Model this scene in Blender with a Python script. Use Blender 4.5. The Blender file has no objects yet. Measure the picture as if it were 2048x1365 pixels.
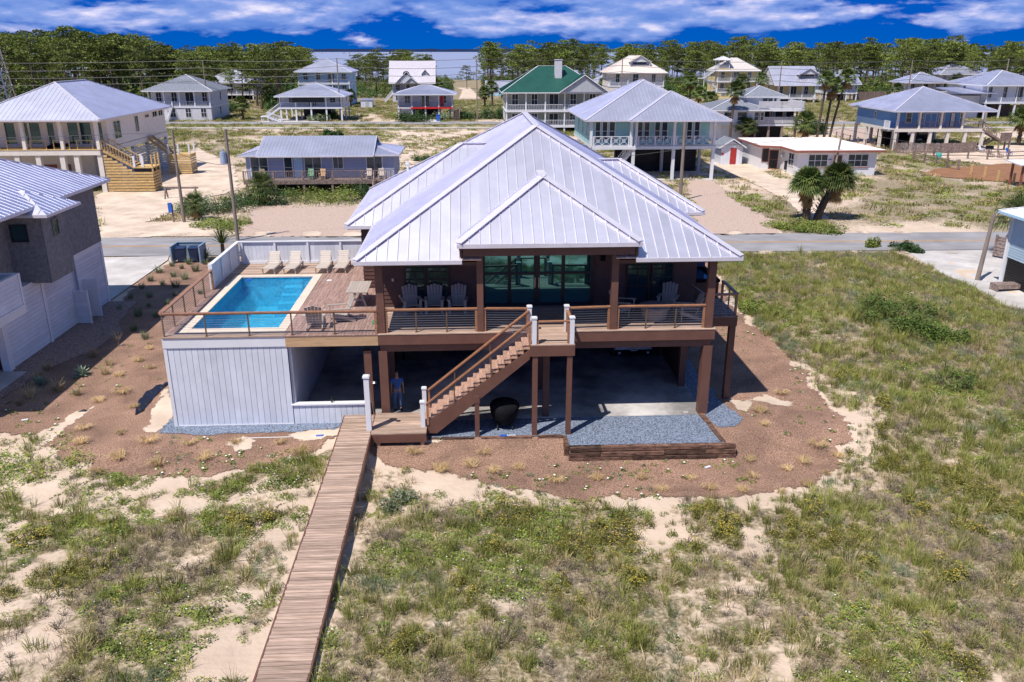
import bpy, bmesh, math, random
import numpy as np
from mathutils import Vector, Matrix, noise as mnoise
from mathutils.geometry import delaunay_2d_cdt
R = math.radians
rng = random.Random(7)
sc = bpy.context.scene
col = sc.collection

# ---------------------------------------------------------------- camera
CAMH = 14.45
PITCH = math.atan(582.5 / 1650.0)
cam_d = bpy.data.cameras.new('camera')
cam_d.sensor_width = 36.0
cam_d.lens = 36.0 * 1650.0 / 2048.0
cam_d.clip_start = 0.5
cam_d.clip_end = 40000
cam = bpy.data.objects.new('camera', cam_d)
cam.location = (0, 0, CAMH)
cam.rotation_euler = (math.pi / 2 - PITCH, 0, 0)
col.objects.link(cam)
sc.camera = cam

# ---------------------------------------------------------------- sky and sun
SUN_AZ, SUN_EL = R(41), R(61)           # the sun stands behind the viewer, to the left
world = bpy.data.worlds.new('World')
sc.world = world
world.use_nodes = True
wn, wl = world.node_tree.nodes, world.node_tree.links
wn.clear()
def wnode(t, **k):
    n = wn.new(t)
    for a, b in k.items():
        setattr(n, a, b)
    return n
w_out = wnode('ShaderNodeOutputWorld')
sky = wnode('ShaderNodeTexSky', sky_type='NISHITA', sun_disc=False, sun_elevation=SUN_EL, sun_rotation=math.pi + SUN_AZ)
sky.air_density = 1.0; sky.dust_density = 0.3; sky.ozone_density = 3.0
bg1 = wnode('ShaderNodeBackground'); bg1.inputs[1].default_value = 0.105
wl.new(sky.outputs[0], bg1.inputs[0])
tc = wnode('ShaderNodeTexCoord')
def wmap(scale, loc=(0, 0, 0)):
    m = wnode('ShaderNodeMapping'); m.inputs['Scale'].default_value = scale; m.inputs['Location'].default_value = loc
    wl.new(tc.outputs['Generated'], m.inputs[0]); return m
def wnoise(m, scale, det, rough=.55, dist=0):
    n = wnode('ShaderNodeTexNoise'); n.inputs['Scale'].default_value = scale; n.inputs['Detail'].default_value = det
    n.inputs['Roughness'].default_value = rough; n.inputs['Distortion'].default_value = dist
    wl.new(m.outputs[0], n.inputs['Vector']); return n
def wramp(src, pts):
    r = wnode('ShaderNodeValToRGB')
    e = r.color_ramp.elements
    while len(e) < len(pts): e.new(0.5)
    for k, (p, c) in enumerate(pts):
        e[k].position = p; e[k].color = (c[0], c[1], c[2], 1) if hasattr(c, '__len__') else (c, c, c, 1)
    wl.new(src, r.inputs[0]); return r
def wmix(fac, a, b):
    m = wnode('ShaderNodeMix', data_type='RGBA')
    wl.new(fac, m.inputs[0]); wl.new(a, m.inputs[6]); wl.new(b, m.inputs[7]); return m.outputs[2]
sep = wnode('ShaderNodeSeparateXYZ'); wl.new(tc.outputs['Generated'], sep.inputs[0])
# a bank of rain cloud over the bay, all round the horizon, with broken cumulus on top of it
big = wnoise(wmap((8.0, 8.0, 30), (3.1, 1.3, .55)), 1.0, 10, .50, .0)
det = wnoise(wmap((30, 30, 110), (.7, 2.2, .1)), 1.0, 8, .6, .1)
addn = wnode('ShaderNodeMath', operation='MULTIPLY_ADD'); addn.inputs[1].default_value = .22
wl.new(det.outputs[0], addn.inputs[0]); wl.new(big.outputs[0], addn.inputs[2])
elev_gain = wramp(sep.outputs[2], [(0.0, .0), (.010, .02), (.020, .08), (.032, .20), (.050, .22), (.085, .0)])
addg = wnode('ShaderNodeMath', operation='ADD'); wl.new(addn.outputs[0], addg.inputs[0]); wl.new(elev_gain.outputs[0], addg.inputs[1])
above = wnoise(wmap((8.0, 8.0, 30), (3.1, 1.3, .55 + .20)), 1.0, 10, .50, .0)   # the same cloud field a little higher: its thinning marks the sunlit tops
dif = wnode('ShaderNodeMath', operation='SUBTRACT'); wl.new(big.outputs[0], dif.inputs[0]); wl.new(above.outputs[0], dif.inputs[1])
dif2 = wnode('ShaderNodeMath', operation='MULTIPLY_ADD'); dif2.inputs[1].default_value = .28; wl.new(det.outputs[0], dif2.inputs[0]); wl.new(dif.outputs[0], dif2.inputs[2])
lit = wramp(dif2.outputs[0], [(.04, (.11, .23, .63)), (.16, (.22, .33, .71)), (.24, (.46, .50, .80)), (.32, (.84, .80, .92))])
alpha = wramp(addg.outputs[0], [(.70, 0), (.76, .75), (.82, 1)])
deep = wramp(sep.outputs[2], [(.0, (.0, .10, .46)), (.03, (.0, .085, .47)), (.3, (.02, .13, .54))])
class _C: pass
cloud = _C(); cloud.outputs = [wmix(alpha.outputs[0], deep.outputs[0], lit.outputs[0])]
bg2 = wnode('ShaderNodeBackground'); bg2.inputs[1].default_value = 1.0
wl.new(cloud.outputs[0], bg2.inputs[0])
bank = wramp(sep.outputs[2], [(.0, 1), (.30, 1), (.62, 0)])  # bank carried up beyond view so its blue tints the roof reflections
mixs = wnode('ShaderNodeMixShader')
wl.new(bank.outputs[0], mixs.inputs[0]); wl.new(bg1.outputs[0], mixs.inputs[1]); wl.new(bg2.outputs[0], mixs.inputs[2])
wl.new(mixs.outputs[0], w_out.inputs[0])

sun_d = bpy.data.lights.new('sun', 'SUN')
sun_d.energy = 5.0; sun_d.angle = R(.53); sun_d.color = (1.0, .92, .83)
sun = bpy.data.objects.new('sun', sun_d)
sd = Vector((-math.sin(SUN_AZ) * math.cos(SUN_EL), -math.cos(SUN_AZ) * math.cos(SUN_EL), math.sin(SUN_EL)))
sun.rotation_euler = sd.to_track_quat('Z', 'Y').to_euler()
sun.location = (-30, -30, 60)
col.objects.link(sun)
vs = sc.view_settings
vs.view_transform = 'Standard'; vs.look = 'None'; vs.exposure = 0.18; vs.gamma = 1.0
sc.render.engine = 'CYCLES'
sc.cycles.max_bounces = 6
sc.cycles.transparent_max_bounces = 6

# ---------------------------------------------------------------- survey: points on the plan from the photograph's geometry
_c, _s = math.cos(PITCH), math.sin(PITCH)
def ray(x, y):
    a, b = (x - 1024) / 1650, (682.5 - y) / 1650
    return a, _c + b * _s, -_s + b * _c
def at(x, y, z=0.0):
    X, Y, Z = ray(x, y); t = (z - CAMH) / Z
    return Vector((X * t, Y * t, z))
def atD(x, y, D):
    X, Y, Z = ray(x, y); t = D / Y
    return Vector((X * t, D, CAMH + Z * t))
AL = R(3.0)
HO = at(757, 668, 3.85)
def hw(u, v, z=0.0):                     # house plan (u along the front, v to the back) to world
    return Vector((HO.x + u * math.cos(AL) - v * math.sin(AL), HO.y + u * math.sin(AL) + v * math.cos(AL), z))

# ---------------------------------------------------------------- materials
MATS = {}
def mat(name, c, rough=.6, metal=0.0, var=.12, nscale=(2, 2, 2), c2=None, bump=0.0, bscale=30, rnd=0.0, spec=.4, coat=0, big=0.0, bigs=.35):
    if name in MATS: return MATS[name]
    m = bpy.data.materials.new(name); m.use_nodes = True
    nt = m.node_tree; N, L = nt.nodes, nt.links
    p = N['Principled BSDF']
    p.inputs['Roughness'].default_value = rough; p.inputs['Metallic'].default_value = metal
    p.inputs['Specular IOR Level'].default_value = spec
    p.inputs['Coat Weight'].default_value = coat
    geo = N.new('ShaderNodeNewGeometry')
    mp = N.new('ShaderNodeMapping'); mp.inputs['Scale'].default_value = nscale
    L.new(geo.outputs['Position'], mp.inputs[0])
    nz = N.new('ShaderNodeTexNoise'); nz.inputs['Scale'].default_value = 1.0; nz.inputs['Detail'].default_value = 5
    nz.inputs['Roughness'].default_value = .62
    L.new(mp.outputs[0], nz.inputs['Vector'])
    if rnd:
        oi = N.new('ShaderNodeObjectInfo')
        va = N.new('ShaderNodeVectorMath'); va.operation = 'SCALE'; va.inputs[3].default_value = 37.0
        cmb = N.new('ShaderNodeCombineXYZ')
        for k in range(3): L.new(oi.outputs['Random'], cmb.inputs[k])
        L.new(cmb.outputs[0], va.inputs[0])
        ad = N.new('ShaderNodeVectorMath'); ad.operation = 'ADD'
        L.new(mp.outputs[0], ad.inputs[0]); L.new(va.outputs[0], ad.inputs[1]); L.new(ad.outputs[0], nz.inputs['Vector'])
    rp = N.new('ShaderNodeValToRGB')
    lo = [x * (1 - var) for x in c]; hi = [min(1, x * (1 + var)) for x in (c2 or c)]
    rp.color_ramp.elements[0].position = .36; rp.color_ramp.elements[1].position = .66
    rp.color_ramp.elements[0].color = (*lo, 1); rp.color_ramp.elements[1].color = (*hi, 1)
    L.new(nz.outputs[0], rp.inputs[0])
    out = rp.outputs[0]
    if rnd:
        hs = N.new('ShaderNodeHueSaturation')
        mr = N.new('ShaderNodeMapRange'); mr.inputs[3].default_value = 1 - rnd; mr.inputs[4].default_value = 1 + rnd
        L.new(oi.outputs['Random'], mr.inputs[0]); L.new(mr.outputs[0], hs.inputs['Value'])
        L.new(out, hs.inputs['Color']); out = hs.outputs[0]
    if big:                                # wear and bleaching in broad patches
        n3 = N.new('ShaderNodeTexNoise'); n3.inputs['Scale'].default_value = bigs; n3.inputs['Detail'].default_value = 4; n3.inputs['Distortion'].default_value = .6
        L.new(geo.outputs['Position'], n3.inputs['Vector'])
        m3 = N.new('ShaderNodeMapRange'); m3.inputs[1].default_value = .32; m3.inputs[2].default_value = .68; m3.inputs[3].default_value = 1 - big; m3.inputs[4].default_value = 1 + big
        L.new(n3.outputs[0], m3.inputs[0]); h3 = N.new('ShaderNodeHueSaturation'); L.new(m3.outputs[0], h3.inputs['Value']); L.new(out, h3.inputs['Color']); out = h3.outputs[0]
    L.new(out, p.inputs['Base Color'])
    if bump:
        b = N.new('ShaderNodeBump'); b.inputs['Strength'].default_value = bump; b.inputs['Distance'].default_value = .02
        n2 = N.new('ShaderNodeTexNoise'); n2.inputs['Scale'].default_value = bscale; n2.inputs['Detail'].default_value = 4
        L.new(geo.outputs['Position'], n2.inputs['Vector']); L.new(n2.outputs[0], b.inputs['Height']); L.new(b.outputs[0], p.inputs['Normal'])
    MATS[name] = m
    return m
metal_roof = mat('galvanised roof', (.80, .79, .90), .48, 1.0, .05, (.5, .5, .5), bump=.03, bscale=3, rnd=.05, big=.04, bigs=1.2)
metal_trim = mat('roof trim', (.70, .68, .75), .50, .35, .05, rnd=.02)
roof_far = mat('pale metal roof', (.69, .70, .82), .50, .95, .08, (.4, .4, .4))
roof_blue = mat('blue grey metal roof', (.36, .47, .72), .40, .55, .07, (.5, .5, .5))
matte_roof = mat('matte pale roof', (.50, .48, .54), .8, 0, .06)
roof_green = mat('green metal roof', (.022, .10, .08), .40, .25, .12, (.5, .5, .5))
roof_grey = mat('grey shingle roof', (.20, .22, .27), .85, 0, .25, (4, 4, 4), bump=.2, bscale=12)
roof_white = mat('white membrane roof', (.82, .72, .68), .8, 0, .12, (.35, .5, .5), c2=(.86, .80, .78))
brown = mat('brown painted siding', (.105, .052, .040), .55, 0, .10, (3, 3, 3), rnd=.05)
brown_trim = mat('brown painted timber', (.145, .070, .052), .50, 0, .10, (2, 2, 2), rnd=.04)
plank_u = mat('weathered plank across', (.335, .235, .175), .8, 0, .17, (1.3, 22, 22), c2=(.43, .32, .26), bump=.25, bscale=45, rnd=.26)
plank_v = mat('weathered plank along', (.27, .165, .135), .75, 0, .25, (26, 1.3, 26), c2=(.36, .245, .21), bump=.2, bscale=45, rnd=.12)
rail_wood = mat('oiled rail timber', (.33, .165, .095), .45, 0, .25, (3, 14, 14), rnd=.08)
tread_wood = mat('stair tread timber', (.40, .235, .165), .7, 0, .2, (20, 4, 20), c2=(.48, .31, .23), rnd=.12)
tan_wood = mat('bare pine board', (.50, .33, .19), .7, 0, .15, (1, 14, 14))
gold_wood = mat('new pine lumber', (.52, .34, .13), .7, 0, .16, (3, 8, 8), c2=(.58, .41, .19), rnd=.12)
grey_wood = mat('grey weathered lumber', (.17, .125, .11), .85, 0, .28, (5, 5, 5), c2=(.26, .20, .18), rnd=.18)
tie_wood = mat('dark timber tie', (.065, .032, .022), .85, 0, .45, (3, 12, 12), c2=(.15, .085, .06), bump=.5, bscale=30, rnd=.42)
white = mat('white paint', (.70, .715, .76), .5, 0, .04, (1, 1, 1), rnd=.03)
board_white = mat('white board', (.63, .665, .75), .6, 0, .05, (1.5, 1.5, 1.2), rnd=.05, bump=.05, big=.06, bigs=.8)
cream = mat('cream paint', (.72, .67, .61), .6, 0, .05)
sage = mat('grey green siding', (.27, .30, .25), .6, 0, .07, rnd=.03)
greywall = mat('grey paint', (.42, .44, .48), .6, 0, .07)
palegrey = mat('pale grey paint', (.58, .58, .62), .6, 0, .06)
bluegrey = mat('blue grey siding', (.34, .38, .53), .6, 0, .08, (9, 1, 1))
teal = mat('pale teal siding', (.33, .60, .60), .6, 0, .06)
skyblue = mat('sky blue siding', (.14, .32, .62), .6, 0, .06)
ltblue = mat('light blue siding', (.42, .66, .86), .6, 0, .05)
yellow = mat('pale yellow siding', (.66, .53, .26), .6, 0, .06)
shingle = mat('dark shingle', (.24, .232, .228), .8, 0, .22, (5, 5, 5), rnd=.1)
slate_blue = mat('blue grey board', (.22, .31, .43), .6, 0, .1)
rust = mat('rust red paint', (.27, .095, .07), .6, 0, .15)
red = mat('red paint', (.62, .02, .02), .5, 0, .1)
barnred = mat('barn red paint', (.36, .03, .03), .6, 0, .15)
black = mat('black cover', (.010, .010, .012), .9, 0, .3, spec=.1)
darkmetal = mat('dark metal', (.03, .03, .035), .4, .3, .1)
steel = mat('steel cable', (.45, .44, .43), .3, .9, .1)
bronze = mat('bronze post', (.20, .135, .09), .4, .5, .1)
resin = mat('taupe resin', (.40, .35, .31), .6, 0, .06, rnd=.05)
resin_pale = mat('pale resin slat', (.52, .46, .41), .6, 0, .05, rnd=.04)
concrete = mat('concrete', (.48, .46, .45), .8, 0, .14, (.7, .7, .7), bump=.15, bscale=14, big=.12, bigs=.3)
slabmat = mat('stained slab', (.30, .29, .285), .7, 0, .35, (.45, .45, .45), c2=(.42, .41, .40), bump=.1)
asphalt = mat('sun bleached asphalt', (.27, .265, .28), .85, 0, .13, (.35, .9, 1), bump=.3, bscale=25, big=.14, bigs=.25)
yel_line = mat('faded yellow line', (.50, .28, .10), .8, 0, .25, (1.2, 4, 4))
drive_pink = mat('pink gravel drive', (.42, .315, .26), .9, 0, .12, (7, 7, 7), c2=(.48, .375, .315), bump=.4, bscale=18)
sand = mat('pale sand', (.54, .435, .345), .95, 0, .09, (.5, .5, .5), c2=(.62, .51, .415), bump=.45, bscale=5, big=.10, bigs=.3)
gravel_blue = mat('blue grey gravel', (.06, .08, .12), .75, 0, .5, (20, 20, 20), c2=(.20, .245, .33), bump=.9, bscale=28)
gravel_red = mat('red brown gravel', (.16, .085, .065), .8, 0, .5, (20, 20, 20), c2=(.34, .24, .20), bump=.9, bscale=26)
mulch = mat('pine straw', (.155, .084, .058), .95, 0, .34, (24, 24, 24), c2=(.315, .20, .145), bump=.8, bscale=55, big=.26, bigs=.55)
brownsoil = mat('brown soil', (.26, .13, .065), .95, 0, .15, (.8, .8, .8), bump=.5)
lawn = mat('rough grass ground', (.17, .16, .06), .95, 0, .45, (.55, .55, .55), c2=(.34, .29, .17), bump=.6, bscale=6)
bark = mat('pine bark', (.13, .095, .08), .9, 0, .3, (6, 6, 2), rnd=.2)
palmbark = mat('palm trunk bark', (.10, .075, .055), .9, 0, .35, (9, 9, 9), bump=.6, bscale=12)
polewood = mat('utility pole wood', (.23, .19, .165), .85, 0, .2, (8, 8, 1), rnd=.15)
wire_m = mat('power cable', (.10, .10, .10), .5, 0, .1)
plate_m = mat('licence plate white', (.8, .8, .78), .5, 0, .02)
plastic_black = mat('black plastic sheet', (.012, .013, .018), .35, 0, .3)
bin_blue = mat('dark bin plastic', (.02, .035, .09), .45, 0, .1)
teal_plastic = mat('teal plastic', (.05, .42, .38), .5, 0, .1)
blue_plastic = mat('blue plastic', (.03, .12, .5), .4, 0, .1)
yellow_plastic = mat('yellow plastic', (.75, .42, .02), .4, 0, .1)
carpaint = mat('white car paint', (.75, .76, .78), .25, 0, .02, coat=.6)
rubber = mat('tyre rubber', (.02, .02, .02), .8, 0, .2)

def leafmat(name, c, c2, rnd=.3, trans=.14):
    m = mat(name, c, .6, 0, .15, (1.2, 1.2, 1.2), c2=c2, rnd=rnd, spec=.25)
    nt = m.node_tree; p = nt.nodes['Principled BSDF']
    src = p.inputs['Base Color'].links[0].from_socket
    t = nt.nodes.new('ShaderNodeBsdfTranslucent'); nt.links.new(src, t.inputs[0])
    mx = nt.nodes.new('ShaderNodeMixShader'); mx.inputs[0].default_value = trans
    nt.links.new(p.outputs[0], mx.inputs[1]); nt.links.new(t.outputs[0], mx.inputs[2])
    nt.links.new(mx.outputs[0], nt.nodes['Material Output'].inputs[0])
    return m
pine_leaf = leafmat('pine needles', (.075, .12, .02), (.19, .22, .05), .45)
oak_leaf = leafmat('dark shrub leaf', (.03, .075, .022), (.07, .13, .035), .3)
palm_leaf = leafmat('palm frond', (.055, .105, .025), (.13, .16, .04), .3)
palm_dead = leafmat('dry palm frond', (.30, .17, .06), (.38, .25, .10), .3)
grass_g = leafmat('dune grass green', (.155, .19, .038), (.33, .33, .095), .45)
shrub_leaf = leafmat('dune shrub leaf', (.06, .12, .02), (.15, .21, .04), .3)
grass_t = leafmat('dune grass tan', (.38, .305, .165), (.50, .41, .235), .3)
grass_grey = leafmat('grey brown stems', (.21, .17, .13), (.31, .26, .20), .3)
leaf_bright = leafmat('creeper leaf', (.12, .185, .03), (.25, .29, .065), .35)
leaf_blue = leafmat('blue green leaf', (.15, .20, .11), (.25, .29, .17), .3)
leaf_olive = leafmat('goldenrod leaf', (.13, .14, .03), (.22, .205, .05), .3)
straw = leafmat('dry straw tuft', (.50, .36, .18), (.62, .47, .26), .2)
flower_y = mat('yellow flower', (.50, .36, .05), .6, 0, .1)
flower_w = mat('white flower', (.85, .85, .82), .6, 0, .05)
agave = leafmat('agave leaf', (.17, .25, .18), (.26, .33, .24), .1)

def glass(name, c, rough=.03, metal=0, spec=1.0):
    return mat(name, c, rough, metal, .08, (.3, .3, .3), spec=spec)
tint_glass = glass('teal mirror glass', (.08, .29, .32), .02, .8)
dark_glass = glass('dark window glass', (.03, .08, .10), .04, .5, .9)
far_glass = glass('window glass', (.03, .05, .07), .08, 0, .8)
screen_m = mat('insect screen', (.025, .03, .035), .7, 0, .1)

def ragged(m, name):
    # the same ground cover, thinning out in bits toward its edge so the sand below shows between them
    r = m.copy(); r.name = name; nt = r.node_tree; N, L = nt.nodes, nt.links
    a = N.new('ShaderNodeAttribute'); a.attribute_name = 'edge_in'
    g = N.new('ShaderNodeNewGeometry'); n = N.new('ShaderNodeTexNoise'); n.inputs['Scale'].default_value = 5; n.inputs['Detail'].default_value = 6; n.inputs['Roughness'].default_value = .75
    L.new(g.outputs['Position'], n.inputs['Vector'])
    md = N.new('ShaderNodeMath'); md.operation = 'MULTIPLY_ADD'; md.inputs[1].default_value = 1.5
    L.new(n.outputs[0], md.inputs[0]); L.new(a.outputs['Fac'], md.inputs[2])
    rp = N.new('ShaderNodeMapRange'); rp.inputs[1].default_value = 1.0; rp.inputs[2].default_value = 1.12
    L.new(md.outputs[0], rp.inputs[0])
    t = N.new('ShaderNodeBsdfTransparent'); mx = N.new('ShaderNodeMixShader'); o = N['Material Output']; src = o.inputs[0].links[0].from_socket
    L.new(rp.outputs[0], mx.inputs[0]); L.new(t.outputs[0], mx.inputs[1]); L.new(src, mx.inputs[2]); L.new(mx.outputs[0], o.inputs[0])
    return r
RAG = {}
# pool water: refracting surface over a painted shell
def water_mat():
    m = bpy.data.materials.new('pool water'); m.use_nodes = True
    nt = m.node_tree; N, L = nt.nodes, nt.links
    p = N['Principled BSDF']
    p.inputs['Base Color'].default_value = (.55, .86, .97, 1); p.inputs['Transmission Weight'].default_value = 1
    p.inputs['Roughness'].default_value = .02; p.inputs['IOR'].default_value = 1.33
    g = N.new('ShaderNodeNewGeometry'); n = N.new('ShaderNodeTexNoise'); n.inputs['Scale'].default_value = 5.5; n.inputs['Detail'].default_value = 3
    L.new(g.outputs['Position'], n.inputs['Vector'])
    b = N.new('ShaderNodeBump'); b.inputs['Strength'].default_value = .6; b.inputs['Distance'].default_value = .06
    L.new(n.outputs[0], b.inputs['Height']); L.new(b.outputs[0], p.inputs['Normal'])
    # let sunlight through the surface as plain transparency for shadow rays' worth of brightness
    tr = N.new('ShaderNodeBsdfTransparent'); tr.inputs[0].default_value = (.62, .90, .98, 1)
    mx = N.new('ShaderNodeMixShader'); mx.inputs[0].default_value = .6
    L.new(p.outputs[0], mx.inputs[1]); L.new(tr.outputs[0], mx.inputs[2])
    L.new(mx.outputs[0], N['Material Output'].inputs[0])
    return m
pool_water_m = water_mat()
def shell_mat():
    m = mat('pool plaster with caustics', (.08, .56, .80), .6, 0, .10, (1, 1, 1))
    nt = m.node_tree; N, L = nt.nodes, nt.links
    p = N['Principled BSDF']; src = p.inputs['Base Color'].links[0].from_socket
    g = N.new('ShaderNodeNewGeometry'); v = N.new('ShaderNodeTexVoronoi'); v.inputs['Scale'].default_value = 4.2  # pale caustic lines painted into the plaster colour
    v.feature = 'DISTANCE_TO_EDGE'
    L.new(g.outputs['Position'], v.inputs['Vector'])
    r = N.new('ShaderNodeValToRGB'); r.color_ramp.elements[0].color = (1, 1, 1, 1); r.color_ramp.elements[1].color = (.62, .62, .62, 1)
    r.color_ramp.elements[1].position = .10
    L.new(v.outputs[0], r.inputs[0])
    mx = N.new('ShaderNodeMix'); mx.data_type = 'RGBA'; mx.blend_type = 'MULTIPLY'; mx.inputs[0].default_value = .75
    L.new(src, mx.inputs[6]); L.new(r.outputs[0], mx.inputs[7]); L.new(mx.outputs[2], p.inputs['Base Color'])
    return m
shell_m = shell_mat()
coping_m = mat('cream coping stone', (.66, .56, .47), .7, 0, .05, (2, 2, 2), rnd=.04)

def bay_mat():
    m = mat('bay water', (.30, .34, .46), .4, 0, .10, (.01, .05, 1), spec=.4)
    nt = m.node_tree; N, L = nt.nodes, nt.links
    g = N.new('ShaderNodeNewGeometry'); n = N.new('ShaderNodeTexNoise'); n.inputs['Scale'].default_value = .35; n.inputs['Detail'].default_value = 4
    L.new(g.outputs['Position'], n.inputs['Vector'])
    b = N.new('ShaderNodeBump'); b.inputs['Strength'].default_value = 1; b.inputs['Distance'].default_value = .6
    L.new(n.outputs[0], b.inputs['Height']); L.new(b.outputs[0], N['Principled BSDF'].inputs['Normal'])
    return m
bay_m = bay_mat()

# ---------------------------------------------------------------- helpers
def tag(o, label=None, cat=None, group=None, kind=None):
    if label: o['label'] = label
    if cat: o['category'] = cat
    if group: o['group'] = group
    if kind: o['kind'] = kind
    return o
def thing(name, label, cat, loc=(0, 0, 0), rz=0.0, group=None):
    o = bpy.data.objects.new(name, None); col.objects.link(o)
    o.empty_display_size = .3
    o.location = loc; o.rotation_euler = (0, 0, rz)
    return tag(o, label, cat, group)
class MB:
    def __init__(s): s.v = []; s.f = []; s.mi = []; s.cur = 0
    def add(s, vs, fs):
        n = len(s.v); s.v += [tuple(q) for q in vs]
        for g in fs: s.f.append([n + k for k in g]); s.mi.append(s.cur)
        return s
    def box(s, x0, x1, y0, y1, z0, z1):
        return s.add([(x0, y0, z0), (x1, y0, z0), (x1, y1, z0), (x0, y1, z0), (x0, y0, z1), (x1, y0, z1), (x1, y1, z1), (x0, y1, z1)],
                     [(3, 2, 1, 0), (4, 5, 6, 7), (0, 1, 5, 4), (1, 2, 6, 5), (2, 3, 7, 6), (3, 0, 4, 7)])
    def bar(s, p, q, w, h, up=(0, 0, 1)):
        p, q = Vector(p), Vector(q); d = (q - p)
        if d.length < 1e-6: return s
        d.normalize(); up = Vector(up)
        if abs(d.dot(up)) > .98: up = Vector((0, 1, 0))
        a = d.cross(up).normalized() * (w / 2); b = a.cross(d).normalized() * (h / 2)
        V = [p - a - b, p + a - b, p + a + b, p - a + b, q - a - b, q + a - b, q + a + b, q - a + b]
        return s.add(V, [(0, 1, 2, 3), (7, 6, 5, 4), (0, 4, 5, 1), (1, 5, 6, 2), (2, 6, 7, 3), (3, 7, 4, 0)])
    def tube(s, p, q, r0, r1=None, n=8, cap=True):
        r1 = r0 if r1 is None else r1
        p, q = Vector(p), Vector(q); d = (q - p).normalized()
        a = d.orthogonal().normalized(); b = d.cross(a)
        V = []
        for c, r in ((p, r0), (q, r1)):
            for k in range(n):
                t = 2 * math.pi * k / n; V.append(c + a * (r * math.cos(t)) + b * (r * math.sin(t)))
        F = [(k, (k + 1) % n, n + (k + 1) % n, n + k) for k in range(n)]
        if cap: F += [tuple(range(n - 1, -1, -1)), tuple(range(n, 2 * n))]
        return s.add(V, F)
    def poly(s, pts): return s.add(pts, [tuple(range(len(pts)))])
    def prism(s, pts, off):
        n = len(pts); off = Vector(off); P = [Vector(q) for q in pts]
        F = [tuple(range(n - 1, -1, -1)), tuple(range(n, 2 * n))] + [(k, (k + 1) % n, n + (k + 1) % n, n + k) for k in range(n)]
        return s.add(P + [q + off for q in P], F)
    def lathe(s, prof, n=16, c=(0, 0, 0)):
        V = []; F = []
        for r, z in prof:
            for k in range(n):
                t = 2 * math.pi * k / n; V.append((c[0] + r * math.cos(t), c[1] + r * math.sin(t), c[2] + z))
        m = len(prof)
        for i in range(m - 1):
            for k in range(n):
                F.append((i * n + k, i * n + (k + 1) % n, (i + 1) * n + (k + 1) % n, (i + 1) * n + k))
        F += [tuple(range(n - 1, -1, -1)), tuple(range((m - 1) * n, m * n))]
        return s.add(V, F)
    def mesh(s, name, mats):
        me = bpy.data.meshes.new(name); me.from_pydata(s.v, [], s.f)
        for m in (mats if isinstance(mats, (list, tuple)) else [mats]): me.materials.append(m)
        if any(s.mi): me.polygons.foreach_set('material_index', s.mi)
        me.update(); return me
    def build(s, name, mats, parent=None, smooth=False):
        me = s.mesh(name, mats)
        if smooth: me.polygons.foreach_set('use_smooth', [True] * len(me.polygons))
        o = bpy.data.objects.new(name, me); col.objects.link(o)
        if parent is not None: o.parent = parent
        return o
UNIT = {}
def piece(name, m, parent, x0, x1, y0, y1, z0, z1):      # one board, brick or tile: a box that shares its mesh with its like
    if m.name not in UNIT: UNIT[m.name] = MB().box(-.5, .5, -.5, .5, -.5, .5).mesh('unit_board', m)
    o = bpy.data.objects.new(name, UNIT[m.name]); col.objects.link(o)
    o.location = ((x0 + x1) / 2, (y0 + y1) / 2, (z0 + z1) / 2); o.scale = (x1 - x0, y1 - y0, z1 - z0)
    if parent is not None: o.parent = parent
    return o
def slot(parent, name):                                   # an Empty part that holds pieces
    o = bpy.data.objects.new(name, None); col.objects.link(o); o.parent = parent; o.empty_display_size = .2
    return o
def copy_tree(o, parent=None):
    c = o.copy(); col.objects.link(c); c.parent = parent
    for ch in list(o.children): copy_tree(ch, c)
    return c

def clip(poly, s0, s1):                                   # keep s0 <= x <= s1 of a 2D polygon
    for sgn, lim in ((1, s0), (-1, -s1)):
        out = []
        for i in range(len(poly)):
            a, b = poly[i], poly[(i + 1) % len(poly)]
            da, db = sgn * a[0] - lim, sgn * b[0] - lim
            if da >= 0: out.append(a)
            if (da > 0 > db) or (da < 0 < db):
                t = da / (da - db); out.append((a[0] + t * (b[0] - a[0]), a[1] + t * (b[1] - a[1])))
        poly = out
        if len(poly) < 3: return []
    return poly
def roof_face(parent, pts, spacing, m, pieces=False, rib=.04, ribw=.026, th=.03):
    # pts: eave start, eave end, then round the top; standing seams run up the slope
    P = [Vector(q) for q in pts]
    e = (P[1] - P[0]).normalized(); nrm = (P[1] - P[0]).cross(P[-1] - P[0]).normalized()
    if nrm.z < 0: nrm = -nrm
    up = nrm.cross(e).normalized()
    if up.z < 0: up = -up
    q2 = [((p - P[0]).dot(e), (p - P[0]).dot(up)) for p in P]
    lo, hi = min(q[0] for q in q2), max(q[0] for q in q2)
    n = max(1, round((hi - lo) / spacing)); w = (hi - lo) / n
    if not pieces: rib = min(rib, .027)
    mb = MB()
    for k in range(n):
        s0, s1 = lo + k * w, lo + (k + 1) * w
        c = clip(q2, s0, s1)
        if len(c) < 3: continue
        if pieces: mb = MB()
        W = lambda a, b, h=0: P[0] + e * a + up * b + nrm * h
        mb.prism([W(a, b, -th) for a, b in c], nrm * th)
        if k:
            ts = [b for a, b in c if abs(a - s0) < 1e-5]
            if len(ts) >= 2 and max(ts) - min(ts) > .15:
                mb.bar(W(s0, min(ts), rib / 2), W(s0, max(ts), rib / 2), ribw, rib, nrm)
        if pieces: mb.build('roof_panel', m, parent)
    if not pieces: mb.build('roof_slope', m, parent)
def cap_bar(mb, p, q, w=.26, h=.05):
    mb.bar(p, q, w, h)
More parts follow.
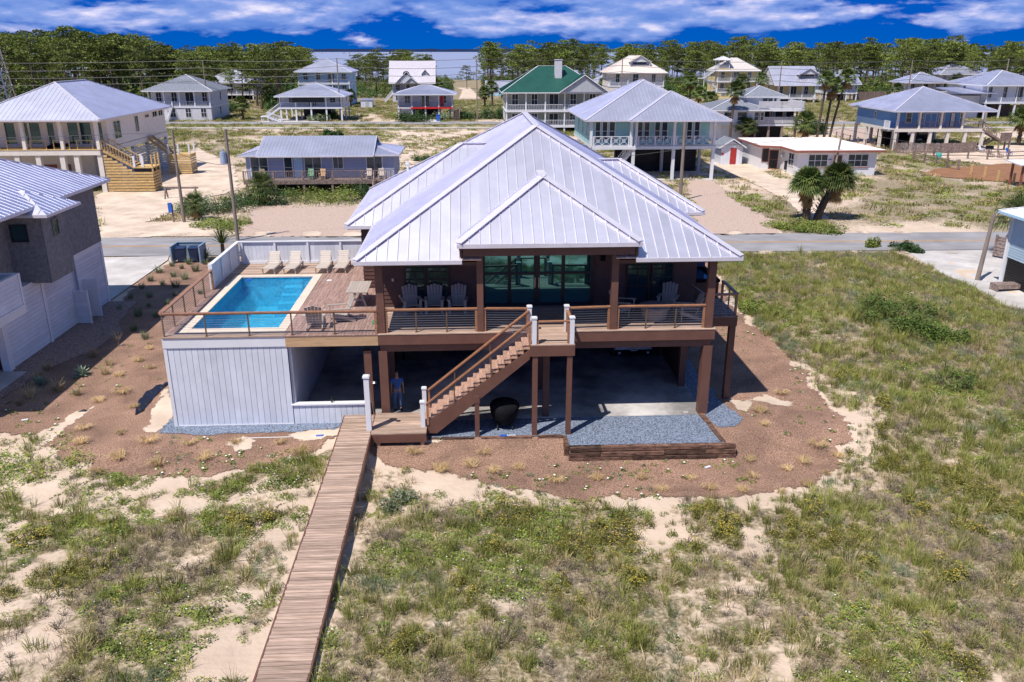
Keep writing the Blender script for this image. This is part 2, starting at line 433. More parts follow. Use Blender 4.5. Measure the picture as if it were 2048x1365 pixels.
def hip_roof(root, x0, x1, y0, y1, z, pitch, m, trim, spacing=.42, pieces=(), capw=.26, fascia=.16, gutter_m=None, faces='FBLR', soffit=None, top=None):
    rf = slot(root, 'roof')
    wx, wy = x1 - x0, y1 - y0
    h = min(wx, wy) / 2; zr = z + h * pitch
    if wx >= wy: a, b = Vector((x0 + h, y0 + h, zr)), Vector((x1 - h, y0 + h, zr))
    else: a, b = Vector((x0 + h, y0 + h, zr)), Vector((x0 + h, y1 - h, zr))
    A, B, C, D = Vector((x0, y0, z)), Vector((x1, y0, z)), Vector((x1, y1, z)), Vector((x0, y1, z))
    if wx >= wy: F, Rr, Bk, Lf = [A, B, b, a], [B, C, b], [C, D, a, b], [D, A, a]
    else: F, Rr, Bk, Lf = [A, B, a], [B, C, b, a], [C, D, b], [D, A, a, b]
    for k, f in (('F', F), ('R', Rr), ('B', Bk), ('L', Lf)):
        if k in faces: roof_face(rf, f, spacing, m, k in pieces)
    if wx >= wy: hips = [(A, a), (B, b), (C, b), (D, a)]
    else: hips = [(A, a), (B, a), (C, b), (D, b)]
    if capw:
        for p, q in hips:
            d = Vector((0, 0, .03)); MB().bar(p + d, q + d, capw, .035).build('hip_cap', trim, rf)
        if (a - b).length > .1:
            MB().bar(a + Vector((0, 0, .05)), b + Vector((0, 0, .05)), capw, .06).build('ridge_cap', trim, rf)
    fm = MB(); g = .012
    fm.box(x0 - g, x1 + g, y0 - .02, y0 + .02, z - fascia, z - .005); fm.box(x0 - g, x1 + g, y1 - .02, y1 + .02, z - fascia, z - .005)
    fm.box(x0 - .02, x0 + .02, y0 + .03, y1 - .03, z - fascia, z - .005); fm.box(x1 - .02, x1 + .02, y0 + .03, y1 - .03, z - fascia, z - .005)
    fm.build('fascia', gutter_m or trim, rf)
    so = MB().box(x0 + .03, x1 - .03, y0 + .03, y1 - .03, z - fascia - .02, z - fascia + .03).build('soffit', soffit or white, rf)
    return rf
def gable_roof(root, x0, x1, y0, y1, z, pitch, m, trim, axis='x', spacing=.45, wallm=None, th=.05, oh=.35, fascia=.15):
    rf = slot(root, 'roof')
    if axis == 'x':
        h = (y1 - y0) / 2; zr = z + h * pitch; c = y0 + h
        roof_face(rf, [(x0, y0, z), (x1, y0, z), (x1, c, zr), (x0, c, zr)], spacing, m)
        roof_face(rf, [(x1, y1, z), (x0, y1, z), (x0, c, zr), (x1, c, zr)], spacing, m)
        if wallm:
            for x in (x0 + oh, x1 - oh): MB().prism([(x - .05, y0 + oh, z), (x - .05, y1 - oh, z), (x - .05, c, zr - oh * pitch - .08)], (.1, 0, 0)).build('gable_wall', wallm, rf)
        f = MB()
        for x in (x0, x1):
            f.bar((x, y0, z - .06), (x, c, zr - .06), .05, fascia); f.bar((x, y1, z - .06), (x, c, zr - .06), .05, fascia)
        f.box(x0, x1, y0 - .03, y0 + .02, z - fascia, z - .01); f.box(x0, x1, y1 - .02, y1 + .03, z - fascia, z - .01)
        f.build('fascia', trim, rf)
    else:
        h = (x1 - x0) / 2; zr = z + h * pitch; c = x0 + h
        roof_face(rf, [(x0, y1, z), (x0, y0, z), (c, y0, zr), (c, y1, zr)], spacing, m)
        roof_face(rf, [(x1, y0, z), (x1, y1, z), (c, y1, zr), (c, y0, zr)], spacing, m)
        if wallm:
            for y in (y0 + oh, y1 - oh): MB().prism([(x0 + oh, y - .05, z), (x1 - oh, y - .05, z), (c, y - .05, zr - oh * pitch - .08)], (0, .1, 0)).build('gable_wall', wallm, rf)
        f = MB()
        for y in (y0, y1):
            f.bar((x0, y, z - .06), (c, y, zr - .06), .05, fascia); f.bar((x1, y, z - .06), (c, y, zr - .06), .05, fascia)
        f.box(x0 - .03, x0 + .02, y0, y1, z - fascia, z - .01); f.box(x1 - .02, x1 + .03, y0, y1, z - fascia, z - .01)
        f.build('fascia', trim, rf)
    return rf
def window(root, face, a, b, z0, z1, pos, fm=None, gm=None, cols=1, rows=2, name='window', fw=.09, d=.06):
    # face F: on plane y=pos looking -y ; L: plane x=pos looking -x ; R: plane x=pos looking +x
    fm = fm or white; gm = gm or far_glass
    sg = -1 if face in 'FL' else 1
    def bx(mb, a0, a1, c0, c1, p0, p1):
        q0, q1 = sorted((pos + sg * p0, pos + sg * p1))
        if face == 'F' or face == 'B': mb.box(a0, a1, q0, q1, c0, c1)
        else: mb.box(q0, q1, a0, a1, c0, c1)
    m = MB()
    bx(m, a - fw, a, z0 - fw, z1 + fw, .003, d); bx(m, b, b + fw, z0 - fw, z1 + fw, .003, d)
    bx(m, a, b, z0 - fw, z0, .003, d); bx(m, a, b, z1, z1 + fw, .003, d)
    t = fw * .3
    for k in range(1, cols): x = a + (b - a) * k / cols; bx(m, x - t, x + t, z0, z1, .004, d * .8)
    for k in range(1, rows): z = z0 + (z1 - z0) * k / rows; bx(m, a, b, z - t, z + t, .005, d * .75)
    o = m.build(name, fm, root)
    g = MB(); bx(g, a, b, z0, z1, .002, .02); g.build('pane', gm, o)
    return o
def railing(root, p, q, h=1.0, m=None, step=.16, post=2.0, bw=.035, pw=.09, name='railing', style='bal', toph=.06):
    m = m or white
    p, q = Vector(p), Vector(q); L = (q - p).length; d = (q - p) / L; Z = Vector((0, 0, 1))
    mb = MB()
    mb.bar(p + Z * h, q + Z * h, .09, toph); mb.bar(p + Z * .12, q + Z * .12, .05, .05)
    n = max(1, round(L / post))
    for k in range(n + 1): a = p + d * (L * k / n); mb.bar(a, a + Z * (h + .04), pw, pw, d)
    if style == 'bal':
        k = int(L / step)
        for i in range(1, k): a = p + d * (L * i / k); mb.bar(a + Z * .14, a + Z * (h - .03), bw, bw, d)
    elif style == 'x':
        for i in range(n):
            c0, c1 = L * i / n + pw, L * (i + 1) / n - pw; w = (c1 - c0); nn = max(1, round(w / .9))
            for j in range(nn):
                a0, a1 = c0 + w * j / nn, c0 + w * (j + 1) / nn; mid = (a0 + a1) / 2
                A = lambda t, z: p + d * t + Z * z
                mb.bar(A(a0, .15), A(a1, h - .05), .04, .05, d.cross(Z)); mb.bar(A(a0, h - .05), A(a1, .15), .04, .05, d.cross(Z))
                mb.bar(A(a0, .15), A(a0, h - .05), .05, .05, d); r = .2
                zc = h / 2 + .05
                for s0, s1 in (((-r, 0), (0, r)), ((0, r), (r, 0)), ((r, 0), (0, -r)), ((0, -r), (-r, 0))):
                    mb.bar(A(mid + s0[0], zc + s0[1]), A(mid + s1[0], zc + s1[1]), .035, .045, d.cross(Z))
    elif style == 'solid':
        mb.bar(p + Z * (h / 2), q + Z * (h / 2), .05, h * .9)
    return mb.build(name, m, root)
def posts(root, xs, z0, z1, w, m, name='post'):
    for x, y in xs: MB().box(x - w / 2, x + w / 2, y - w / 2, y + w / 2, z0, z1).build(name, m, root)
def walls(root, x0, x1, y0, y1, z0, z1, m, name='wall'):
    return MB().box(x0, x1, y0, y1, z0, z1).build(name, m, root)
def steps(root, p, q, width, m, n=None, side=(0, 1, 0), rail=None, string=True, name='staircase', tag_tread=False):
    # straight flight from foot p to head q
    p, q, sd_ = Vector(p), Vector(q), Vector(side).normalized() * (width / 2)
    n = n or max(2, round((q.z - p.z) / .19)); st = slot(root, name)
    run = Vector((q.x - p.x, q.y - p.y, 0)) / n; rise = (q.z - p.z) / n
    t = MB()
    for k in range(n):
        c = p + run * (k + .5) + Vector((0, 0, rise * (k + 1)))
        t.bar(c - sd_, c + sd_, run.length + .03, .05)
    t.build('tread', m, st)
    if string:
        for sg in (-1, 1): MB().bar(p + sd_ * sg * .96, q + sd_ * sg * .96 - Vector((0, 0, .1)), .05, .28).build('stringer', m, st)
    if rail:
        r = MB(); Z = Vector((0, 0, .95))
        for sg in (-1, 1):
            a, b = p + sd_ * sg, q + sd_ * sg
            r.bar(a + Z, b + Z, .07, .07); k = max(2, int((b - a).length / .3))
            for i in range(k + 1):
                c = a.lerp(b, i / k); w = .09 if i in (0, k) else .035
                r.bar(c, c + Z, w, w, (1, 0, 0))
        r.build('stair_rail', rail, st)
    return st
# ================================================================ ground
_ng = np.random.RandomState(11).rand(256, 256)
def vnoise(x, y):
    x = np.asarray(x, float); y = np.asarray(y, float)
    xi, yi = np.floor(x).astype(int), np.floor(y).astype(int); fx, fy = x - xi, y - yi
    fx, fy = fx * fx * (3 - 2 * fx), fy * fy * (3 - 2 * fy)
    g = lambda a, b: _ng[a & 255, b & 255]
    return (g(xi, yi) * (1 - fx) + g(xi + 1, yi) * fx) * (1 - fy) + (g(xi, yi + 1) * (1 - fx) + g(xi + 1, yi + 1) * fx) * fy
def fbm(x, y, o=4):
    s = 0; a = .5; t = 0
    for k in range(o): s = s + a * vnoise(x * 2 ** k + 17.3 * k, y * 2 ** k + 5.1 * k); t += a; a *= .55
    return s / t
def sstep(a, b, x):
    t = np.clip((np.asarray(x, float) - a) / (b - a), 0, 1); return t * t * (3 - 2 * t)
def to_uv(X, Y):
    dx, dy = X - HO.x, Y - HO.y
    return dx * math.cos(AL) + dy * math.sin(AL), -dx * math.sin(AL) + dy * math.cos(AL)
def terrain(X, Y):
    X = np.asarray(X, float); Y = np.asarray(Y, float)
    u, v = to_uv(X, Y)
    front = sstep(-1.4, -3.2, v)
    drop = -.12 - .42 * sstep(4, 8, u) * sstep(30, 15, u)
    rise = .55 * sstep(-5, -15, v)
    z = -.03 + front * (drop - .04) + rise * front
    mound = np.exp(-((u - 25) / 9.5) ** 2 - ((v - 12) / 9) ** 2)
    z = z + .9 * mound * sstep(14.8, 19, u) * sstep(31, 26, v)
    und = (fbm(X * .28, Y * .28, 3) - .5) * .55 * (sstep(-3.2, -7, v) + sstep(16.5, 21, u) * sstep(-4, 0, v) * sstep(27, 22, v))
    z = z + und
    return z
def zt(x, y): return float(terrain(x, y))

# bare or built areas where nothing grows, as plan polygons
def pxpoly(pts, z=0.0): return [tuple(at(x, y, z)[:2]) for x, y in pts]
BED = pxpoly([(-160, 900), (0, 880), (70, 888), (110, 925), (180, 945), (300, 968), (400, 968), (470, 950), (560, 930), (640, 915), (690, 885), (738, 890),
              (752, 935), (830, 948), (930, 958), (1010, 978), (1100, 988), (1300, 990), (1460, 988), (1560, 975), (1635, 950), (1685, 915), (1715, 882),
              (1690, 845), (1640, 800), (1590, 745), (1540, 700), (1500, 665), (1470, 640), (1440, 580), (1430, 520), (420, 522), (350, 527),
              (262, 572), (235, 628), (180, 678), (60, 758), (0, 795), (-160, 880)], -.25)
SANDBAND = pxpoly([(-20, 925), (120, 950), (300, 990), (430, 990), (560, 955), (650, 930), (680, 930), (660, 985), (640, 1020), (560, 1030), (500, 1010), (400, 1035), (330, 1050),
                   (150, 1045), (60, 1000), (-20, 960)], -.25)
SANDBAND2 = pxpoly([(745, 930), (850, 945), (1000, 975), (1110, 985), (1460, 985), (1640, 950), (1715, 880), (1640, 790), (1590, 745), (1640, 765), (1700, 800), (1790, 850), (1750, 900), (1790, 970),
                    (1690, 990), (1560, 1010), (1350, 1008), (1100, 1015), (950, 1010), (850, 1050), (760, 1075), (715, 1090), (735, 1000)], -.3)
def inside(poly, X, Y):
    X = np.asarray(X, float); Y = np.asarray(Y, float); r = np.zeros(X.shape, bool); n = len(poly)
    for i in range(n):
        (x0, y0), (x1, y1) = poly[i], poly[(i + 1) % n]
        if y0 == y1: continue
        c = ((y0 > Y) != (y1 > Y)) & (X < (x1 - x0) * (Y - y0) / (y1 - y0) + x0)
        r ^= c
    return r
ROADY = lambda X: 63.9 + .032 * X
HOUSEPLAN = [tuple(hw(u, v)[:2]) for u, v in ((-8.8, -.3), (15.2, -2.9), (15.2, 24), (-8.8, 24))]
DRIVE_R = pxpoly([(1780, 505), (1850, 530), (1905, 560), (1950, 585), (2010, 625), (2300, 640), (2300, 480), (1800, 487)])
def jit(X, Y, s=.9, a=.55):
    return X + (fbm(X * s + 31, Y * s, 3) - .5) * 2 * a, Y + (fbm(X * s, Y * s + 57, 3) - .5) * 2 * a
def density(X, Y):
    u, v = to_uv(X, Y)
    jx, jy = jit(X, Y)
    d = .74 + 1.0 * (fbm(X * .42 + 3, Y * .42 + 9, 4) - .5) * 2 + .35 * (fbm(X * 1.5, Y * 1.5, 2) - .5) * 2
    d = d + .34 * sstep(14, 18, u) + .12 * sstep(-1, 2, u) * sstep(-4, -6, v) - .10 * sstep(0, -6, u)
    d = d - .25 * sstep(-12, -15.5, v) * sstep(-1, 4, u)
    d = np.where(inside(SANDBAND, jx, jy) | inside(SANDBAND2, jx, jy), np.minimum(d - .42, .40), d)
    d = np.clip(d, 0, 1)
    bw = (u > -1.85) & (u < -.15)
    d = np.where(inside(BED, jx, jy) | inside(HOUSEPLAN, X, Y) | bw | inside(DRIVE_R, X, Y), 0, d)
    d = np.where(Y > ROADY(X) - 3.9, 0, d)
    d = np.where((u < -8) & (v > 1), 0, d)
    return d

def ground_mat():
    m = bpy.data.materials.new('dune ground'); m.use_nodes = True
    nt = m.node_tree; N, L = nt.nodes, nt.links; p = N['Principled BSDF']; p.inputs['Roughness'].default_value = .95; p.inputs['Specular IOR Level'].default_value = .15
    g = N.new('ShaderNodeNewGeometry')
    def nz(s, d=5):
        n = N.new('ShaderNodeTexNoise'); n.inputs['Scale'].default_value = s; n.inputs['Detail'].default_value = d; L.new(g.outputs['Position'], n.inputs['Vector']); return n.outputs[0]
    def rmp(src, pts):
        r = N.new('ShaderNodeValToRGB'); e = r.color_ramp.elements
        while len(e) < len(pts): e.new(.5)
        for k, (q, c) in enumerate(pts): e[k].position = q; e[k].color = (*c, 1) if hasattr(c, '__len__') else (c, c, c, 1)
        L.new(src, r.inputs[0]); return r.outputs[0]
    def mix(f, a, b):
        x = N.new('ShaderNodeMix'); x.data_type = 'RGBA'; L.new(f, x.inputs[0]); L.new(a, x.inputs[6]); L.new(b, x.inputs[7]); return x.outputs[2]
    sandc = rmp(nz(.6), [(.3, (.50, .395, .31)), (.7, (.61, .50, .405))])
    litter = rmp(nz(9), [(.35, (.11, .095, .055)), (.5, (.22, .185, .115)), (.66, (.43, .355, .26))])
    at_ = N.new('ShaderNodeAttribute'); at_.attribute_name = 'veg'
    ad = N.new('ShaderNodeMath'); ad.operation = 'MULTIPLY_ADD'; ad.inputs[1].default_value = .9; L.new(nz(3.5, 6), ad.inputs[0]); L.new(at_.outputs['Fac'], ad.inputs[2])
    f = rmp(ad.outputs[0], [(.80, 0), (1.2, .9)])
    L.new(mix(f, sandc, litter), p.inputs['Base Color'])
    b = N.new('ShaderNodeBump'); b.inputs['Strength'].default_value = .8; b.inputs['Distance'].default_value = .06
    L.new(nz(4, 6), b.inputs['Height']); L.new(b.outputs[0], p.inputs['Normal'])
    return m
def axis(fine0, fine1, step, far0, far1, g=1.25):
    a = list(np.arange(fine0, fine1 + 1e-6, step)); s = step; x = fine1
    while x < far1: s *= g; x += s; a.append(min(x, far1))
    s = step; x = fine0; pre = []
    while x > far0: s *= g; x -= s; pre.append(max(x, far0))
    return np.array(pre[::-1] + a)
SHORE = 455.0
xs = axis(-36, 52, .42, -9000, 9000, 1.22)
ys = np.concatenate([axis(-6, 59, .42, -160, 59.4, 1.3)[:-1], np.arange(60, 445, 4.0), [448, 452, 456, 460, 470, 500, 900, 3000, 9000]])
GX, GY = np.meshgrid(xs, ys)
GZ = terrain(GX, GY)
GZ = GZ - 2.2 * sstep(SHORE - 12, SHORE + 8, GY)
def grid_mesh(name, GX, GY, GZ, m):
    ny, nx = GX.shape
    V = np.stack([GX, GY, GZ], -1).reshape(-1, 3)
    i = np.arange(ny * nx).reshape(ny, nx)
    F = np.stack([i[:-1, :-1], i[:-1, 1:], i[1:, 1:], i[1:, :-1]], -1).reshape(-1, 4)
    me = bpy.data.meshes.new(name)
    me.vertices.add(len(V)); me.vertices.foreach_set('co', V.ravel())
    me.loops.add(F.size); me.loops.foreach_set('vertex_index', F.ravel().astype(np.int32))
    me.polygons.add(len(F)); me.polygons.foreach_set('loop_start', np.arange(0, F.size, 4, dtype=np.int32))
    me.polygons.foreach_set('use_smooth', np.ones(len(F), bool))
    me.update(calc_edges=True); me.validate(); me.materials.append(m)
    return me
gm = grid_mesh('ground', GX, GY, GZ, ground_mat())
vegv = density(GX, GY)
far_v = np.clip(.52 + .9 * (fbm(GX * .09, GY * .09, 4) - .5) * 2, 0, .9)
vegv = np.where(GY > ROADY(GX) - 3.9, np.where(GY > 205, .95, far_v), vegv)
at_ = gm.attributes.new('veg', 'FLOAT', 'POINT'); at_.data.foreach_set('value', vegv.ravel().astype(np.float32))
ground = bpy.data.objects.new('ground', gm); col.objects.link(ground)
tag(ground, 'pale dune sand and thin litter running inland from the beach', 'ground', kind='structure')

EXCL = []
def sheet(name, poly, dz, m, label, cat='ground', res=.3, rough=.25, edge=.5, flat=None, kind='structure'):
    # an irregular patch of ground cover: a conforming sheet just above the terrain
    B = []
    n = len(poly)
    if 'hummocky' not in label: EXCL.append(poly)
    for i in range(n):
        a, b = Vector(poly[i]), Vector(poly[(i + 1) % n]); k = max(1, int((b - a).length / edge))
        for j in range(k):
            p = a.lerp(b, j / k)
            if rough:
                ox = (fbm(np.array(p.x * 1.3), np.array(p.y * 1.3), 3) - .5) * 2 * rough * 2; oy = (fbm(np.array(p.x * 1.3 + 40), np.array(p.y * 1.3 + 9), 3) - .5) * 2 * rough * 2
                p = Vector((p.x + float(ox) + float(vnoise(p.x * 6, p.y * 6) - .5) * min(.3, rough * 1.4), p.y + float(oy) + float(vnoise(p.x * 6 + 9, p.y * 6) - .5) * min(.3, rough * 1.4)))
            B.append(p)
    X0, X1 = min(p.x for p in B), max(p.x for p in B); Y0, Y1 = min(p.y for p in B), max(p.y for p in B)
    pts = list(B); E = [(i, (i + 1) % len(B)) for i in range(len(B))]
    if X1 - X0 > 25 and res < .45: res = .45
    if flat is not None: res = max(res, (X1 - X0) / 45)
    if flat is None or rough > .09:
        gx, gy = np.meshgrid(np.arange(X0, X1, res), np.arange(Y0, Y1, res)); gx, gy = gx.ravel(), gy.ravel()
        ok = inside([tuple(p) for p in B], gx, gy)
        pts += [Vector((a, b)) for a, b in zip(gx[ok], gy[ok])]
    V, _, F, *_r = delaunay_2d_cdt(pts, E, [], 1, 1e-4)
    A = np.array([(p.x, p.y) for p in V])
    Z = terrain(A[:, 0], A[:, 1]) + dz if flat is None else np.full(len(A), flat)
    mb = MB(); mb.v = [(float(a[0]), float(a[1]), float(z)) for a, z in zip(A, Z)]; mb.f = [list(f) for f in F]; mb.mi = [0] * len(F)
    soft = rough > .09
    if soft:
        if m.name not in RAG: RAG[m.name] = ragged(m, m.name + ' edge')
        m = RAG[m.name]
    o = mb.build(name, m)
    if soft:
        BB = np.array([(p.x, p.y) for p in B]); wd = min(.9, .25 + rough)
        dmin = np.array([np.sqrt(((BB - a) ** 2).sum(1)).min() for a in A]); o.data.attributes.new('edge_in', 'FLOAT', 'POINT').data.foreach_set('value', np.clip(dmin / wd, 0, 1.2).astype(np.float32))
    return tag(o, label, cat, kind=kind)
sheet('mulch_bed', BED, .035, mulch, 'reddish brown pine straw bed wrapping round the big brown house', res=.45, rough=.3, edge=.16)
sheet('gravel_strip', pxpoly([(312, 872), (345, 830), (352, 840), (700, 836), (690, 862), (560, 868), (400, 876)], -.05), .06, gravel_blue, 'blue grey gravel strip along the foot of the white pool wall', rough=.1, edge=.25)
sheet('gravel_strip', [tuple(hw(u, v)[:2]) for u, v in ((13.2, -.2), (13.45, -1.4), (14.3, -1.3), (14.9, -.4), (14.6, 1.5), (14.2, 12), (13.2, 12))], .06, gravel_blue, 'blue grey gravel running beside the garage slab to the timber wall', rough=.1, edge=.3)
sheet('sand_patch', pxpoly([(286, 868), (300, 830), (320, 790), (338, 755), (346, 790), (352, 840), (320, 872)], -.05), .055, sand, 'pale sand strip beside the pool wall and black plastic', rough=.1, edge=.3)
sheet('sand_patch', pxpoly([(445, 898), (480, 876), (510, 885), (505, 902), (470, 908)], -.15), .055, sand, 'small sand patch in the pine straw with a straw tuft on it', rough=.12, edge=.25)
sheet('sand_patch', pxpoly([(1450, 800), (1480, 806), (1530, 795), (1590, 812), (1580, 826), (1510, 812), (1500, 842), (1478, 832)], -.1), .055, sand, 'forked sand patch in the straw bed by the side deck post', rough=.12, edge=.25)
sheet('sand_patch', pxpoly([(60, 885), (120, 850), (170, 820), (195, 800), (180, 835), (130, 870), (80, 910)], -.15), .055, sand, 'narrow sandy track crossing the straw bed toward the wild dune', rough=.15, edge=.3)
sheet('sand_patch', pxpoly([(560, 872), (620, 866), (690, 862), (690, 880), (600, 890)], -.15), .055, sand, 'thin sand patch at the end of the white pool wall', rough=.12, edge=.3)
sheet('sand_patch', pxpoly([(760, 880), (840, 874), (900, 885), (840, 895), (770, 892)], -.1), .055, sand, 'thin sand patch under the front edge of the stair landing', rough=.12, edge=.3)
LH = lambda u, v: tuple(hw(u, v)[:2])
sheet('gravel_bed', [LH(-18.5, 1), LH(-18.3, 18.2), LH(-16.6, 18.2), LH(-16.2, 14.2), LH(-15.3, 12.5), LH(-15.5, 9.5), LH(-16.6, 7), LH(-17.2, 1)], .06, gravel_red, 'reddish gravel bed along the white boarded wall of the shingled house', rough=.08, edge=.4)

def road(name, fn, w, x0, x1, z, m, label, n=60):
    mb = MB(); P = []
    for k in range(n + 1):
        x = x0 + (x1 - x0) * k / n; y = fn(x); P += [(x, y - w / 2, z), (x, y + w / 2, z)]
    mb.add(P, [(2 * k, 2 * k + 2, 2 * k + 3, 2 * k + 1) for k in range(n)])
    return tag(mb.build(name, m), label, 'road', kind='structure')
road('road', ROADY, 6.4, -120, 160, .03, asphalt, 'grey two lane street with a faded yellow line behind the big house')
for s_ in (-.14, .14):
    road('road_marking', lambda X: ROADY(X) + s_, .12, -120, 160, .036, yel_line, 'faded double yellow centre line of the near street')
def strip(f0, f1, x0, x1): return [(x, f0(x)) for x in np.arange(x0, x1, 4.0)] + [(x, f1(x)) for x in np.arange(x1, x0, -4.0)]
sheet('road_shoulder', strip(lambda X: ROADY(X) + 2.7, lambda X: ROADY(X) + 5.2, -70, 90), 0, sand, 'sandy shoulder drifting onto the far side of the near street', rough=.35, flat=.042, edge=.5)
sheet('road_shoulder', strip(lambda X: ROADY(X) - 4.3, lambda X: ROADY(X) - 2.75, -70, 90), 0, sand, 'narrow sandy shoulder on the near side of the street', rough=.25, flat=.042, edge=.5)
R2 = lambda X: 177.5 + .006 * X
road('road', R2, 6.2, -260, 320, .06, asphalt, 'far grey street in front of the pine wood houses')
road('footpath', lambda X: R2(X) - 11.5, 2.2, -260, 320, .06, concrete, 'pale footpath running along the far street')
road('grass_verge', lambda X: R2(X) - 6.8, 6.6, -260, 320, .04, lawn, 'green verge between the footpath and the far street')

sheet('driveway', [LH(-18.3, 18.35), LH(-27, 18.35), LH(-27, 29.3)] + pxpoly([(338, 513), (336, 521), (222, 601)]), .02, concrete, 'pale concrete driveway beside the shingled house', cat='driveway', rough=0, flat=.045)
sheet('driveway', pxpoly([(1795, 492), (1850, 528), (1905, 556), (1952, 584), (2010, 640), (2300, 660), (2300, 487)]), .02, concrete, 'cracked concrete driveway beside the pale blue house by the leaning pole', cat='driveway', rough=.05, flat=None, res=1.2)
sheet('driveway', pxpoly([(476, 476), (500, 412), (735, 412), (760, 476)]), .02, drive_pink, 'pinkish gravel parking area in front of the blue cottage', cat='driveway', rough=.3, flat=.03)
sheet('driveway', pxpoly([(1392, 470), (1368, 362), (1425, 358), (1470, 400), (1545, 440), (1560, 470)]), .02, drive_pink, 'tan gravel drive below the teal house', cat='driveway', rough=.3, flat=.03)
sheet('sand_lot', pxpoly([(195, 478), (190, 390), (330, 330), (395, 295), (470, 330), (480, 380), (400, 400), (300, 445), (420, 440), (470, 472)]), .02, sand, 'bare graded sand round the house under construction', rough=.3, flat=.025, edge=1.0)
sheet('sand_lot', pxpoly([(1770, 300), (1960, 292), (2120, 290), (2120, 345), (1900, 322)]), .02, sand, 'raked sand yard beside the sky blue house', rough=.3, flat=.03, edge=1.0)
sheet('soil_lot', pxpoly([(1845, 350), (1870, 338), (2100, 322), (2100, 368), (1960, 362)]), .02, brownsoil, 'bare brown soil plot behind the post and rail fence', rough=.3, flat=.035, edge=1.0)
sheet('sand_lot', pxpoly([(1660, 262), (1665, 248), (1770, 248), (1740, 300), (1700, 285)]), .02, drive_pink, 'pink sand drive under the sky blue house', rough=.3, flat=.03, edge=1.0)
sheet('sand_lot', pxpoly([(700, 335), (690, 300), (790, 262), (960, 262), (900, 300), (800, 345)]), .02, sand, 'hummocky bare sand lot behind the blue cottage', rough=.8, flat=.03, edge=1.0)
sheet('lane', pxpoly([(918, 198), (925, 180), (912, 176), (940, 176), (962, 198)]), .02, sand, 'sandy lane leading to the bay between the palms', rough=.2, flat=.03, edge=3.0)
sheet('driveway', pxpoly([(1940, 275), (2048, 258), (2120, 262), (2120, 272), (1990, 280)]), .02, sand, 'sandy drive curving off the far street at the lone palm', cat='driveway', rough=.3, flat=.035, edge=2.0)
sheet('driveway', pxpoly([(500, 247), (560, 238), (640, 239), (640, 247)]), .02, concrete, 'pale drive of the raised grey cottage with screens', cat='driveway', rough=.1, flat=.05, edge=2.0)
sheet('driveway', pxpoly([(836, 246), (845, 236), (884, 236), (880, 246)]), .02, concrete, 'short drive under the red railed cottage', cat='driveway', rough=.1, flat=.05, edge=2.0)
sheet('driveway', pxpoly([(1400, 335), (1440, 320), (1560, 322), (1570, 332), (1530, 345), (1640, 395), (1660, 440), (1620, 440), (1560, 395), (1480, 355)]), .02, sand, 'sandy track leading to the white flat roofed house', cat='driveway', rough=.2, flat=.028, edge=1.0)
lot = MB(); lot.box(0, 1, 0, 1, 0, 1)

# the bay, the far shore
bay = MB().add([(-14000, SHORE - 1, -.9), (14000, SHORE - 1, -.9), (14000, 30000, -.9), (-14000, 30000, -.9)], [(0, 1, 2, 3)]).build('bay_water', bay_m)
tag(bay, 'pale grey blue bay beyond the pine wood', 'water', kind='structure')
fs = MB(); P = []
xx = np.linspace(-9000, 9000, 500); hh = 14 + 12 * fbm(xx * .012, xx * 0 + 3, 4)
for a, h_ in zip(xx, hh): P += [(a, 6500, -1), (a, 6500, h_), (a, 6900, h_ * .8), (a, 6900, -1)]
fs.add(P, [(4 * k + j, 4 * k + 4 + j, 4 * k + 5 + j, 4 * k + 1 + j) for k in range(len(xx) - 1) for j in range(3)])
tag(fs.build('far_shore', mat('far wooded shore', (.012, .035, .10), .9, 0, .2, (.01, .01, .05))), 'dark wooded shore on the far side of the bay', 'shore', kind='structure')  # blue of the distant air put into the wood's own colour
# ================================================================ the big brown house
DK = 3.85
house = thing('beach_house', 'big brown beach house on posts with silver metal hip roof and pool deck', 'house', (HO.x, HO.y, 0), AL)
EZ, PT = 6.90, .58
rf = slot(house, 'roof')
z_at = lambda v: EZ + (v + .4) * PT
SP = .405
A, B = Vector((-.7, -.4, EZ)), Vector((14.2, -.4, EZ)); ax, bx_ = Vector((6.75, 7.05, EZ + 7.45 * PT)), Vector((6.75, 14.85, EZ + 7.45 * PT))
C, D_ = Vector((14.2, 22.3, EZ)), Vector((-.7, 22.3, EZ))
roof_face(rf, [A, (4.1, -.4, EZ), (4.1, 4.4, z_at(4.4))], SP, metal_roof, True)
roof_face(rf, [(9.3, -.4, EZ), B, (9.3, 4.5, z_at(4.5))], SP, metal_roof, True)
roof_face(rf, [(4.1, 1.0, z_at(1)), (9.3, 1.0, z_at(1)), (9.3, 4.5, z_at(4.5)), ax, (4.1, 4.4, z_at(4.4))], SP, metal_roof, True)
roof_face(rf, [D_, A, ax, bx_], SP, metal_roof)
roof_face(rf, [B, C, bx_, ax], SP, metal_roof)
roof_face(rf, [C, D_, bx_], SP, metal_roof)
def caps(rf, L, w=.3):
    for p, q in L:
        d = Vector((0, 0, .045)); MB().bar(Vector(p) + d, Vector(q) + d, w, .03).build('hip_cap', metal_trim, rf)
caps(rf, [(A, ax), (B, ax), (C, bx_), (D_, bx_), (ax, bx_)])
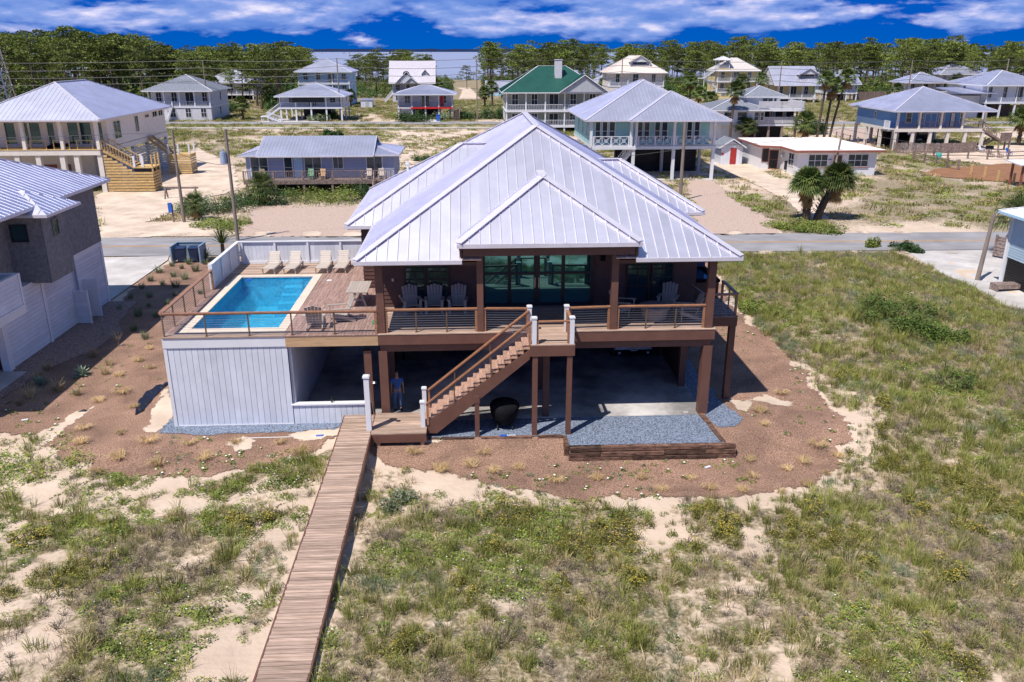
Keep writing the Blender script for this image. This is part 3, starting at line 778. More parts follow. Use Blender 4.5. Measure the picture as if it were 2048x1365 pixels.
# wings left and right
WL, WR = slot(house, 'roof'), slot(house, 'roof')
zl = EZ + 5.3 * PT
a_, b_ = Vector((3.35, 11.7, zl)), Vector((4.8, 11.7, zl))
roof_face(WL, [(-1.95, 6.4, EZ), (-.6, 6.4, EZ), b_, a_], SP, metal_roof, True)
roof_face(WL, [(-1.95, 17, EZ), (-1.95, 6.4, EZ), a_], SP, metal_roof)
roof_face(WL, [(-.6, 17, EZ), (-1.95, 17, EZ), a_, b_], SP, metal_roof)
caps(WL, [((-1.95, 6.4, EZ), a_), ((-1.95, 17, EZ), a_), (a_, b_)])
zr_ = EZ + 3.65 * PT
a_, b_ = Vector((11.61, 12.55, zr_)), Vector((10.4, 12.55, zr_))
roof_face(WR, [(14.1, 8.9, EZ), (15.26, 8.9, EZ), a_, b_], SP, metal_roof, True)
roof_face(WR, [(15.26, 8.9, EZ), (15.26, 16.2, EZ), a_], SP, metal_roof)
roof_face(WR, [(15.26, 16.2, EZ), (14.1, 16.2, EZ), b_, a_], SP, metal_roof)
caps(WR, [((15.26, 8.9, EZ), a_), ((15.26, 16.2, EZ), a_), (a_, b_)])
# entry porch hip
PR = slot(house, 'roof'); PZ = 7.55; pa = Vector((6.71, 2.93, PZ + 3.48 * PT)); pb = Vector((6.71, 4.3, pa.z))
roof_face(PR, [(3.23, -.55, PZ), (10.19, -.55, PZ), pa], SP, metal_roof, True)
roof_face(PR, [(3.23, .78, PZ), (3.23, -.55, PZ), pa, pb], SP, metal_roof)
roof_face(PR, [(10.19, -.55, PZ), (10.19, .78, PZ), pb, pa], SP, metal_roof)
caps(PR, [((3.23, -.55, PZ), pa), ((10.19, -.55, PZ), pa), (pa, pb)], .34)
fa = MB(); fa.box(3.2, 10.22, -.60, -.53, PZ - .17, PZ - .01); fa.box(3.17, 3.24, -.52, .8, PZ - .17, PZ - .01); fa.box(10.18, 10.25, -.52, .8, PZ - .17, PZ - .01)
fa.build('gutter', metal_trim, PR)
MB().box(3.26, 10.16, -.52, 3.58, PZ - .16, PZ - .10).build('porch_ceiling', brown, PR)
chk = MB()
for u0, u1 in ((3.27, 3.37), (10.05, 10.15)): chk.box(u0, u1, -.35, 1.4, EZ - .1, PZ - .165)
chk.build('cheek_wall', brown, PR)
MB().box(3.4, 10.02, -.36, -.12, 7.02, PZ - .165).build('porch_beam', brown_trim, PR)
gu = MB()
gu.box(-.74, 3.36, -.47, -.38, EZ - .16, EZ - .01); gu.box(10.06, 14.24, -.47, -.38, EZ - .16, EZ - .01)
gu.box(-.77, -.68, -.37, 22.3, EZ - .16, EZ - .01); gu.box(14.18, 14.27, -.37, 22.3, EZ - .16, EZ - .01)
gu.box(-2.02, -1.93, 6.38, 17.02, EZ - .16, EZ - .01); gu.box(-1.92, -.78, 6.33, 6.42, EZ - .16, EZ - .01)
gu.box(15.24, 15.33, 8.88, 16.22, EZ - .16, EZ - .01); gu.box(14.28, 15.23, 8.83, 8.92, EZ - .16, EZ - .01)
gu.build('gutter', metal_trim, rf)
so = MB(); so.box(-.66, 3.26, -.36, 3.58, EZ - .20, EZ - .14); so.box(10.17, 14.16, -.36, 3.58, EZ - .20, EZ - .14); so.box(-.66, -.1, 3.6, 22, EZ - .2, EZ - .14)
so.box(13.6, 14.16, 3.6, 22, EZ - .2, EZ - .14); so.box(-1.9, -.68, 6.44, 16.9, EZ - .2, EZ - .14); so.box(14.2, 15.2, 8.95, 16.1, EZ - .2, EZ - .14)
so.build('soffit', brown, rf)
pv = MB(); pv.tube((0.4, 14.3, 7.9), (.4, 14.3, 8.75), .06); pv.tube((.4, 14.3, 8.6), (.4, 14.3, 8.75), .1); pv.build('vent_pipe', white, rf)
# walls with lap siding
def lap_wall(root, p, q, z0, z1, m, reveal=.18, name='wall', back=.2):
    p, q = Vector((*p, 0)), Vector((*q, 0)); d = (q - p).normalized(); n = Vector((d.y, -d.x, 0))
    mb = MB(); k = max(1, round((z1 - z0) / reveal)); r = (z1 - z0) / k
    for i in range(k):
        a, b = z0 + i * r, z0 + (i + 1) * r
        mb.add([p + n * .035 + Vector((0, 0, a)), q + n * .035 + Vector((0, 0, a)), q + n * .008 + Vector((0, 0, b)), p + n * .008 + Vector((0, 0, b)), p + Vector((0, 0, a)), q + Vector((0, 0, a))],
               [(0, 1, 2, 3), (1, 0, 4, 5)])
    mb.prism([p - n * .001 + Vector((0, 0, z0)), q - n * .001 + Vector((0, 0, z0)), q - n * .001 + Vector((0, 0, z1)), p - n * .001 + Vector((0, 0, z1))], -n * back)
    return mb.build(name, m, root)
lap_wall(house, (-.1, 3.6), (13.6, 3.6), DK, EZ - .1, brown)
lap_wall(house, (3.5, 3.6), (9.9, 3.6), EZ - .099, 7.42, brown)
lap_wall(house, (-1.3, 6.7), (-.3, 6.7), DK - .1, EZ - .2, brown)
lap_wall(house, (-.1, 16.5), (-.1, 3.6), DK, EZ - .2, brown)
lap_wall(house, (-1.3, 16.4), (-1.3, 6.7), DK - .1, EZ - .2, brown)
lap_wall(house, (13.6, 3.6), (13.6, 9.4), DK, EZ - .2, brown)
lap_wall(house, (13.6, 9.5), (14.66, 9.5), DK - .3, EZ - .2, brown)
lap_wall(house, (14.66, 9.5), (14.66, 15.7), DK - .3, EZ - .2, brown)
MB().box(-.05, 13.55, 3.9, 21.7, DK - .3, EZ - .3).build('core', brown, house)
MB().box(-1.05, 14.4, 9.8, 15.4, DK - .3, EZ - .3).build('core', brown, house)
# entrance glass
gf = slot(house, 'glass_door')
gu0, gu1, gz0, gz1 = 4.23, 8.96, DK + .03, 6.85
us = [gu0, 5.36, 6.55, 7.70, gu1]; gzm = 5.32
fr = MB()
for k, u in enumerate(us):
    w = .13 if k == 2 else .075
    fr.box(u - w, u + w, 3.44, 3.56, gz0, gz1)
for a, b in zip(us, us[1:]):
    fr.box(a + .07, b - .07, 3.45, 3.555, gz0, gz0 + .13); fr.box(a + .07, b - .07, 3.45, 3.555, gzm - .05, gzm + .05); fr.box(a + .07, b - .07, 3.45, 3.555, gz1 - .09, gz1)
fr.build('door_frame', darkmetal, gf)
for a, b in zip(us, us[1:]):
    for z0, z1 in ((gz0 + .1, gzm - .04), (gzm + .04, gz1 - .05)):
        piece('pane', tint_glass, gf, a + .05, b - .05, 3.50, 3.53, z0, z1)
hd = MB(); hd.box(6.45, 6.48, 3.36, 3.40, 4.7, 5.15); hd.box(6.62, 6.65, 3.36, 3.40, 4.7, 5.15); hd.build('door_handle', steel, gf)
for u0, u1 in ((.90, 1.69), (1.86, 2.68), (10.56, 11.42), (11.65, 12.50)):
    window(house, 'F', u0, u1, 4.74, 6.12, 3.56, darkmetal, dark_glass, 2, 4, fw=.07, d=.09)
    window(house, 'F', u0, u1, 3.98, 4.62, 3.56, darkmetal, dark_glass, 1, 1, fw=.05, d=.08)
for u in (3.55, 9.42):
    s = MB(); s.box(u - .09, u + .09, 3.38, 3.56, 5.85, 6.35); s.box(u - .06, u + .06, 3.34, 3.375, 5.9, 6.3); s.build('wall_lantern', black, house)
ob = MB(); ob.box(.28, .37, 3.53, 3.56, 5.02, 5.15); ob.box(.55, .62, 3.53, 3.56, 4.3, 4.4); ob.build('outlet_box', steel, house)
# columns
for u, w in ((.12, .30), (4.04, .25), (9.36, .27), (13.24, .30)):
    top = EZ - .16 if u in (.12, 13.24) else 7.05
    MB().box(u - w / 2, u + w / 2, .02, .02 + w, DK + .004, top).build('column', brown_trim, house)
MB().box(.3, 3.9, .08, .26, EZ - .34, EZ - .2).build('eave_beam', brown, house); MB().box(9.5, 13.1, .08, .26, EZ - .34, EZ - .2).build('eave_beam', brown, house)
gcol = [(.12, .2, .34), (-.5, .25, .3), (6.7, .25, .27), (13.3, .25, .38)] + [(u, v, .3) for u in (.12, 6.7, 13.15) for v in (3.2, 7.2, 11.5, 15.5)]
for u, v, w in gcol: MB().box(u - w / 2, u + w / 2, v - w / 2, v + w / 2, -.05, 3.10).build('garage_post', brown_trim, house)
# deck structure
MB().box(-.02, 13.5, -.06, 0, 3.39, DK - .045).build('rim_board', brown_trim, house)
MB().box(.02, 13.42, .08, .34, 3.06, 3.38).build('floor_beam', brown_trim, house)
MB().box(-3.66, -.03, -.06, 0, 3.38, DK - .045).build('rim_board', tan_wood, house)
MB().box(.0, 13.5, .35, 21.5, 3.30, 3.62).build('floor_frame', brown, house)
MB().box(-3.6, -.02, .02, 11.7, 3.44, DK - .06).build('floor_frame', brown, house)  # solid box added under the boards to stop light leaking through
MB().box(13.52, 14.92, 1.53, 1.60, 3.40, DK - .045).build('rim_board', brown_trim, house)
MB().box(14.85, 14.92, 1.61, 8.6, 3.40, DK - .045).build('rim_board', brown_trim, house)
MB().box(13.52, 14.84, 1.61, 8.6, 3.5, DK - .06).build('floor_frame', brown, house)
for u, v in ((14.78, 1.75), (14.78, 8.4)): MB().box(u - .13, u + .13, v - .13, v + .13, -.3, 3.39).build('garage_post', brown_trim, house)
dk = slot(house, 'porch_floor')
n = 26; w = 3.66 / n
for k in range(n):
    v = -.08 + k * w; piece('plank', plank_u, dk, -.02, 13.52, v + .004, v + w - .004, DK - .04, DK)
sdk = slot(house, 'side_deck')
for k in range(10):
    u = 13.54 + k * .139; piece('plank', plank_v, sdk, u, u + .133, 1.5, 8.6, DK - .04, DK - .002)
pdk = slot(house, 'pool_deck')
k = 0; u = -3.72
while u < -.03:
    v1 = 11.75 if u < -1.32 else 6.7
    for v0, v1_ in ((-.08, 4.1 + (k % 3) * .9), (4.106 + (k % 3) * .9, v1)):
        piece('plank', plank_v, pdk, u, min(u + .134, -.03), v0, v1_, DK - .04, DK)
    u += .14; k += 1
v = 9.38
while v < 11.7: piece('plank', plank_u, pdk, -8.4, -3.73, v, v + .134, DK - .04, DK); v += .14
for u in (-8.4, -8.26, -8.12): piece('plank', plank_v, pdk, u, u + .134, .5, 9.375, DK - .04, DK)
for v in (-.08, .06, .2, .34): piece('plank', plank_u, pdk, -8.4, -3.73, v, v + .134, DK - .04, DK)
# pool enclosure walls: vertical boards
pw = slot(house, 'pool_wall')
MB().box(-8.36, -3.62, .03, .12, -.1, 3.5).build('backing', brown, pw)
n = 20; u0, u1 = -8.28, -3.62; w = (u1 - u0) / n
for k in range(n): piece('board', board_white, pw, u0 + k * w + .007, u0 + (k + 1) * w - .007, 0, .028, .06, 3.39)
tr = MB(); tr.box(-8.42, -3.6, -.045, .02, 3.40, DK - .045); tr.box(-8.42, -8.285, -.025, .12, -.12, 3.40); tr.box(-8.28, -3.62, -.02, .029, -.12, .055)
tr.build('trim', white, pw)
MB().box(-3.615, -3.5, .125, 11.3, -.05, 3.43).build('inner_wall', board_white, pw)
MB().box(-8.42, -3.62, 11.0, 11.4, -.1, 3.5).build('back_wall', white, pw)
lw = slot(house, 'low_wall')
MB().box(-3.6, -.6, .03, .16, -.1, .84).build('backing', brown, lw)
n = 13; w = 3.1 / n
for k in range(n): piece('board', board_white, lw, -3.6 + k * w + .006, -3.6 + (k + 1) * w - .006, 0, .028, -.12, .84)
MB().box(-3.66, -.48, -.06, .22, .842, .90).build('sill', white, lw)
sw = slot(house, 'pool_wall')
n = 46; w = 11.4 / n
MB().box(-8.36, -8.30, .13, 11.4, -.1, 3.5).build('backing', brown, sw)
for k in range(n): piece('board', board_white, sw, -8.40, -8.365, .13 + k * w + .007, .13 + (k + 1) * w - .007, -.1, 3.5)
MB().box(-8.43, -8.36, .03, 11.8, 3.41, DK - .045).build('trim', white, sw)
MB().box(-3.48, 13.4, .02, 17, -.2, .04).build('garage_slab', slabmat, house)
MB().box(-3.5, 13.45, 16.6, 16.8, 0, 3.4).build('garage_wall', brown, house)  # this back wall and the side wall below are added to darken the garage
MB().box(13.2, 13.32, 3.4, 16.6, 0, 3.3).build('garage_wall', brown, house)
MB().box(-.2, -.05, 5.2, 16.6, 0, 3.4).build('garage_wall', brown, house)
MB().box(.4, 2.2, 7.0, 11.0, 0, 3.3).build('store_room', brown, house)
# fence round the pool deck
fn = slot(house, 'pool_fence')
n = 34; w = 6.9 / n
for k in range(n): piece('board', board_white, fn, -8.3 + k * w + .004, -8.3 + (k + 1) * w - .004, 11.76, 11.79, DK + .02, 5.0)
n = 24; w = 4.75 / n
for k in range(n): piece('board', board_white, fn, -8.43, -8.40, 7.0 + k * w + .004, 7.0 + (k + 1) * w - .004, DK + .02, 5.0)
ft = MB()
for k in range(5): u = -8.2 + k * 1.7; ft.box(u - .05, u + .05, 11.69, 11.758, DK + .003, 4.98)
for k in range(4): v = 7.05 + k * 1.5; ft.box(-8.398, -8.33, v - .05, v + .05, DK + .003, 4.98)
ft.box(-8.47, -1.35, 11.68, 11.83, 5.0, 5.05); ft.box(-8.48, -8.31, 6.95, 11.68, 5.0, 5.05); ft.box(-8.39, -1.4, 11.72, 11.757, DK + .003, DK + .14); ft.box(-8.395, -8.36, 7, 11.7, DK + .003, DK + .14)
ft.box(-8.5, -8.32, 6.86, 7.0, DK, 5.06)
ft.build('fence_trim', white, fn)

# cable railings
def cable_rail(root, p, q, inter=1, h=.95, ends=(True, True), slope=False, ncab=9, name='railing'):
    p, q = Vector(p), Vector(q); d = (q - p); L = d.length; d /= L; Z = Vector((0, 0, 1))
    rl = MB().bar(p + Z * h, q + Z * h, .14, .045).bar(p + Z * (h - .045), q + Z * (h - .045), .05, .04).build(name, rail_wood, root)
    for e, pt, sg in ((ends[0], p, 1), (ends[1], q, -1)):
        if e: a = pt + d * (.05 * sg); MB().bar(a + Z * .002, a + Z * (h - .03), .09, .09, d).build('rail_post', rail_wood, rl)
    for k in range(1, inter + 1):
        a = p.lerp(q, k / (inter + 1)); MB().bar(a + Z * .003, a + Z * (h - .06), .05, .05, d).bar(a + Z * .003, a + Z * .02, .1, .1, d).build('rail_post', bronze, rl)
    cb = MB()
    for k in range(ncab):
        z = .09 + k * (h - .17) / (ncab - 1); cb.tube(p + Z * z, q + Z * z, .0055, n=5, cap=False)
    cb.build('cable', steel, rl)
    return rl
cable_rail(house, (.28, .12, DK), (3.92, .12, DK), 2)
cable_rail(house, (4.17, .12, DK), (5.92, .02, DK), 0)
cable_rail(house, (7.55, .02, DK), (9.22, .12, DK), 0)
cable_rail(house, (9.5, .12, DK), (13.08, .12, DK), 2)
cable_rail(house, (-8.36, .03, DK), (-.04, .03, DK), 4, ends=(False, True))
cable_rail(house, (-8.36, 6.85, DK), (-8.36, .03, DK), 4, ends=(True, False))
MB().bar((-8.33, .06, DK + .003), (-8.33, .06, DK + .9), .05, .05).build('rail_post', bronze, house)
cable_rail(house, (13.54, 1.62, DK), (14.84, 1.62, DK), 0, ends=(False, False))
cable_rail(house, (14.84, 1.62, DK), (14.84, 3.7, DK), 1, ends=(True, True))
MB().bar((13.52, 1.7, DK + .9), (13.3, 3.5, DK + .9), .12, .045).build('handrail', rail_wood, house)
# upper landing and stairs
ld = slot(house, 'stair_landing')
for k in range(11):
    v = -1.62 + k * .14; piece('plank', plank_u, ld, 5.93, 7.62, v, v + .134, DK - .045, DK - .003)
lf = MB(); lf.box(5.9, 7.62, -1.64, -1.59, 3.38, DK - .05); lf.box(7.56, 7.62, -1.58, -.07, 3.38, DK - .05); lf.box(5.9, 5.96, -1.58, -.07, 3.38, DK - .05); lf.box(5.97, 7.55, -1.58, -.07, 3.45, DK - .06)
lf.build('rim_board', brown_trim, ld)
for u, v in ((6.10, -1.5), (7.44, -1.5)): MB().box(u - .1, u + .1, v - .1, v + .1, -.05, 3.375).build('landing_post', brown_trim, ld)
def white_post(root, u, v, z0, z1, w=.17):
    m = MB().box(u - w / 2, u + w / 2, v - w / 2, v + w / 2, z0, z1); m.box(u - w * .62, u + w * .62, v - w * .62, v + w * .62, z1, z1 + .05)
    m.prism([(u - w * .5, v - w * .5, z1 + .051), (u + w * .5, v - w * .5, z1 + .051), (u + w * .5, v + w * .5, z1 + .051), (u - w * .5, v + w * .5, z1 + .051)], (0, 0, .02))
    return m.build('newel_post', white, root)
white_post(ld, 6.06, -1.52, DK + .0, DK + 1.02); white_post(ld, 7.50, -1.52, DK + .0, DK + 1.02)
white_post(ld, 5.98, -.03, DK + .0, DK + 1.02); white_post(ld, 7.46, -.03, DK + .0, DK + 1.02)
cable_rail(ld, (6.15, -1.52, DK), (7.41, -1.52, DK), 0, ncab=0, h=.9) if False else None
lr = MB(); lr.bar((6.14, -1.52, DK + .9), (7.42, -1.52, DK + .9), .12, .05); lr.bar((7.49, -1.42, DK + .9), (7.47, -.12, DK + .9), .12, .05)
for u, v in ((6.19, -1.52), (7.37, -1.52), (7.49, -1.38), (7.47, -.17)): lr.box(u - .04, u + .04, v - .04, v + .04, DK + .001, DK + .87)
lr.build('landing_rail', rail_wood, ld)
cb = MB()
for k in range(9):
    z = DK + .08 + k * .09; cb.tube((7.49, -1.4, z), (7.47, -.14, z), .005, n=5, cap=False)
cb.build('cable', steel, ld)
LZ = .50
st = slot(house, 'staircase')
NS = 17; ua, ub = 1.80, 5.90; run = (ub - ua) / NS; rise = (DK - LZ) / (NS + 1)
for k in range(NS):
    u = ua + k * run; z = LZ + rise * (k + 1)
    piece('tread', tread_wood, st, u - .02, u + run / 2 - .004, -1.50, -.18, z - .045, z); piece('tread', tread_wood, st, u + run / 2, u + run + .01, -1.50, -.18, z - .045, z)
    piece('riser', tread_wood, st, u + run - .012, u + run + .004, -1.48, -.20, z + .001, z + rise - .047)
for v, dep in ((-1.53, .42), (-.16, .42)):
    MB().prism([(ua - .04, v, LZ - .30), (ua - .04, v, LZ + .1), (ub, v, DK - .22), (ub, v, DK - .62), (ua + .45, v, LZ - .32)], (0, .045, 0)).build('stringer', brown_trim, st)
sp = MB(); sp.box(3.75, 3.93, -1.56, -1.38, -.1, 1.72); sp.box(3.73, 3.95, -1.58, -1.2, 1.45, 1.75); sp.build('support_post', brown_trim, st)
slope = (DK - LZ) / (ub - ua)
for v in (-1.52, -.14):
    white_post(st, 1.72, v, LZ, LZ + 1.02)
    p, q = Vector((1.86, v, LZ + .02)), Vector((5.96, v, DK + .0)); Z = Vector((0, 0, 1)); h = .92
    rl = MB().bar(p + Z * h, q + Z * h, .13, .05).bar(p + Z * (h - .055), q + Z * (h - .055), .05, .05).build('handrail', rail_wood, st)
    for t, m_, w in ((.012, rail_wood, .085), (.985, rail_wood, .085), (.27, bronze, .05), (.62, bronze, .05)):
        a = p.lerp(q, t); MB().bar(a + Z * .0, a + Z * (h - .06), w, w, (1, 0, 0)).build('rail_post', m_, rl)
    cb = MB()
    for k in range(8): z = .16 + k * .085; cb.tube(p + Z * z, q + Z * z, .0055, n=5, cap=False)
    cb.build('cable', steel, rl)
ll = slot(house, 'stair_landing')
for k in range(14):
    v = -2.14 + k * .14; piece('plank', plank_u, ll, -.26, 1.86, v, v + .134, LZ - .04, LZ)
lb = MB(); lb.box(-.26, 1.86, -2.15, -2.10, .12, LZ - .045); lb.box(1.81, 1.86, -2.09, -.2, .12, LZ - .045); lb.box(-.25, 1.8, -2.09, -.2, .2, LZ - .05); lb.build('rim_board', brown_trim, ll)
for u in (0, 1.7): MB().box(u - .07, u + .07, -2.09, -1.95, -.4, .19).build('landing_post', tan_wood, ll)

# shower post on the lower landing
sh = thing('shower_post', 'tall white outdoor shower post with shower head where boardwalk meets stairs', 'shower', hw(-.36, -1.72, zt(*hw(-.36, -1.72)[:2]) - .05), AL)
MB().box(-.1, .1, -.1, .1, 0, 2.78).build('post', white, sh)
MB().box(-.13, .13, -.13, .13, 2.78, 2.84).box(-.1, .1, -.1, .1, 2.84, 2.87).build('cap', white, sh)
m = MB(); m.tube((.1, 0, 2.62), (.3, -.05, 2.62), .015); m.tube((.3, -.05, 2.64), (.3, -.05, 2.58), .03, .1, 12); m.build('shower_head', steel, sh)
m = MB(); pts = [(.11, -.06, 2.5), (.16, -.08, 1.9), (.22, -.09, 1.3), (.2, -.09, .95), (.11, -.06, .9)]
for a, b in zip(pts, pts[1:]): m.tube(a, b, .012, n=6)
m.build('hose', steel, sh)

# boardwalk to the beach
bwk = thing('boardwalk', 'long weathered plank boardwalk leading over the dune to the stairs', 'boardwalk', (HO.x, HO.y, 0), AL)
bz = lambda v: LZ + .14 * float(sstep(-3, -16, v))
v = -.30; k = 0
while v > -21:
    o = piece('plank', plank_u, bwk, -1.49 + rng.uniform(-.012, .012), -.29 + rng.uniform(-.012, .012), v - .131, v - .002 - rng.uniform(0, .008), bz(v) - .04, bz(v) + rng.uniform(-.004, .004))
    o.rotation_euler = (0, 0, rng.uniform(-.004, .004)); v -= .142
for u in (-1.52, -.27):
    m = MB(); vv = [-.3 - i * 1.0 for i in range(21)]
    for a, b in zip(vv, vv[1:]): m.bar((u, a, bz(a) - .13), (u, b, bz(b) - .13), .05, .24)
    m.build('stringer', brown_trim, bwk)
v = -1.4
while v > -21:
    for u in (-1.42, -.37):
        p = hw(u, v); MB().box(u - .06, u + .06, v - .06, v + .06, zt(p.x, p.y) - .3, bz(v) - .05).build('post', grey_wood, bwk)
    v -= 2.2

# gravel pad and its timber walls
gp = sheet('gravel_pad', [tuple(hw(u, v)[:2]) for u, v in ((1.9, .03), (1.9, -1.55), (7.3, -1.66), (7.3, -2.55), (13.45, -2.6), (13.1, .03))], 0, gravel_blue, 'blue grey gravel pad in front of the open garage', rough=0, edge=.4, flat=.03)
tw = thing('timber_wall', 'stepped retaining wall of dark timber ties round the gravel pad', 'retaining wall', (HO.x, HO.y, 0), AL)
MB().box(7.3, 13.4, -2.58, -.0, -.7, -.04).build('fill', tie_wood, tw)
for c in range(3):
    z0 = -.53 + c * .195; u = 7.38 - .03 * (2 - c)
    while u < 13.7:
        L = rng.choice((1.6, 2.1, 2.5, 1.2)); u1 = min(u + L, 13.86)
        if 13.86 - u1 < .5: u1 = 13.86
        dv = rng.uniform(-.03, .03); piece('tie', tie_wood, tw, u + .012, u1 - .012, -2.78 + dv - .05 * (2 - c), -2.57 + dv, z0 + rng.uniform(0, .012), z0 + .165); u = u1
    for k in range(2):
        o = piece('tie', tie_wood, tw, 13.32, 13.52, -2.55 + k * 1.38, -2.55 + (k + 1) * 1.38 - .02, z0 + .01, z0 + .2)
        o.location.x += -.06 - k * .08 + .02 * (2 - c); o.rotation_euler.z = .08
    piece('tie', tie_wood, tw, 7.22 - .03 * (2 - c), 7.37 - .03 * (2 - c), -2.6, -1.72, z0 + .005, z0 + .195)
edg = thing('timber_edging', 'low timber edging in front of the stair posts', 'edging', (HO.x, HO.y, 0), AL)
for u0, u1 in ((1.9, 3.7), (3.98, 5.98), (6.24, 7.2)): piece('tie', tie_wood, edg, u0, u1, -1.74, -1.6, -.22, .05)

# swimming pool
pool = thing('swimming_pool', 'rectangular swimming pool with blue water and cream coping sunk in the deck', 'pool', (HO.x, HO.y, 0), AL)
pu0, pu1, pv0, pv1 = -7.62, -4.08, .96, 9.08
WZ = DK - .11
m = MB(); g = .06
m.box(pu0 - .2, pu1 + .2, pv0 - .2, pv1 + .2, 2.15, 2.3)
m.box(pu0 - .2, pu0, pv0 - .2, pv1 + .2, 2.301, DK - .055); m.box(pu1, pu1 + .2, pv0 - .2, pv1 + .2, 2.301, DK - .055)
m.box(pu0 + .001, pu1 - .001, pv0 - .2, pv0, 2.301, DK - .055); m.box(pu0 + .001, pu1 - .001, pv1, pv1 + .2, 2.301, DK - .055)
m.build('shell', shell_m, pool)
m = MB(); m.box(pu1 - .55, pu1 - .002, pv0 + .002, pv1 - .002, 2.301, 3.1)
for k in range(4): m.box(pu1 - 1.7 + k * .1, pu1 - .552, pv1 - .45 * (4 - k) / 1.2 - .3, pv1 - .003 - k * .001, 2.302 + k * .28, 2.582 + k * .28)
m.build('bench', shell_m, pool)
MB().add([(pu0, pv0, WZ), (pu1, pv0, WZ), (pu1, pv1, WZ), (pu0, pv1, WZ)], [(0, 1, 2, 3)]).build('water', pool_water_m, pool)
n = 14
for k in range(n):
    v0, v1 = .48 + k * (8.88 / n), .48 + (k + 1) * (8.88 / n)
    piece('coping_stone', coping_m, pool, -7.98, pu0 + .03, v0 + .003, v1 - .003, DK - .05, DK + .012); piece('coping_stone', coping_m, pool, pu1 - .03, -3.735, v0 + .003, v1 - .003, DK - .05, DK + .012)
n = 6
for k in range(n):
    u0, u1 = pu0 + .034 + k * (pu1 - pu0 - .068) / n, pu0 + .034 + (k + 1) * (pu1 - pu0 - .068) / n
    piece('coping_stone', coping_m, pool, u0 + .003, u1 - .003, .48, pv0 + .03, DK - .05, DK + .012); piece('coping_stone', coping_m, pool, u0 + .003, u1 - .003, pv1 - .03, 9.36, DK - .05, DK + .012)
fl = thing('chlorine_float', 'small blue chlorine float in the corner of the pool', 'pool float', hw(-7.2, 8.75, WZ - .02), AL)
MB().lathe([(.05, 0), (.12, .02), (.13, .06), (.06, .08), (.05, .12)], 14).build('float_body', blue_plastic, fl)
sk = MB().lathe([(.13, 0), (.13, .012), (.11, .016)], 18).build('skimmer_lid', white); tag(sk, 'round white skimmer lid set in the deck boards by the pool', 'lid'); sk.location = hw(-3.2, 8.2, DK + .001)
# ================================================================ furniture on the decks
def adirondack(name, label, u, v, yaw, m, group=None):
    t = thing(name, label, 'chair', hw(u, v, DK + .002), AL + yaw, group)     # faces local -y
    t.scale = (1.12, 1.12, 1.12)
    st_ = slot(t, 'seat')
    for k in range(5):
        y = -.28 + k * .115; MB().bar((-.26, y, .36 - .03 * k), (.26, y, .36 - .03 * k), .105, .022).build('slat', m, st_)
    bk = slot(t, 'backrest')
    for k in range(5):
        x = -.225 + k * .1125; top = .98 - .035 * abs(k - 2)
        MB().bar((x * .92, .24, .24), (x * 1.1, .24 + (top - .24) * .42, top), .10, .022, (0, 1, 0)).build('slat', m, bk)
    MB().bar((-.28, .36, .55), (.28, .36, .55), .03, .07).build('back_rail', m, t)
    for s in (-1, 1):
        MB().bar((s * .33, -.36, .56), (s * .33, .34, .52), .13, .025).build('armrest', m, t)
        MB().bar((s * .30, -.30, 0), (s * .30, -.30, .545), .10, .03, (0, 1, 0)).build('leg', m, t)
        MB().bar((s * .27, -.34, .34), (s * .27, .52, .03), .03, .11).build('leg', m, t)
    return t
adirondack('adirondack_chair', 'taupe slatted chair with back to the rail by the pool corner', -2.62, .95, R(185), resin)
adirondack('adirondack_chair', 'taupe slatted chair on the open deck turned toward the pool', -1.75, 1.75, R(-70), resin)
adirondack('adirondack_chair', 'taupe chair under the porch roof below the double window, left of three', 1.15, 2.75, R(12), resin)
adirondack('adirondack_chair', 'taupe chair under the porch roof, middle one of three in a row', 2.12, 2.75, R(0), resin)
adirondack('adirondack_chair', 'taupe chair under the porch roof, of three the one next to the glass doors', 3.12, 2.75, R(-4), resin)
adirondack('adirondack_chair', 'taupe chair behind the covered round table near the glass doors', 10.15, 2.05, R(62), resin)
adirondack('adirondack_chair', 'taupe chair behind the covered table, under the window near the hot tub', 12.15, 2.6, R(-22), resin)
adirondack('adirondack_chair', 'taupe chair at the corner column, side on to the covered table', 12.65, 1.2, R(-88), resin)
ftb = thing('fire_table', 'round fire table under a grey fabric cover on the porch', 'table', hw(11.3, 1.35, DK + .002), AL)
MB().lathe([(.50, 0), (.53, .1), (.56, .42), (.66, .52), (.67, .58), (.60, .61), (.2, .63)], 28).build('fabric_cover', mat('grey fabric cover', (.26, .23, .22), .9, 0, .15, (4, 4, 4), bump=.4, bscale=8), ftb, True)
MB().lathe([(.3, .001), (.32, .02), (.3, .04)], 20).build('base', black, ftb)
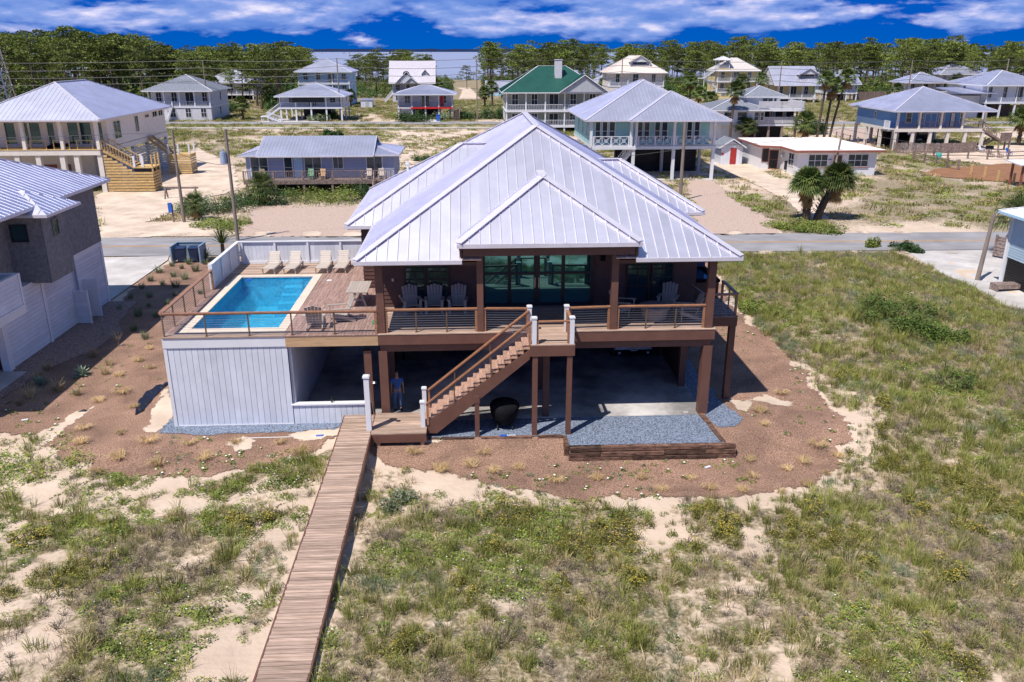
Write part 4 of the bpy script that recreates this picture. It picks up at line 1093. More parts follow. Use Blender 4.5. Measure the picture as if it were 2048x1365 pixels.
def lounger(label, u, v, yaw):
    t = thing('sun_lounger', label, 'lounger', hw(u, v, DK + .002), AL + yaw, 'sun loungers by the pool fence')   # head at +y
    t.scale = (.93, .93, .93)
    sf = slot(t, 'seat')
    for k in range(11): y = -.95 + k * .105; MB().box(-.30, .30, y, y + .085, .30, .325).build('slat', resin_pale, sf)
    bk = slot(t, 'backrest')
    for k in range(7):
        a = .22 + k * .105; c, s_ = math.cos(R(56)), math.sin(R(56))
        MB().bar((-.30, .2 + (a - .18) * c, .33 + (a - .18) * s_), (.30, .2 + (a - .18) * c, .33 + (a - .18) * s_), .088, .025, (0, -s_, c)).build('slat', resin_pale, bk)
    f = MB()
    for s in (-1, 1):
        f.bar((s * .32, -.97, .27), (s * .32, .75, .27), .035, .07); f.bar((s * .27, .2, .31), (s * .27, .2 + .78 * c, .31 + .78 * s_), .03, .05)
        f.bar((s * .29, .66, .29), (s * .28, .42, .72), .025, .03)
    f.build('frame', resin, t)
    for s in (-1, 1):
        for y in (-.85, .6): MB().box(s * .32 - .03, s * .32 + .03, y - .035, y + .035, 0, .24).build('leg', resin, t)
    for s in (-1, 1): MB().bar((s * .36, -.1, .40), (s * .36, .35, .42), .06, .025).build('armrest', resin, t)
    return t
lounger('pale slatted lounger by the white fence, nearest the fence corner', -6.35, 10.35, R(-4)); lounger('pale slatted lounger by the white fence, second from the fence corner', -5.3, 10.35, R(-5))
lounger('pale slatted lounger by the white fence, third from the fence corner', -3.75, 10.35, R(-2)); lounger('pale slatted lounger by the white fence, nearest the brown wall', -2.85, 10.35, R(-3))
tb = thing('dining_table', 'pale slatted trestle table standing on the open pool deck', 'table', hw(-1.25, 4.35, DK + .002), AL)
tp = slot(tb, 'table_top')
for k in range(7): x = -.47 + k * .1345; MB().box(x, x + .128, -.92, .92, .70, .735).build('slat', resin, tp)
for y in (-.6, .6):
    m = MB()
    for s in (-1, 1): m.bar((s * .34, y, 0), (s * .12, y, .69), .08, .05, (0, 1, 0))
    m.bar((-.4, y, .67), (.4, y, .67), .06, .05); m.bar((-.25, y, .3), (.25, y, .3), .06, .05); m.build('trestle', resin, tb)
MB().bar((0, -.6, .32), (0, .6, .32), .05, .08).build('stretcher', resin, tb)
gh = MB().lathe([(.14, 0), (.15, .04), (.13, .08), (.1, .09)], 16).build('garden_hose', mat('green hose', (.02, .25, .08), .5)); tag(gh, 'coiled green hose on the deck boards beside the column', 'hose'); gh.location = hw(-.25, 1.35, DK + .002)
tub = thing('hot_tub', 'square hot tub with dark slatted sides and black rim on the side deck', 'hot tub', hw(14.18, 5.35, DK), AL)
MB().box(-.52, .62, -1.25, 1.25, 0, .78).build('shell', brown, tub)
for k in range(8): piece('side_slat', brown_trim, tub, -.50, .60, -1.285, -1.255, .05 + k * .09, .05 + k * .09 + .075)
m = MB(); m.box(-.56, .66, -1.30, -1.05, .785, .90); m.box(-.56, .66, 1.05, 1.3, .785, .90); m.box(-.56, -.36, -1.04, 1.04, .785, .90); m.box(.46, .66, -1.04, 1.04, .785, .90)
m.build('rim', black, tub)
MB().prism([(-.5, 1.0, .92), (.6, 1.0, .92), (.6, 1.1, 1.5), (-.5, 1.1, 1.5)], (0, .12, 0)).build('cover', mat('blue black vinyl cover', (.02, .03, .07), .3), tub)
MB().add([(-.36, -1.04, .8), (.46, -1.04, .8), (.46, 1.04, .8), (-.36, 1.04, .8)], [(0, 1, 2, 3)]).build('water', mat('dark tub water', (.01, .05, .12), .05), tub)

# covered grill, bottle, pool pole, small items below
gr = thing('covered_grill', 'kettle grill under a black cover on the gravel below the stairs', 'grill', hw(4.95, -.72, .03), AL)
MB().lathe([(.34, .18), (.50, .45), (.58, .75), (.60, .95), (.52, 1.08), (.36, 1.14), (.1, 1.17)], 20).build('cover', black, gr, True)
for s in (-1, 1):
    for y in (-.22, .22): MB().tube((s * .3, y, 0), (s * .28, y, .5), .02).build('leg', darkmetal, gr)
    MB().tube((s * .3 - .02, -.3, .09), (s * .3 + .02, -.3, .09), .09, n=14).build('wheel', rubber, gr)
bt = MB().lathe([(.035, 0), (.035, .15), (.014, .2), (.014, .27)], 12).build('bottle', mat('dark bottle glass', (.02, .04, .02), .1)); tag(bt, 'small dark bottle standing on the sill of the low white wall', 'bottle'); bt.location = hw(-2.05, .08, .902)
pl = thing('pool_pole', 'long pale pool pole with blue head lying by the gravel strip', 'pole', at(560, 873, -.02), AL)
p0, p1 = at(485, 877, .0), at(632, 873, .0); q0 = p0 - pl.location; q1 = p1 - pl.location
inv = Matrix.Rotation(-AL, 3, 'Z'); q0, q1 = inv @ q0, inv @ q1
MB().tube(q0, q1, .02).build('shaft', white, pl); MB().bar(q1, q1 + Vector((.3, .03, 0)), .16, .05).build('head', blue_plastic, pl)
sl = thing('hose_reel', 'blue and white hose nozzle lying on the timber edging', 'hose', hw(4.95, -1.66, .055), AL)
MB().box(-.22, .05, -.05, .05, 0, .05).build('handle', blue_plastic, sl); MB().tube((.05, 0, .03), (.4, 0, .03), .02).build('wand', white, sl)
br = MB().box(-.1, .1, -.06, .06, 0, .07).build('paving_block', concrete); tag(br, 'small grey block on the edge of the garage slab by the corner post', 'block'); br.location = hw(12.6, .12, .042)
ps = thing('plastic_sheet', 'sheet of black plastic bunched along the sand beside the pool wall', 'plastic sheet', at(305, 800, -.05))
m = MB(); P = []; n = 14
for k in range(n + 1):
    t = k / n; c = at(338 - 58 * t - 8 * math.sin(t * 3), 768 + 62 * t ** 1.3, -.05) - ps.location
    w = .10 + .22 * math.sin(math.pi * min(1, t * .9 + .12))
    for j in range(5): P.append((c.x + w * (j - 2) / 2 * .9, c.y + (j - 2) * .1, .05 + .09 * math.sin(j * 1.9 + k * .9) ** 2))
m.add(P, [(k * 5 + j, k * 5 + j + 1, k * 5 + j + 6, k * 5 + j + 5) for k in range(n) for j in range(4)]); o = m.build('sheet', plastic_black, ps, True)
s2 = MB()
for k in range(8):
    a = k / 8 * 6.28; s2.v.append((.34 * math.cos(a) * (1 + .3 * math.sin(3 * a)), .2 * math.sin(a), .05 + .05 * math.sin(2 * a)))
s2.v.append((.05, .02, .2)); s2.f = [[k, (k + 1) % 8, 8] for k in range(8)]; s2.mi = [0] * 8
o = s2.build('plastic_scrap', plastic_black); tag(o, 'torn scrap of black plastic on the sandy track in the straw', 'plastic scrap'); o.location = at(165, 828, -.1)
for (x, y), lab in (((1418, 1005 - 96), 'small white paper scrap on the straw right of the timber wall'), ((50, 842), 'small white litter scrap on the straw near the shingled house'), ((1610, 518), 'small white scrap caught in the dune plants behind the hot tub')):
    p = at(x, y, 0); o = MB().box(-.12, .12, -.05, .05, 0, .04).build('paper_scrap', white); tag(o, lab, 'litter'); o.location = (p.x, p.y, zt(p.x, p.y) + .05); o.rotation_euler.z = .5

# car in the garage, seen from behind
car = thing('parked_car', 'white car parked in the dark garage with its number plate showing', 'car', hw(11.55, 6.3, .042), AL)
prof = [(0, .38), (.02, .75), (.12, 1.0), (.25, 1.62), (.7, 1.70), (2.6, 1.68), (3.3, 1.12), (4.5, .98), (4.65, .55), (4.6, .35)]
m = MB(); m.prism([(-.9, y, z) for y, z in prof], (1.8, 0, 0)); m.build('body', carpaint, car)
MB().prism([(-.72, .095, 1.06), (.72, .095, 1.06), (.66, .215, 1.55), (-.66, .215, 1.55)], (0, -.02, 0)).build('rear_window', dark_glass, car)
MB().box(-.93, .93, -.1, -.005, .36, .62).build('bumper', black, car)
pt = MB().box(-.16, .16, -.125, -.105, .60, .76).build('number_plate', plate_m, car)
for s in (-1, 1):
    MB().box(s * .78 - .1, s * .78 + .1, -.03, .02, .78, 1.0).build('tail_light', barnred, car)
    MB().box(s * .70 - .06, s * .70 + .06, -.12, -.102, .45, .55).build('reflector', white, car)
    MB().box(s * .903 - .002, s * .903 + .002, .5, 3.0, 1.1, 1.5).build('side_window', dark_glass, car)
    for y in (.9, 3.7):
        w_ = MB().tube((s * .70, y, .34), (s * .93, y, .34), .34, n=18).build('wheel', rubber, car); MB().tube((s * .931, y, .34), (s * .935, y, .34), .2, n=14).build('rim', steel, w_)
pm = MB()
for k in range(4): pm.box(-.12 + k * .062, -.075 + k * .062, -.1275, -.1255, .64, .715)
pm.build('plate_marks', bin_blue, pt)

# ---------------------------------------------------------------- person in the garage doorway
def skin_obj(name, V, E, rad, m, parent, sub=2, root=0):
    me = bpy.data.meshes.new(name); me.from_pydata([tuple(v) for v in V], E, []); me.materials.append(m)
    o = bpy.data.objects.new(name, me); col.objects.link(o); o.parent = parent
    md = o.modifiers.new('skin', 'SKIN'); md.use_smooth_shade = True
    lay = me.skin_vertices[0] if me.skin_vertices else None
    if lay is None:
        bm = bmesh.new(); bm.from_mesh(me); bm.verts.layers.skin.verify(); bm.to_mesh(me); bm.free(); lay = me.skin_vertices[0]
    for k, r in enumerate(rad): lay.data[k].radius = (r, r) if not hasattr(r, '__len__') else r
    lay.data[root].use_root = True
    s = o.modifiers.new('sub', 'SUBSURF'); s.levels = sub; s.render_levels = sub
    return o
skin_m = mat('skin', (.42, .24, .17), .5, 0, .05)
shirt_m = mat('blue shirt', (.05, .14, .40), .8, 0, .12, (8, 8, 8)); jean_m = mat('blue jeans', (.10, .17, .33), .85, 0, .15, (10, 10, 10)); hair_m = mat('dark hair', (.02, .014, .01), .6); shoe_m = mat('dark shoe', (.03, .03, .035), .6)
per = thing('person', 'person in blue t-shirt and jeans standing by a post in the garage', 'person', hw(.52, 1.15, .042), AL + R(8))
V = [(0, 0, .95), (0, 0, 1.12), (0, .01, 1.34), (0, .0, 1.47), (0, -.01, 1.56), (0, -.02, 1.66), (0, -.01, 1.74)]
E = [(0, 1), (1, 2), (2, 3), (3, 4), (4, 5), (5, 6)]; r = [(.15, .11), (.14, .105), (.165, .11), (.07, .065), (.055, .06), (.075, .095), (.06, .075)]
def chain(base, pts, rs):
    k = base
    for p, q in zip(pts, rs): V.append(p); r.append(q); E.append((k, len(V) - 1)); k = len(V) - 1
    return k
for s in (-1, 1):
    chain(0, [(s * .10, .0, .86), (s * .115, -.02 * s, .50), (s * .12, .02 - .02 * s, .10), (s * .125, -.12, .04)], [.09, .062, .045, (.045, .035)])
    w_ = chain(2, [(s * .19, .01, 1.40), (s * .235, .03, 1.13), (s * .25, -.04, .90), (s * .252, -.06, .82)], [.058, .043, .032, (.018, .038)])
    for j, (dx, dz) in enumerate(((-.03, -.085), (-.01, -.10), (.012, -.095), (.03, -.075))): chain(w_, [(s * .252, -.065 - dx, .82 + dz * .5), (s * (.245), -.07 - dx, .82 + dz)], [.0095, .008])
    chain(w_, [(s * .24, -.105, .82), (s * .235, -.12, .78)], [.011, .009])
skin_obj('body', V, E, r, skin_m, per)
V2 = [(0, 0, .86), (0, 0, 1.12), (0, .01, 1.34), (0, 0, 1.44)]; E2 = [(0, 1), (1, 2), (2, 3)]; r2 = [(.165, .125), (.16, .12), (.18, .125), (.085, .08)]
for s in (-1, 1):
    V2 += [(s * .19, .01, 1.40), (s * .222, .025, 1.22)]; n = len(V2); E2 += [(2, n - 2), (n - 2, n - 1)]; r2 += [.075, .07]
skin_obj('shirt', V2, E2, r2, shirt_m, per)
V2 = [(0, 0, .96), (0, 0, .90)]; E2 = [(0, 1)]; r2 = [(.155, .115), (.155, .12)]
for s in (-1, 1):
    V2 += [(s * .10, .0, .82), (s * .115, -.02 * s, .50), (s * .12, .02 - .02 * s, .09)]; n = len(V2); E2 += [(1, n - 3), (n - 3, n - 2), (n - 2, n - 1)]; r2 += [.10, .078, .066]
skin_obj('jeans', V2, E2, r2, jean_m, per)
for s in (-1, 1): MB().lathe([(.05, 0), (.06, .02), (.055, .07), (.03, .09)], 12, (0, 0, 0)).build('shoe', shoe_m, per).location = (s * .125, -.05, 0)
for o in per.children:
    if o.name.startswith('shoe'): o.scale = (.9, 2.2, 1)
hb = bmesh.new(); bmesh.ops.create_icosphere(hb, subdivisions=2, radius=1)
for v_ in hb.verts: v_.co = Vector((v_.co.x * .088, v_.co.y * .108 + .015, v_.co.z * .085 + 1.735))
bmesh.ops.delete(hb, geom=[v_ for v_ in hb.verts if v_.co.z < 1.70 and v_.co.y < .03], context='VERTS')
me = bpy.data.meshes.new('hair'); hb.to_mesh(me); hb.free(); me.materials.append(hair_m); o = bpy.data.objects.new('hair', me); col.objects.link(o); o.parent = per
fcm = MB()
fcm.add([(-.014, -.105, 1.635), (.014, -.105, 1.635), (0, -.135, 1.64), (0, -.105, 1.685)], [(0, 1, 2), (1, 3, 2), (3, 0, 2)]); fcm.build('nose', skin_m, per)
em = MB()
for s in (-1, 1): em.box(s * .035 - .012, s * .035 + .012, -.108, -.098, 1.672, 1.684)
em.box(-.025, .025, -.112, -.1, 1.598, 1.606); em.build('face_features', hair_m, per)

# ================================================================ shingled neighbour house on the left
nh = thing('shingled_house', 'dark shingled house with white boarded ground floor and metal roof', 'house', hw(-18.25, 0, 0), AL)
MB().box(-12, -.04, 6.95, 18.25, 0, 3.45).build('core', brown, nh)
bw_ = slot(nh, 'ground_floor_wall')
for a, b in ((6.95, 10.7), (11.0, 18.05)):
    for k in range(16):
        z = .06 + k * .212; piece('board', board_white, bw_, -.036, 0, a, b, z, z + .202)
t_ = MB(); t_.box(-.06, .04, 10.72, 10.98, .02, 3.45); t_.box(-.3, .04, 18.06, 18.32, .02, 3.7); t_.box(-.3, .06, 6.55, 6.94, 0, 3.45); t_.box(-.3, .06, 12.5, 18.04, 3.46, 3.75); t_.box(-.9, .05, 6.5, 12.45, 3.455, 3.5)
t_.build('trim', white, nh)
def shingles(root, p, q, z0, z1, m, w=.19, h=.17):
    p, q = Vector((*p, 0)), Vector((*q, 0)); d = (q - p); L = d.length; d /= L; n = Vector((d.y, -d.x, 0)); mb = MB(); R_ = random.Random(3)
    rows = int((z1 - z0) / h)
    for i in range(rows + 1):
        z = z0 + i * h; s = -R_.uniform(0, w)
        while s < L:
            s1 = min(L, s + w * R_.uniform(.7, 1.25)); s0 = max(0, s)
            if s1 - s0 > .02:
                t = R_.uniform(.018, .032); zt_ = min(z1, z + h)
                if zt_ - z > .02:
                    A_ = p + d * (s0 + .004); B_ = p + d * (s1 - .004); Z = Vector((0, 0, 1)); dz = R_.uniform(0, .012)
                    mb.add([A_ + n * t + Z * (z - dz), B_ + n * t + Z * (z - dz), B_ + n * .004 + Z * zt_, A_ + n * .004 + Z * zt_, A_ + Z * (z - dz), B_ + Z * (z - dz)], [(0, 1, 2, 3), (1, 0, 4, 5)])
            s = s1
    mb.prism([p + Vector((0, 0, z0)), q + Vector((0, 0, z0)), q + Vector((0, 0, z1)), p + Vector((0, 0, z1))], -n * .12)
    o = mb.build('shingle_wall', m, root); o['kind'] = 'stuff'; return o
shingles(nh, (.06, 12.5), (.06, 18.3), 3.76, 7.2, shingle)
shingles(nh, (1.0, 9.96), (1.0, 12.5), 3.45, 6.95, shingle); shingles(nh, (-.77, 9.96), (1.0, 9.96), 3.45, 6.95, shingle); shingles(nh, (-.77, 1), (-.77, 9.96), 3.5, 7.2, shingle)
MB().box(-.7, .9, 10.1, 12.6, 3.46, 6.9).build('bay_core', shingle, nh); MB().box(-12, -.1, 12.2, 18.15, 3.46, 7.2).build('core', shingle, nh); MB().box(-12, -.9, 1, 12.1, 3.46, 7.2).build('core', shingle, nh)
window(nh, 'F', -.45, .25, 5.6, 6.35, 9.93, darkmetal, dark_glass, 1, 1, fw=.06)
window(nh, 'R', 11.0, 11.5, 5.65, 6.4, 1.03, shingle, dark_glass, 1, 1, fw=.06)
window(nh, 'R', 12.85, 13.5, 5.35, 7.1, .09, darkmetal, dark_glass, 1, 1, fw=.05); window(nh, 'R', 12.85, 13.5, 4.5, 5.25, .09, darkmetal, dark_glass, 1, 1, fw=.05)
hip_roof(nh, -13, .85, -1, 18.95, 7.3, .42, metal_roof, metal_trim, .42, capw=.16, soffit=white)
bh = slot(nh, 'bay_roof')
za = 6.98; hp = 1.75
roof_face(bh, [(-1.6, 9.35, za), (1.65, 9.35, za), (-.1, 11.1, za + .85), (-1.6, 11.1, za + .85)], .42, metal_roof); roof_face(bh, [(1.65, 9.35, za), (1.65, 13.0, za), (-.1, 11.2, za + .85), (-.1, 11.1, za + .85)], .42, metal_roof)
roof_face(bh, [(1.65, 13, za), (-1.0, 13, za), (-1.0, 11.2, za + .85), (-.1, 11.2, za + .85)], .42, metal_roof)
f = MB(); f.box(-1.6, 1.68, 9.31, 9.35, za - .15, za - .01); f.box(1.65, 1.69, 9.36, 13.0, za - .15, za - .01); f.box(-1.0, 1.6, 9.4, 12.9, za - .16, za - .1); f.build('fascia', metal_trim, bh)
bal = slot(nh, 'balcony')
for k in range(7): piece('board', board_white, bal, 1.06, 1.1, .2, 6.85, 3.28 + k * .2, 3.28 + k * .2 + .192)
for k in range(7): piece('board', board_white, bal, -.7, 1.05, 6.86, 6.9, 3.28 + k * .2, 3.28 + k * .2 + .192)
m = MB(); m.box(.95, 1.16, .1, 6.95, 4.69, 4.75); m.box(-.7, .94, 6.8, 6.95, 4.69, 4.75); m.box(-.74, 1.14, .1, 6.94, 2.85, 3.27); m.box(-.7, 1.0, .2, 6.8, 3.28, 3.4); m.box(1.0, 1.14, 6.8, 6.96, 3.28, 4.69); m.build('trim', white, bal)
MB().box(-12, -6, 1, 6.5, 0, 2.8).build('garage_back', greywall, nh)
MB().box(-6, .8, .5, 6.5, -.02, .05).build('apron', concrete, nh)
us_ = slot(nh, 'utility_screen')
for k in range(9): piece('board', board_white, us_, .03, .72, 13.86, 13.90, .05 + k * .2, .05 + k * .2 + .19)
m = MB(); m.box(.72, .8, 13.84, 13.92, 0, 1.88); m.box(.0, .8, 13.85, 13.93, 1.88, 1.93); m.build('screen_frame', white, us_); MB().box(.02, .8, 15.2, 15.26, 0, 2.2).build('screen_panel', white, us_)
m = MB(); m.box(.02, .3, 14.2, 14.9, .7, 1.5); m.tube((.12, 14.35, 1.5), (.12, 14.35, 4.3), .06); m.build('meter_box', slate_blue, us_)

# bin enclosure
be = thing('bin_enclosure', 'open blue grey timber enclosure holding two wheelie bins beside the driveway', 'bin store', hw(-16.6, 27.6, .0), AL)
for k in range(6):
    for nm, a in (('l', (-1.02, -.97, 0, 1.5)), ('r', (.97, 1.02, 0, 1.5)), ('b', (-1.0, 1.0, 1.5, 1.55))): piece('board', slate_blue, be, a[0], a[1], a[2], a[3], .04 + k * .195, .04 + k * .195 + .185)
m = MB(); m.box(-1.05, -.94, -.06, 1.58, 1.21, 1.26); m.box(.94, 1.05, -.06, 1.58, 1.21, 1.26); m.box(-.93, .93, 1.46, 1.58, 1.21, 1.26); m.box(-1.05, -.95, -.06, -.0, 0, 1.2); m.box(.95, 1.05, -.06, 0, 0, 1.2); m.build('frame', slate_blue, be)
for u, lab in ((-17.05, 'dark wheelie bin in the open enclosure, nearer the concrete driveway'), (-16.15, 'dark wheelie bin in the open enclosure, on the side of the spiky shrub')):
    b_ = thing('wheelie_bin', lab, 'bin', hw(u, 28.1, .03), AL + .05, 'wheelie bins')
    MB().prism([(-.24, -.28, .08), (.24, -.28, .08), (.24, .28, .08), (-.24, .28, .08)], (0, 0, .02)).add([(-.24, -.26, .1), (.24, -.26, .1), (.24, .26, .1), (-.24, .26, .1), (-.31, -.36, .98), (.31, -.36, .98), (.31, .34, .98), (-.31, .34, .98)], [(0, 1, 5, 4), (1, 2, 6, 5), (2, 3, 7, 6), (3, 0, 4, 7), (4, 5, 6, 7)]).build('body', bin_blue, b_)
    MB().prism([(-.32, -.38, 1.0), (.32, -.38, 1.0), (.32, .36, 1.05), (-.32, .36, 1.05)], (0, 0, .05)).build('lid', bin_blue, b_)
    for s in (-1, 1): MB().tube((s * .26, .26, .1), (s * .2, .26, .1), .1, n=12).build('wheel', rubber, b_)

# pale blue house at the right edge
rp = hw(37.9, 18.6)
rh = thing('raised_house', 'pale blue sided house with white roof and dark slatted base by the driveway', 'house', (rp.x, rp.y, 0), AL - .03)
lap_wall(rh, (0, 0), (0, -9), 2.0, 4.75, mat('pale blue siding', (.40, .52, .62), .6, 0, .05), .16)
MB().box(.25, 9, -9, -.2, 0, 4.7).build('core', greywall, rh)
ls = slot(rh, 'slatted_base')
for k in range(13): piece('slat', darkmetal, ls, .0, .03, -9, -.1, .1 + k * .145, .1 + k * .145 + .105)
MB().box(.04, .2, -9, -.1, .05, 1.95).build('backing', black, ls)
t_ = MB(); t_.box(-.06, .1, -.06, .12, 0, 4.75); t_.build('corner_trim', white, rh)
m = MB(); m.tube((-.45, .3, 4.7), (-.1, .12, 4.4), .05); m.tube((-.1, .14, 4.4), (-.1, .14, .1), .05); m.build('downpipe', white, rh)
hip_roof(rh, -.7, 9.5, -10, .7, 4.85, .35, mat('white metal roof', (.80, .78, .80), .5, .1, .04), white, .45, capw=.2, gutter_m=ltblue)
gp_ = at(1992, 592, 0)
gt = thing('timber_steps', 'low weathered timber boardwalk end in the dune plants beside the slatted base', 'steps', (gp_.x, gp_.y, zt(gp_.x, gp_.y)), .1)
for k in range(5): piece('plank', grey_wood, gt, 0, 3.5, k * .15, k * .15 + .14, .42, .46)
m = MB(); m.box(0, .08, 0, .75, -.3, .41); m.box(.1, 3.5, -.03, .02, .2, .41); m.build('frame', grey_wood, gt)
fp = at(1985, 514, 0)
fz = thing('slat_fence', 'short brown slatted fence beside the palm at the cracked driveway', 'fence', (fp.x, fp.y, 0), R(-62))
for k in range(7): piece('slat', grey_wood, fz, 0, 4.2, -.02, .02, .12 + k * .21, .12 + k * .21 + .17)
for x in (0, 2.1, 4.2): MB().box(x - .06, x + .06, .03, .15, 0, 1.65).build('post', grey_wood, fz)

# ---------------------------------------------------------------- utility poles and wires
def pole(label, x, y, h, lean=(0, 0), r=.15, arm=False, tf=False, m=polewood):
    t = thing('utility_pole', label, 'utility pole', (x, y, 0), 0, 'utility poles')
    MB().tube((0, 0, -.3), (lean[0], lean[1], h), r, r * .68, 10).build('shaft', m, t)
    if arm: MB().bar((-.9, 0, h - .6), (.9, 0, h - .6), .1, .1).build('crossarm', m, t)
    ins = MB()
    for s in (-.5, 0, .5): ins.tube((s * (1 if arm else .0) + lean[0], lean[1], h - .55 + abs(s) * .2), (s * (1 if arm else 0) + lean[0], lean[1], h - .3 + abs(s) * .2), .05, n=8)
    ins.build('insulator', greywall, t)
    if tf:
        MB().tube((-.36, -.1, h - 2.6), (-.36, -.1, h - 1.7), .26, n=14).tube((-.36, -.1, h - 1.7), (-.36, -.1, h - 1.45), .06).build('transformer', mat('transformer steel', (.35, .42, .55), .4, .2), t)
        MB().bar((-.42, -.1, h - 2.0), (0, 0, h - 2.0), .08, .1).build('bracket', darkmetal, t)
    return t
pole('weathered utility pole standing in the shrubs by the blue service box', -29.1, 72.6, 8.0)
pole('utility pole carrying a grey transformer beside the pink gravel parking', -22.0, 65.1, 8.7, tf=True)
pole('thick utility pole in front of the teal house, behind the big roof', 17.0, 83.5, 7.8, r=.2)
pole('leaning grey pole in front of the white flat roofed house', 38.9, 101.0, 6.2, (.55, 0))
lp = thing('leaning_pole', 'leaning weathered pole with a thin mast in the dune beside the cracked driveway', 'pole', (31.05, 53.3, zt(31.05, 53.3)), 0)
MB().tube((0, 0, -.2), (.35, .1, 4.5), .16, .11, 12).build('shaft', polewood, lp); MB().tube((.2, .1, 3.6), (.62, .15, 6.0), .02, .012, 6).build('mast', darkmetal, lp)
FAR = [('far utility pole beside the dark roofed grey house by the wood', -66.2, 186.4, 12.4), ('far utility pole in front of the raised grey cottage with screens', -37.1, 184.5, 12.8), ('far utility pole in front of the sandy lane to the bay', -7.6, 186.4, 12.7),
       ('far utility pole behind the green roofed house', 26.0, 205, 12.6), ('far utility pole beside the yellow tower house', 62, 200, 12), ('far utility pole in front of the tall fence by the grey house', 92, 200, 12.3), ('far utility pole in front of the long board fence at the white house', 112.9, 198, 12.4)]
for l_, x, y, h in FAR: pole(l_, x, y, h, r=.16, m=polewood)
def wire(a, b, sag, label, r=.022, n=10, grp='power cables'):
    a, b = Vector(a), Vector(b); m = MB(); P = [a.lerp(b, k / n) - Vector((0, 0, sag * 4 * (k / n) * (1 - k / n))) for k in range(n + 1)]
    for p, q in zip(P, P[1:]): m.tube(p, q, r, n=5, cap=False)
    o = m.build('power_cable', wire_m); return tag(o, label, 'cable', grp)
pts = [(-150, 187, 12)] + [(x, y, h) for _, x, y, h in FAR] + [(190, 198, 12.3)]
for j, (dz, ln) in enumerate(((-.1, 'topmost'), (-1.6, 'second from top'), (-3.0, 'third from top'), (-4.3, 'lowest'))):
    m = MB()
    for a, b in zip(pts, pts[1:]):
        a, b = Vector(a) + Vector((0, 0, dz)), Vector(b) + Vector((0, 0, dz)); n = 10
        P = [a.lerp(b, k / n) - Vector((0, 0, (.4 + .12 * j) * 4 * (k / n) * (1 - k / n))) for k in range(n + 1)]
        for p, q in zip(P, P[1:]): m.tube(p, q, .05, n=5, cap=False)
    tag(m.build('power_cable', wire_m), 'overhead power cable along the far street, %s of four' % ln, 'cable', 'power cables')
wire((-29.1, 72.6, 7.8), (-90, 76, 8), .8, 'thin cable from the shrub pole past the unfinished house'); wire((-29.1, 72.6, 6.2), (-22, 65.1, 6.0), .3, 'short cable between the two poles near the blue cottage')
wire((-22, 65.1, 6.0), (17, 83.5, 5.2), 1.0, 'slack cable from the transformer pole behind the big roof'); wire((17, 83.5, 5.6), (39.4, 101, 5.7), .7, 'slack cable from the thick pole to the leaning grey pole'); wire((39.4, 101, 5.6), (66, 112, 1.6), .5, 'slack cable from the leaning grey pole toward the sky blue house')
tw_ = thing('radio_mast', 'steel lattice mast rising at the edge of the pine wood', 'mast', (-101.5, 170, 0), .2)
m = MB(); b0, b1, hm = 2.8, .8, 20
cr = [(-1, -1), (1, -1), (1, 1), (-1, 1)]; L_ = lambda c, t: Vector((c[0] * (b0 + (b1 - b0) * t), c[1] * (b0 + (b1 - b0) * t), hm * t))
for c in cr: m.bar(L_(c, 0), L_(c, 1), .22, .22)
br_ = MB(); n = 8
for k in range(n):
    for i in range(4):
        a, b = cr[i], cr[(i + 1) % 4]; br_.bar(L_(a, k / n), L_(b, (k + 1) / n), .1, .1); br_.bar(L_(b, k / n), L_(a, (k + 1) / n), .1, .1); br_.bar(L_(a, k / n), L_(b, k / n), .1, .1)
m.build('leg', steel, tw_); br_.build('brace', steel, tw_)

sb_ = thing('service_box', 'blue electric service box on a short post by the shrub pole', 'service box', at(348, 445, 0), 0)
MB().box(-.06, .06, -.06, .06, 0, 1.6).build('post', grey_wood, sb_); MB().box(-.28, .05, -.2, -.06, .9, 1.75).build('box', blue_plastic, sb_)
bb_ = thing('timber_barrier', 'rough timber barrier standing on the graded sand', 'barrier', at(333, 398, 0), .05)
for x in (0, 3.0): MB().bar((x, -.4, 0), (x, .1, 1.2), .12, .12).build('leg', grey_wood, bb_); MB().bar((x, .5, 0), (x, .1, 1.2), .12, .12).build('leg', grey_wood, bb_)
MB().box(-.2, 3.3, .05, .15, 1.0, 1.18).build('rail', grey_wood, bb_)
wb = thing('wheelie_bin', 'blue wheelie bin at the street before the red railed cottage', 'bin', at(877, 243, 0), 0); MB().box(-.4, .4, -.4, .4, .05, 1.3).build('body', blue_plastic, wb); MB().box(-.45, .45, -.45, .45, 1.3, 1.4).build('lid', blue_plastic, wb)
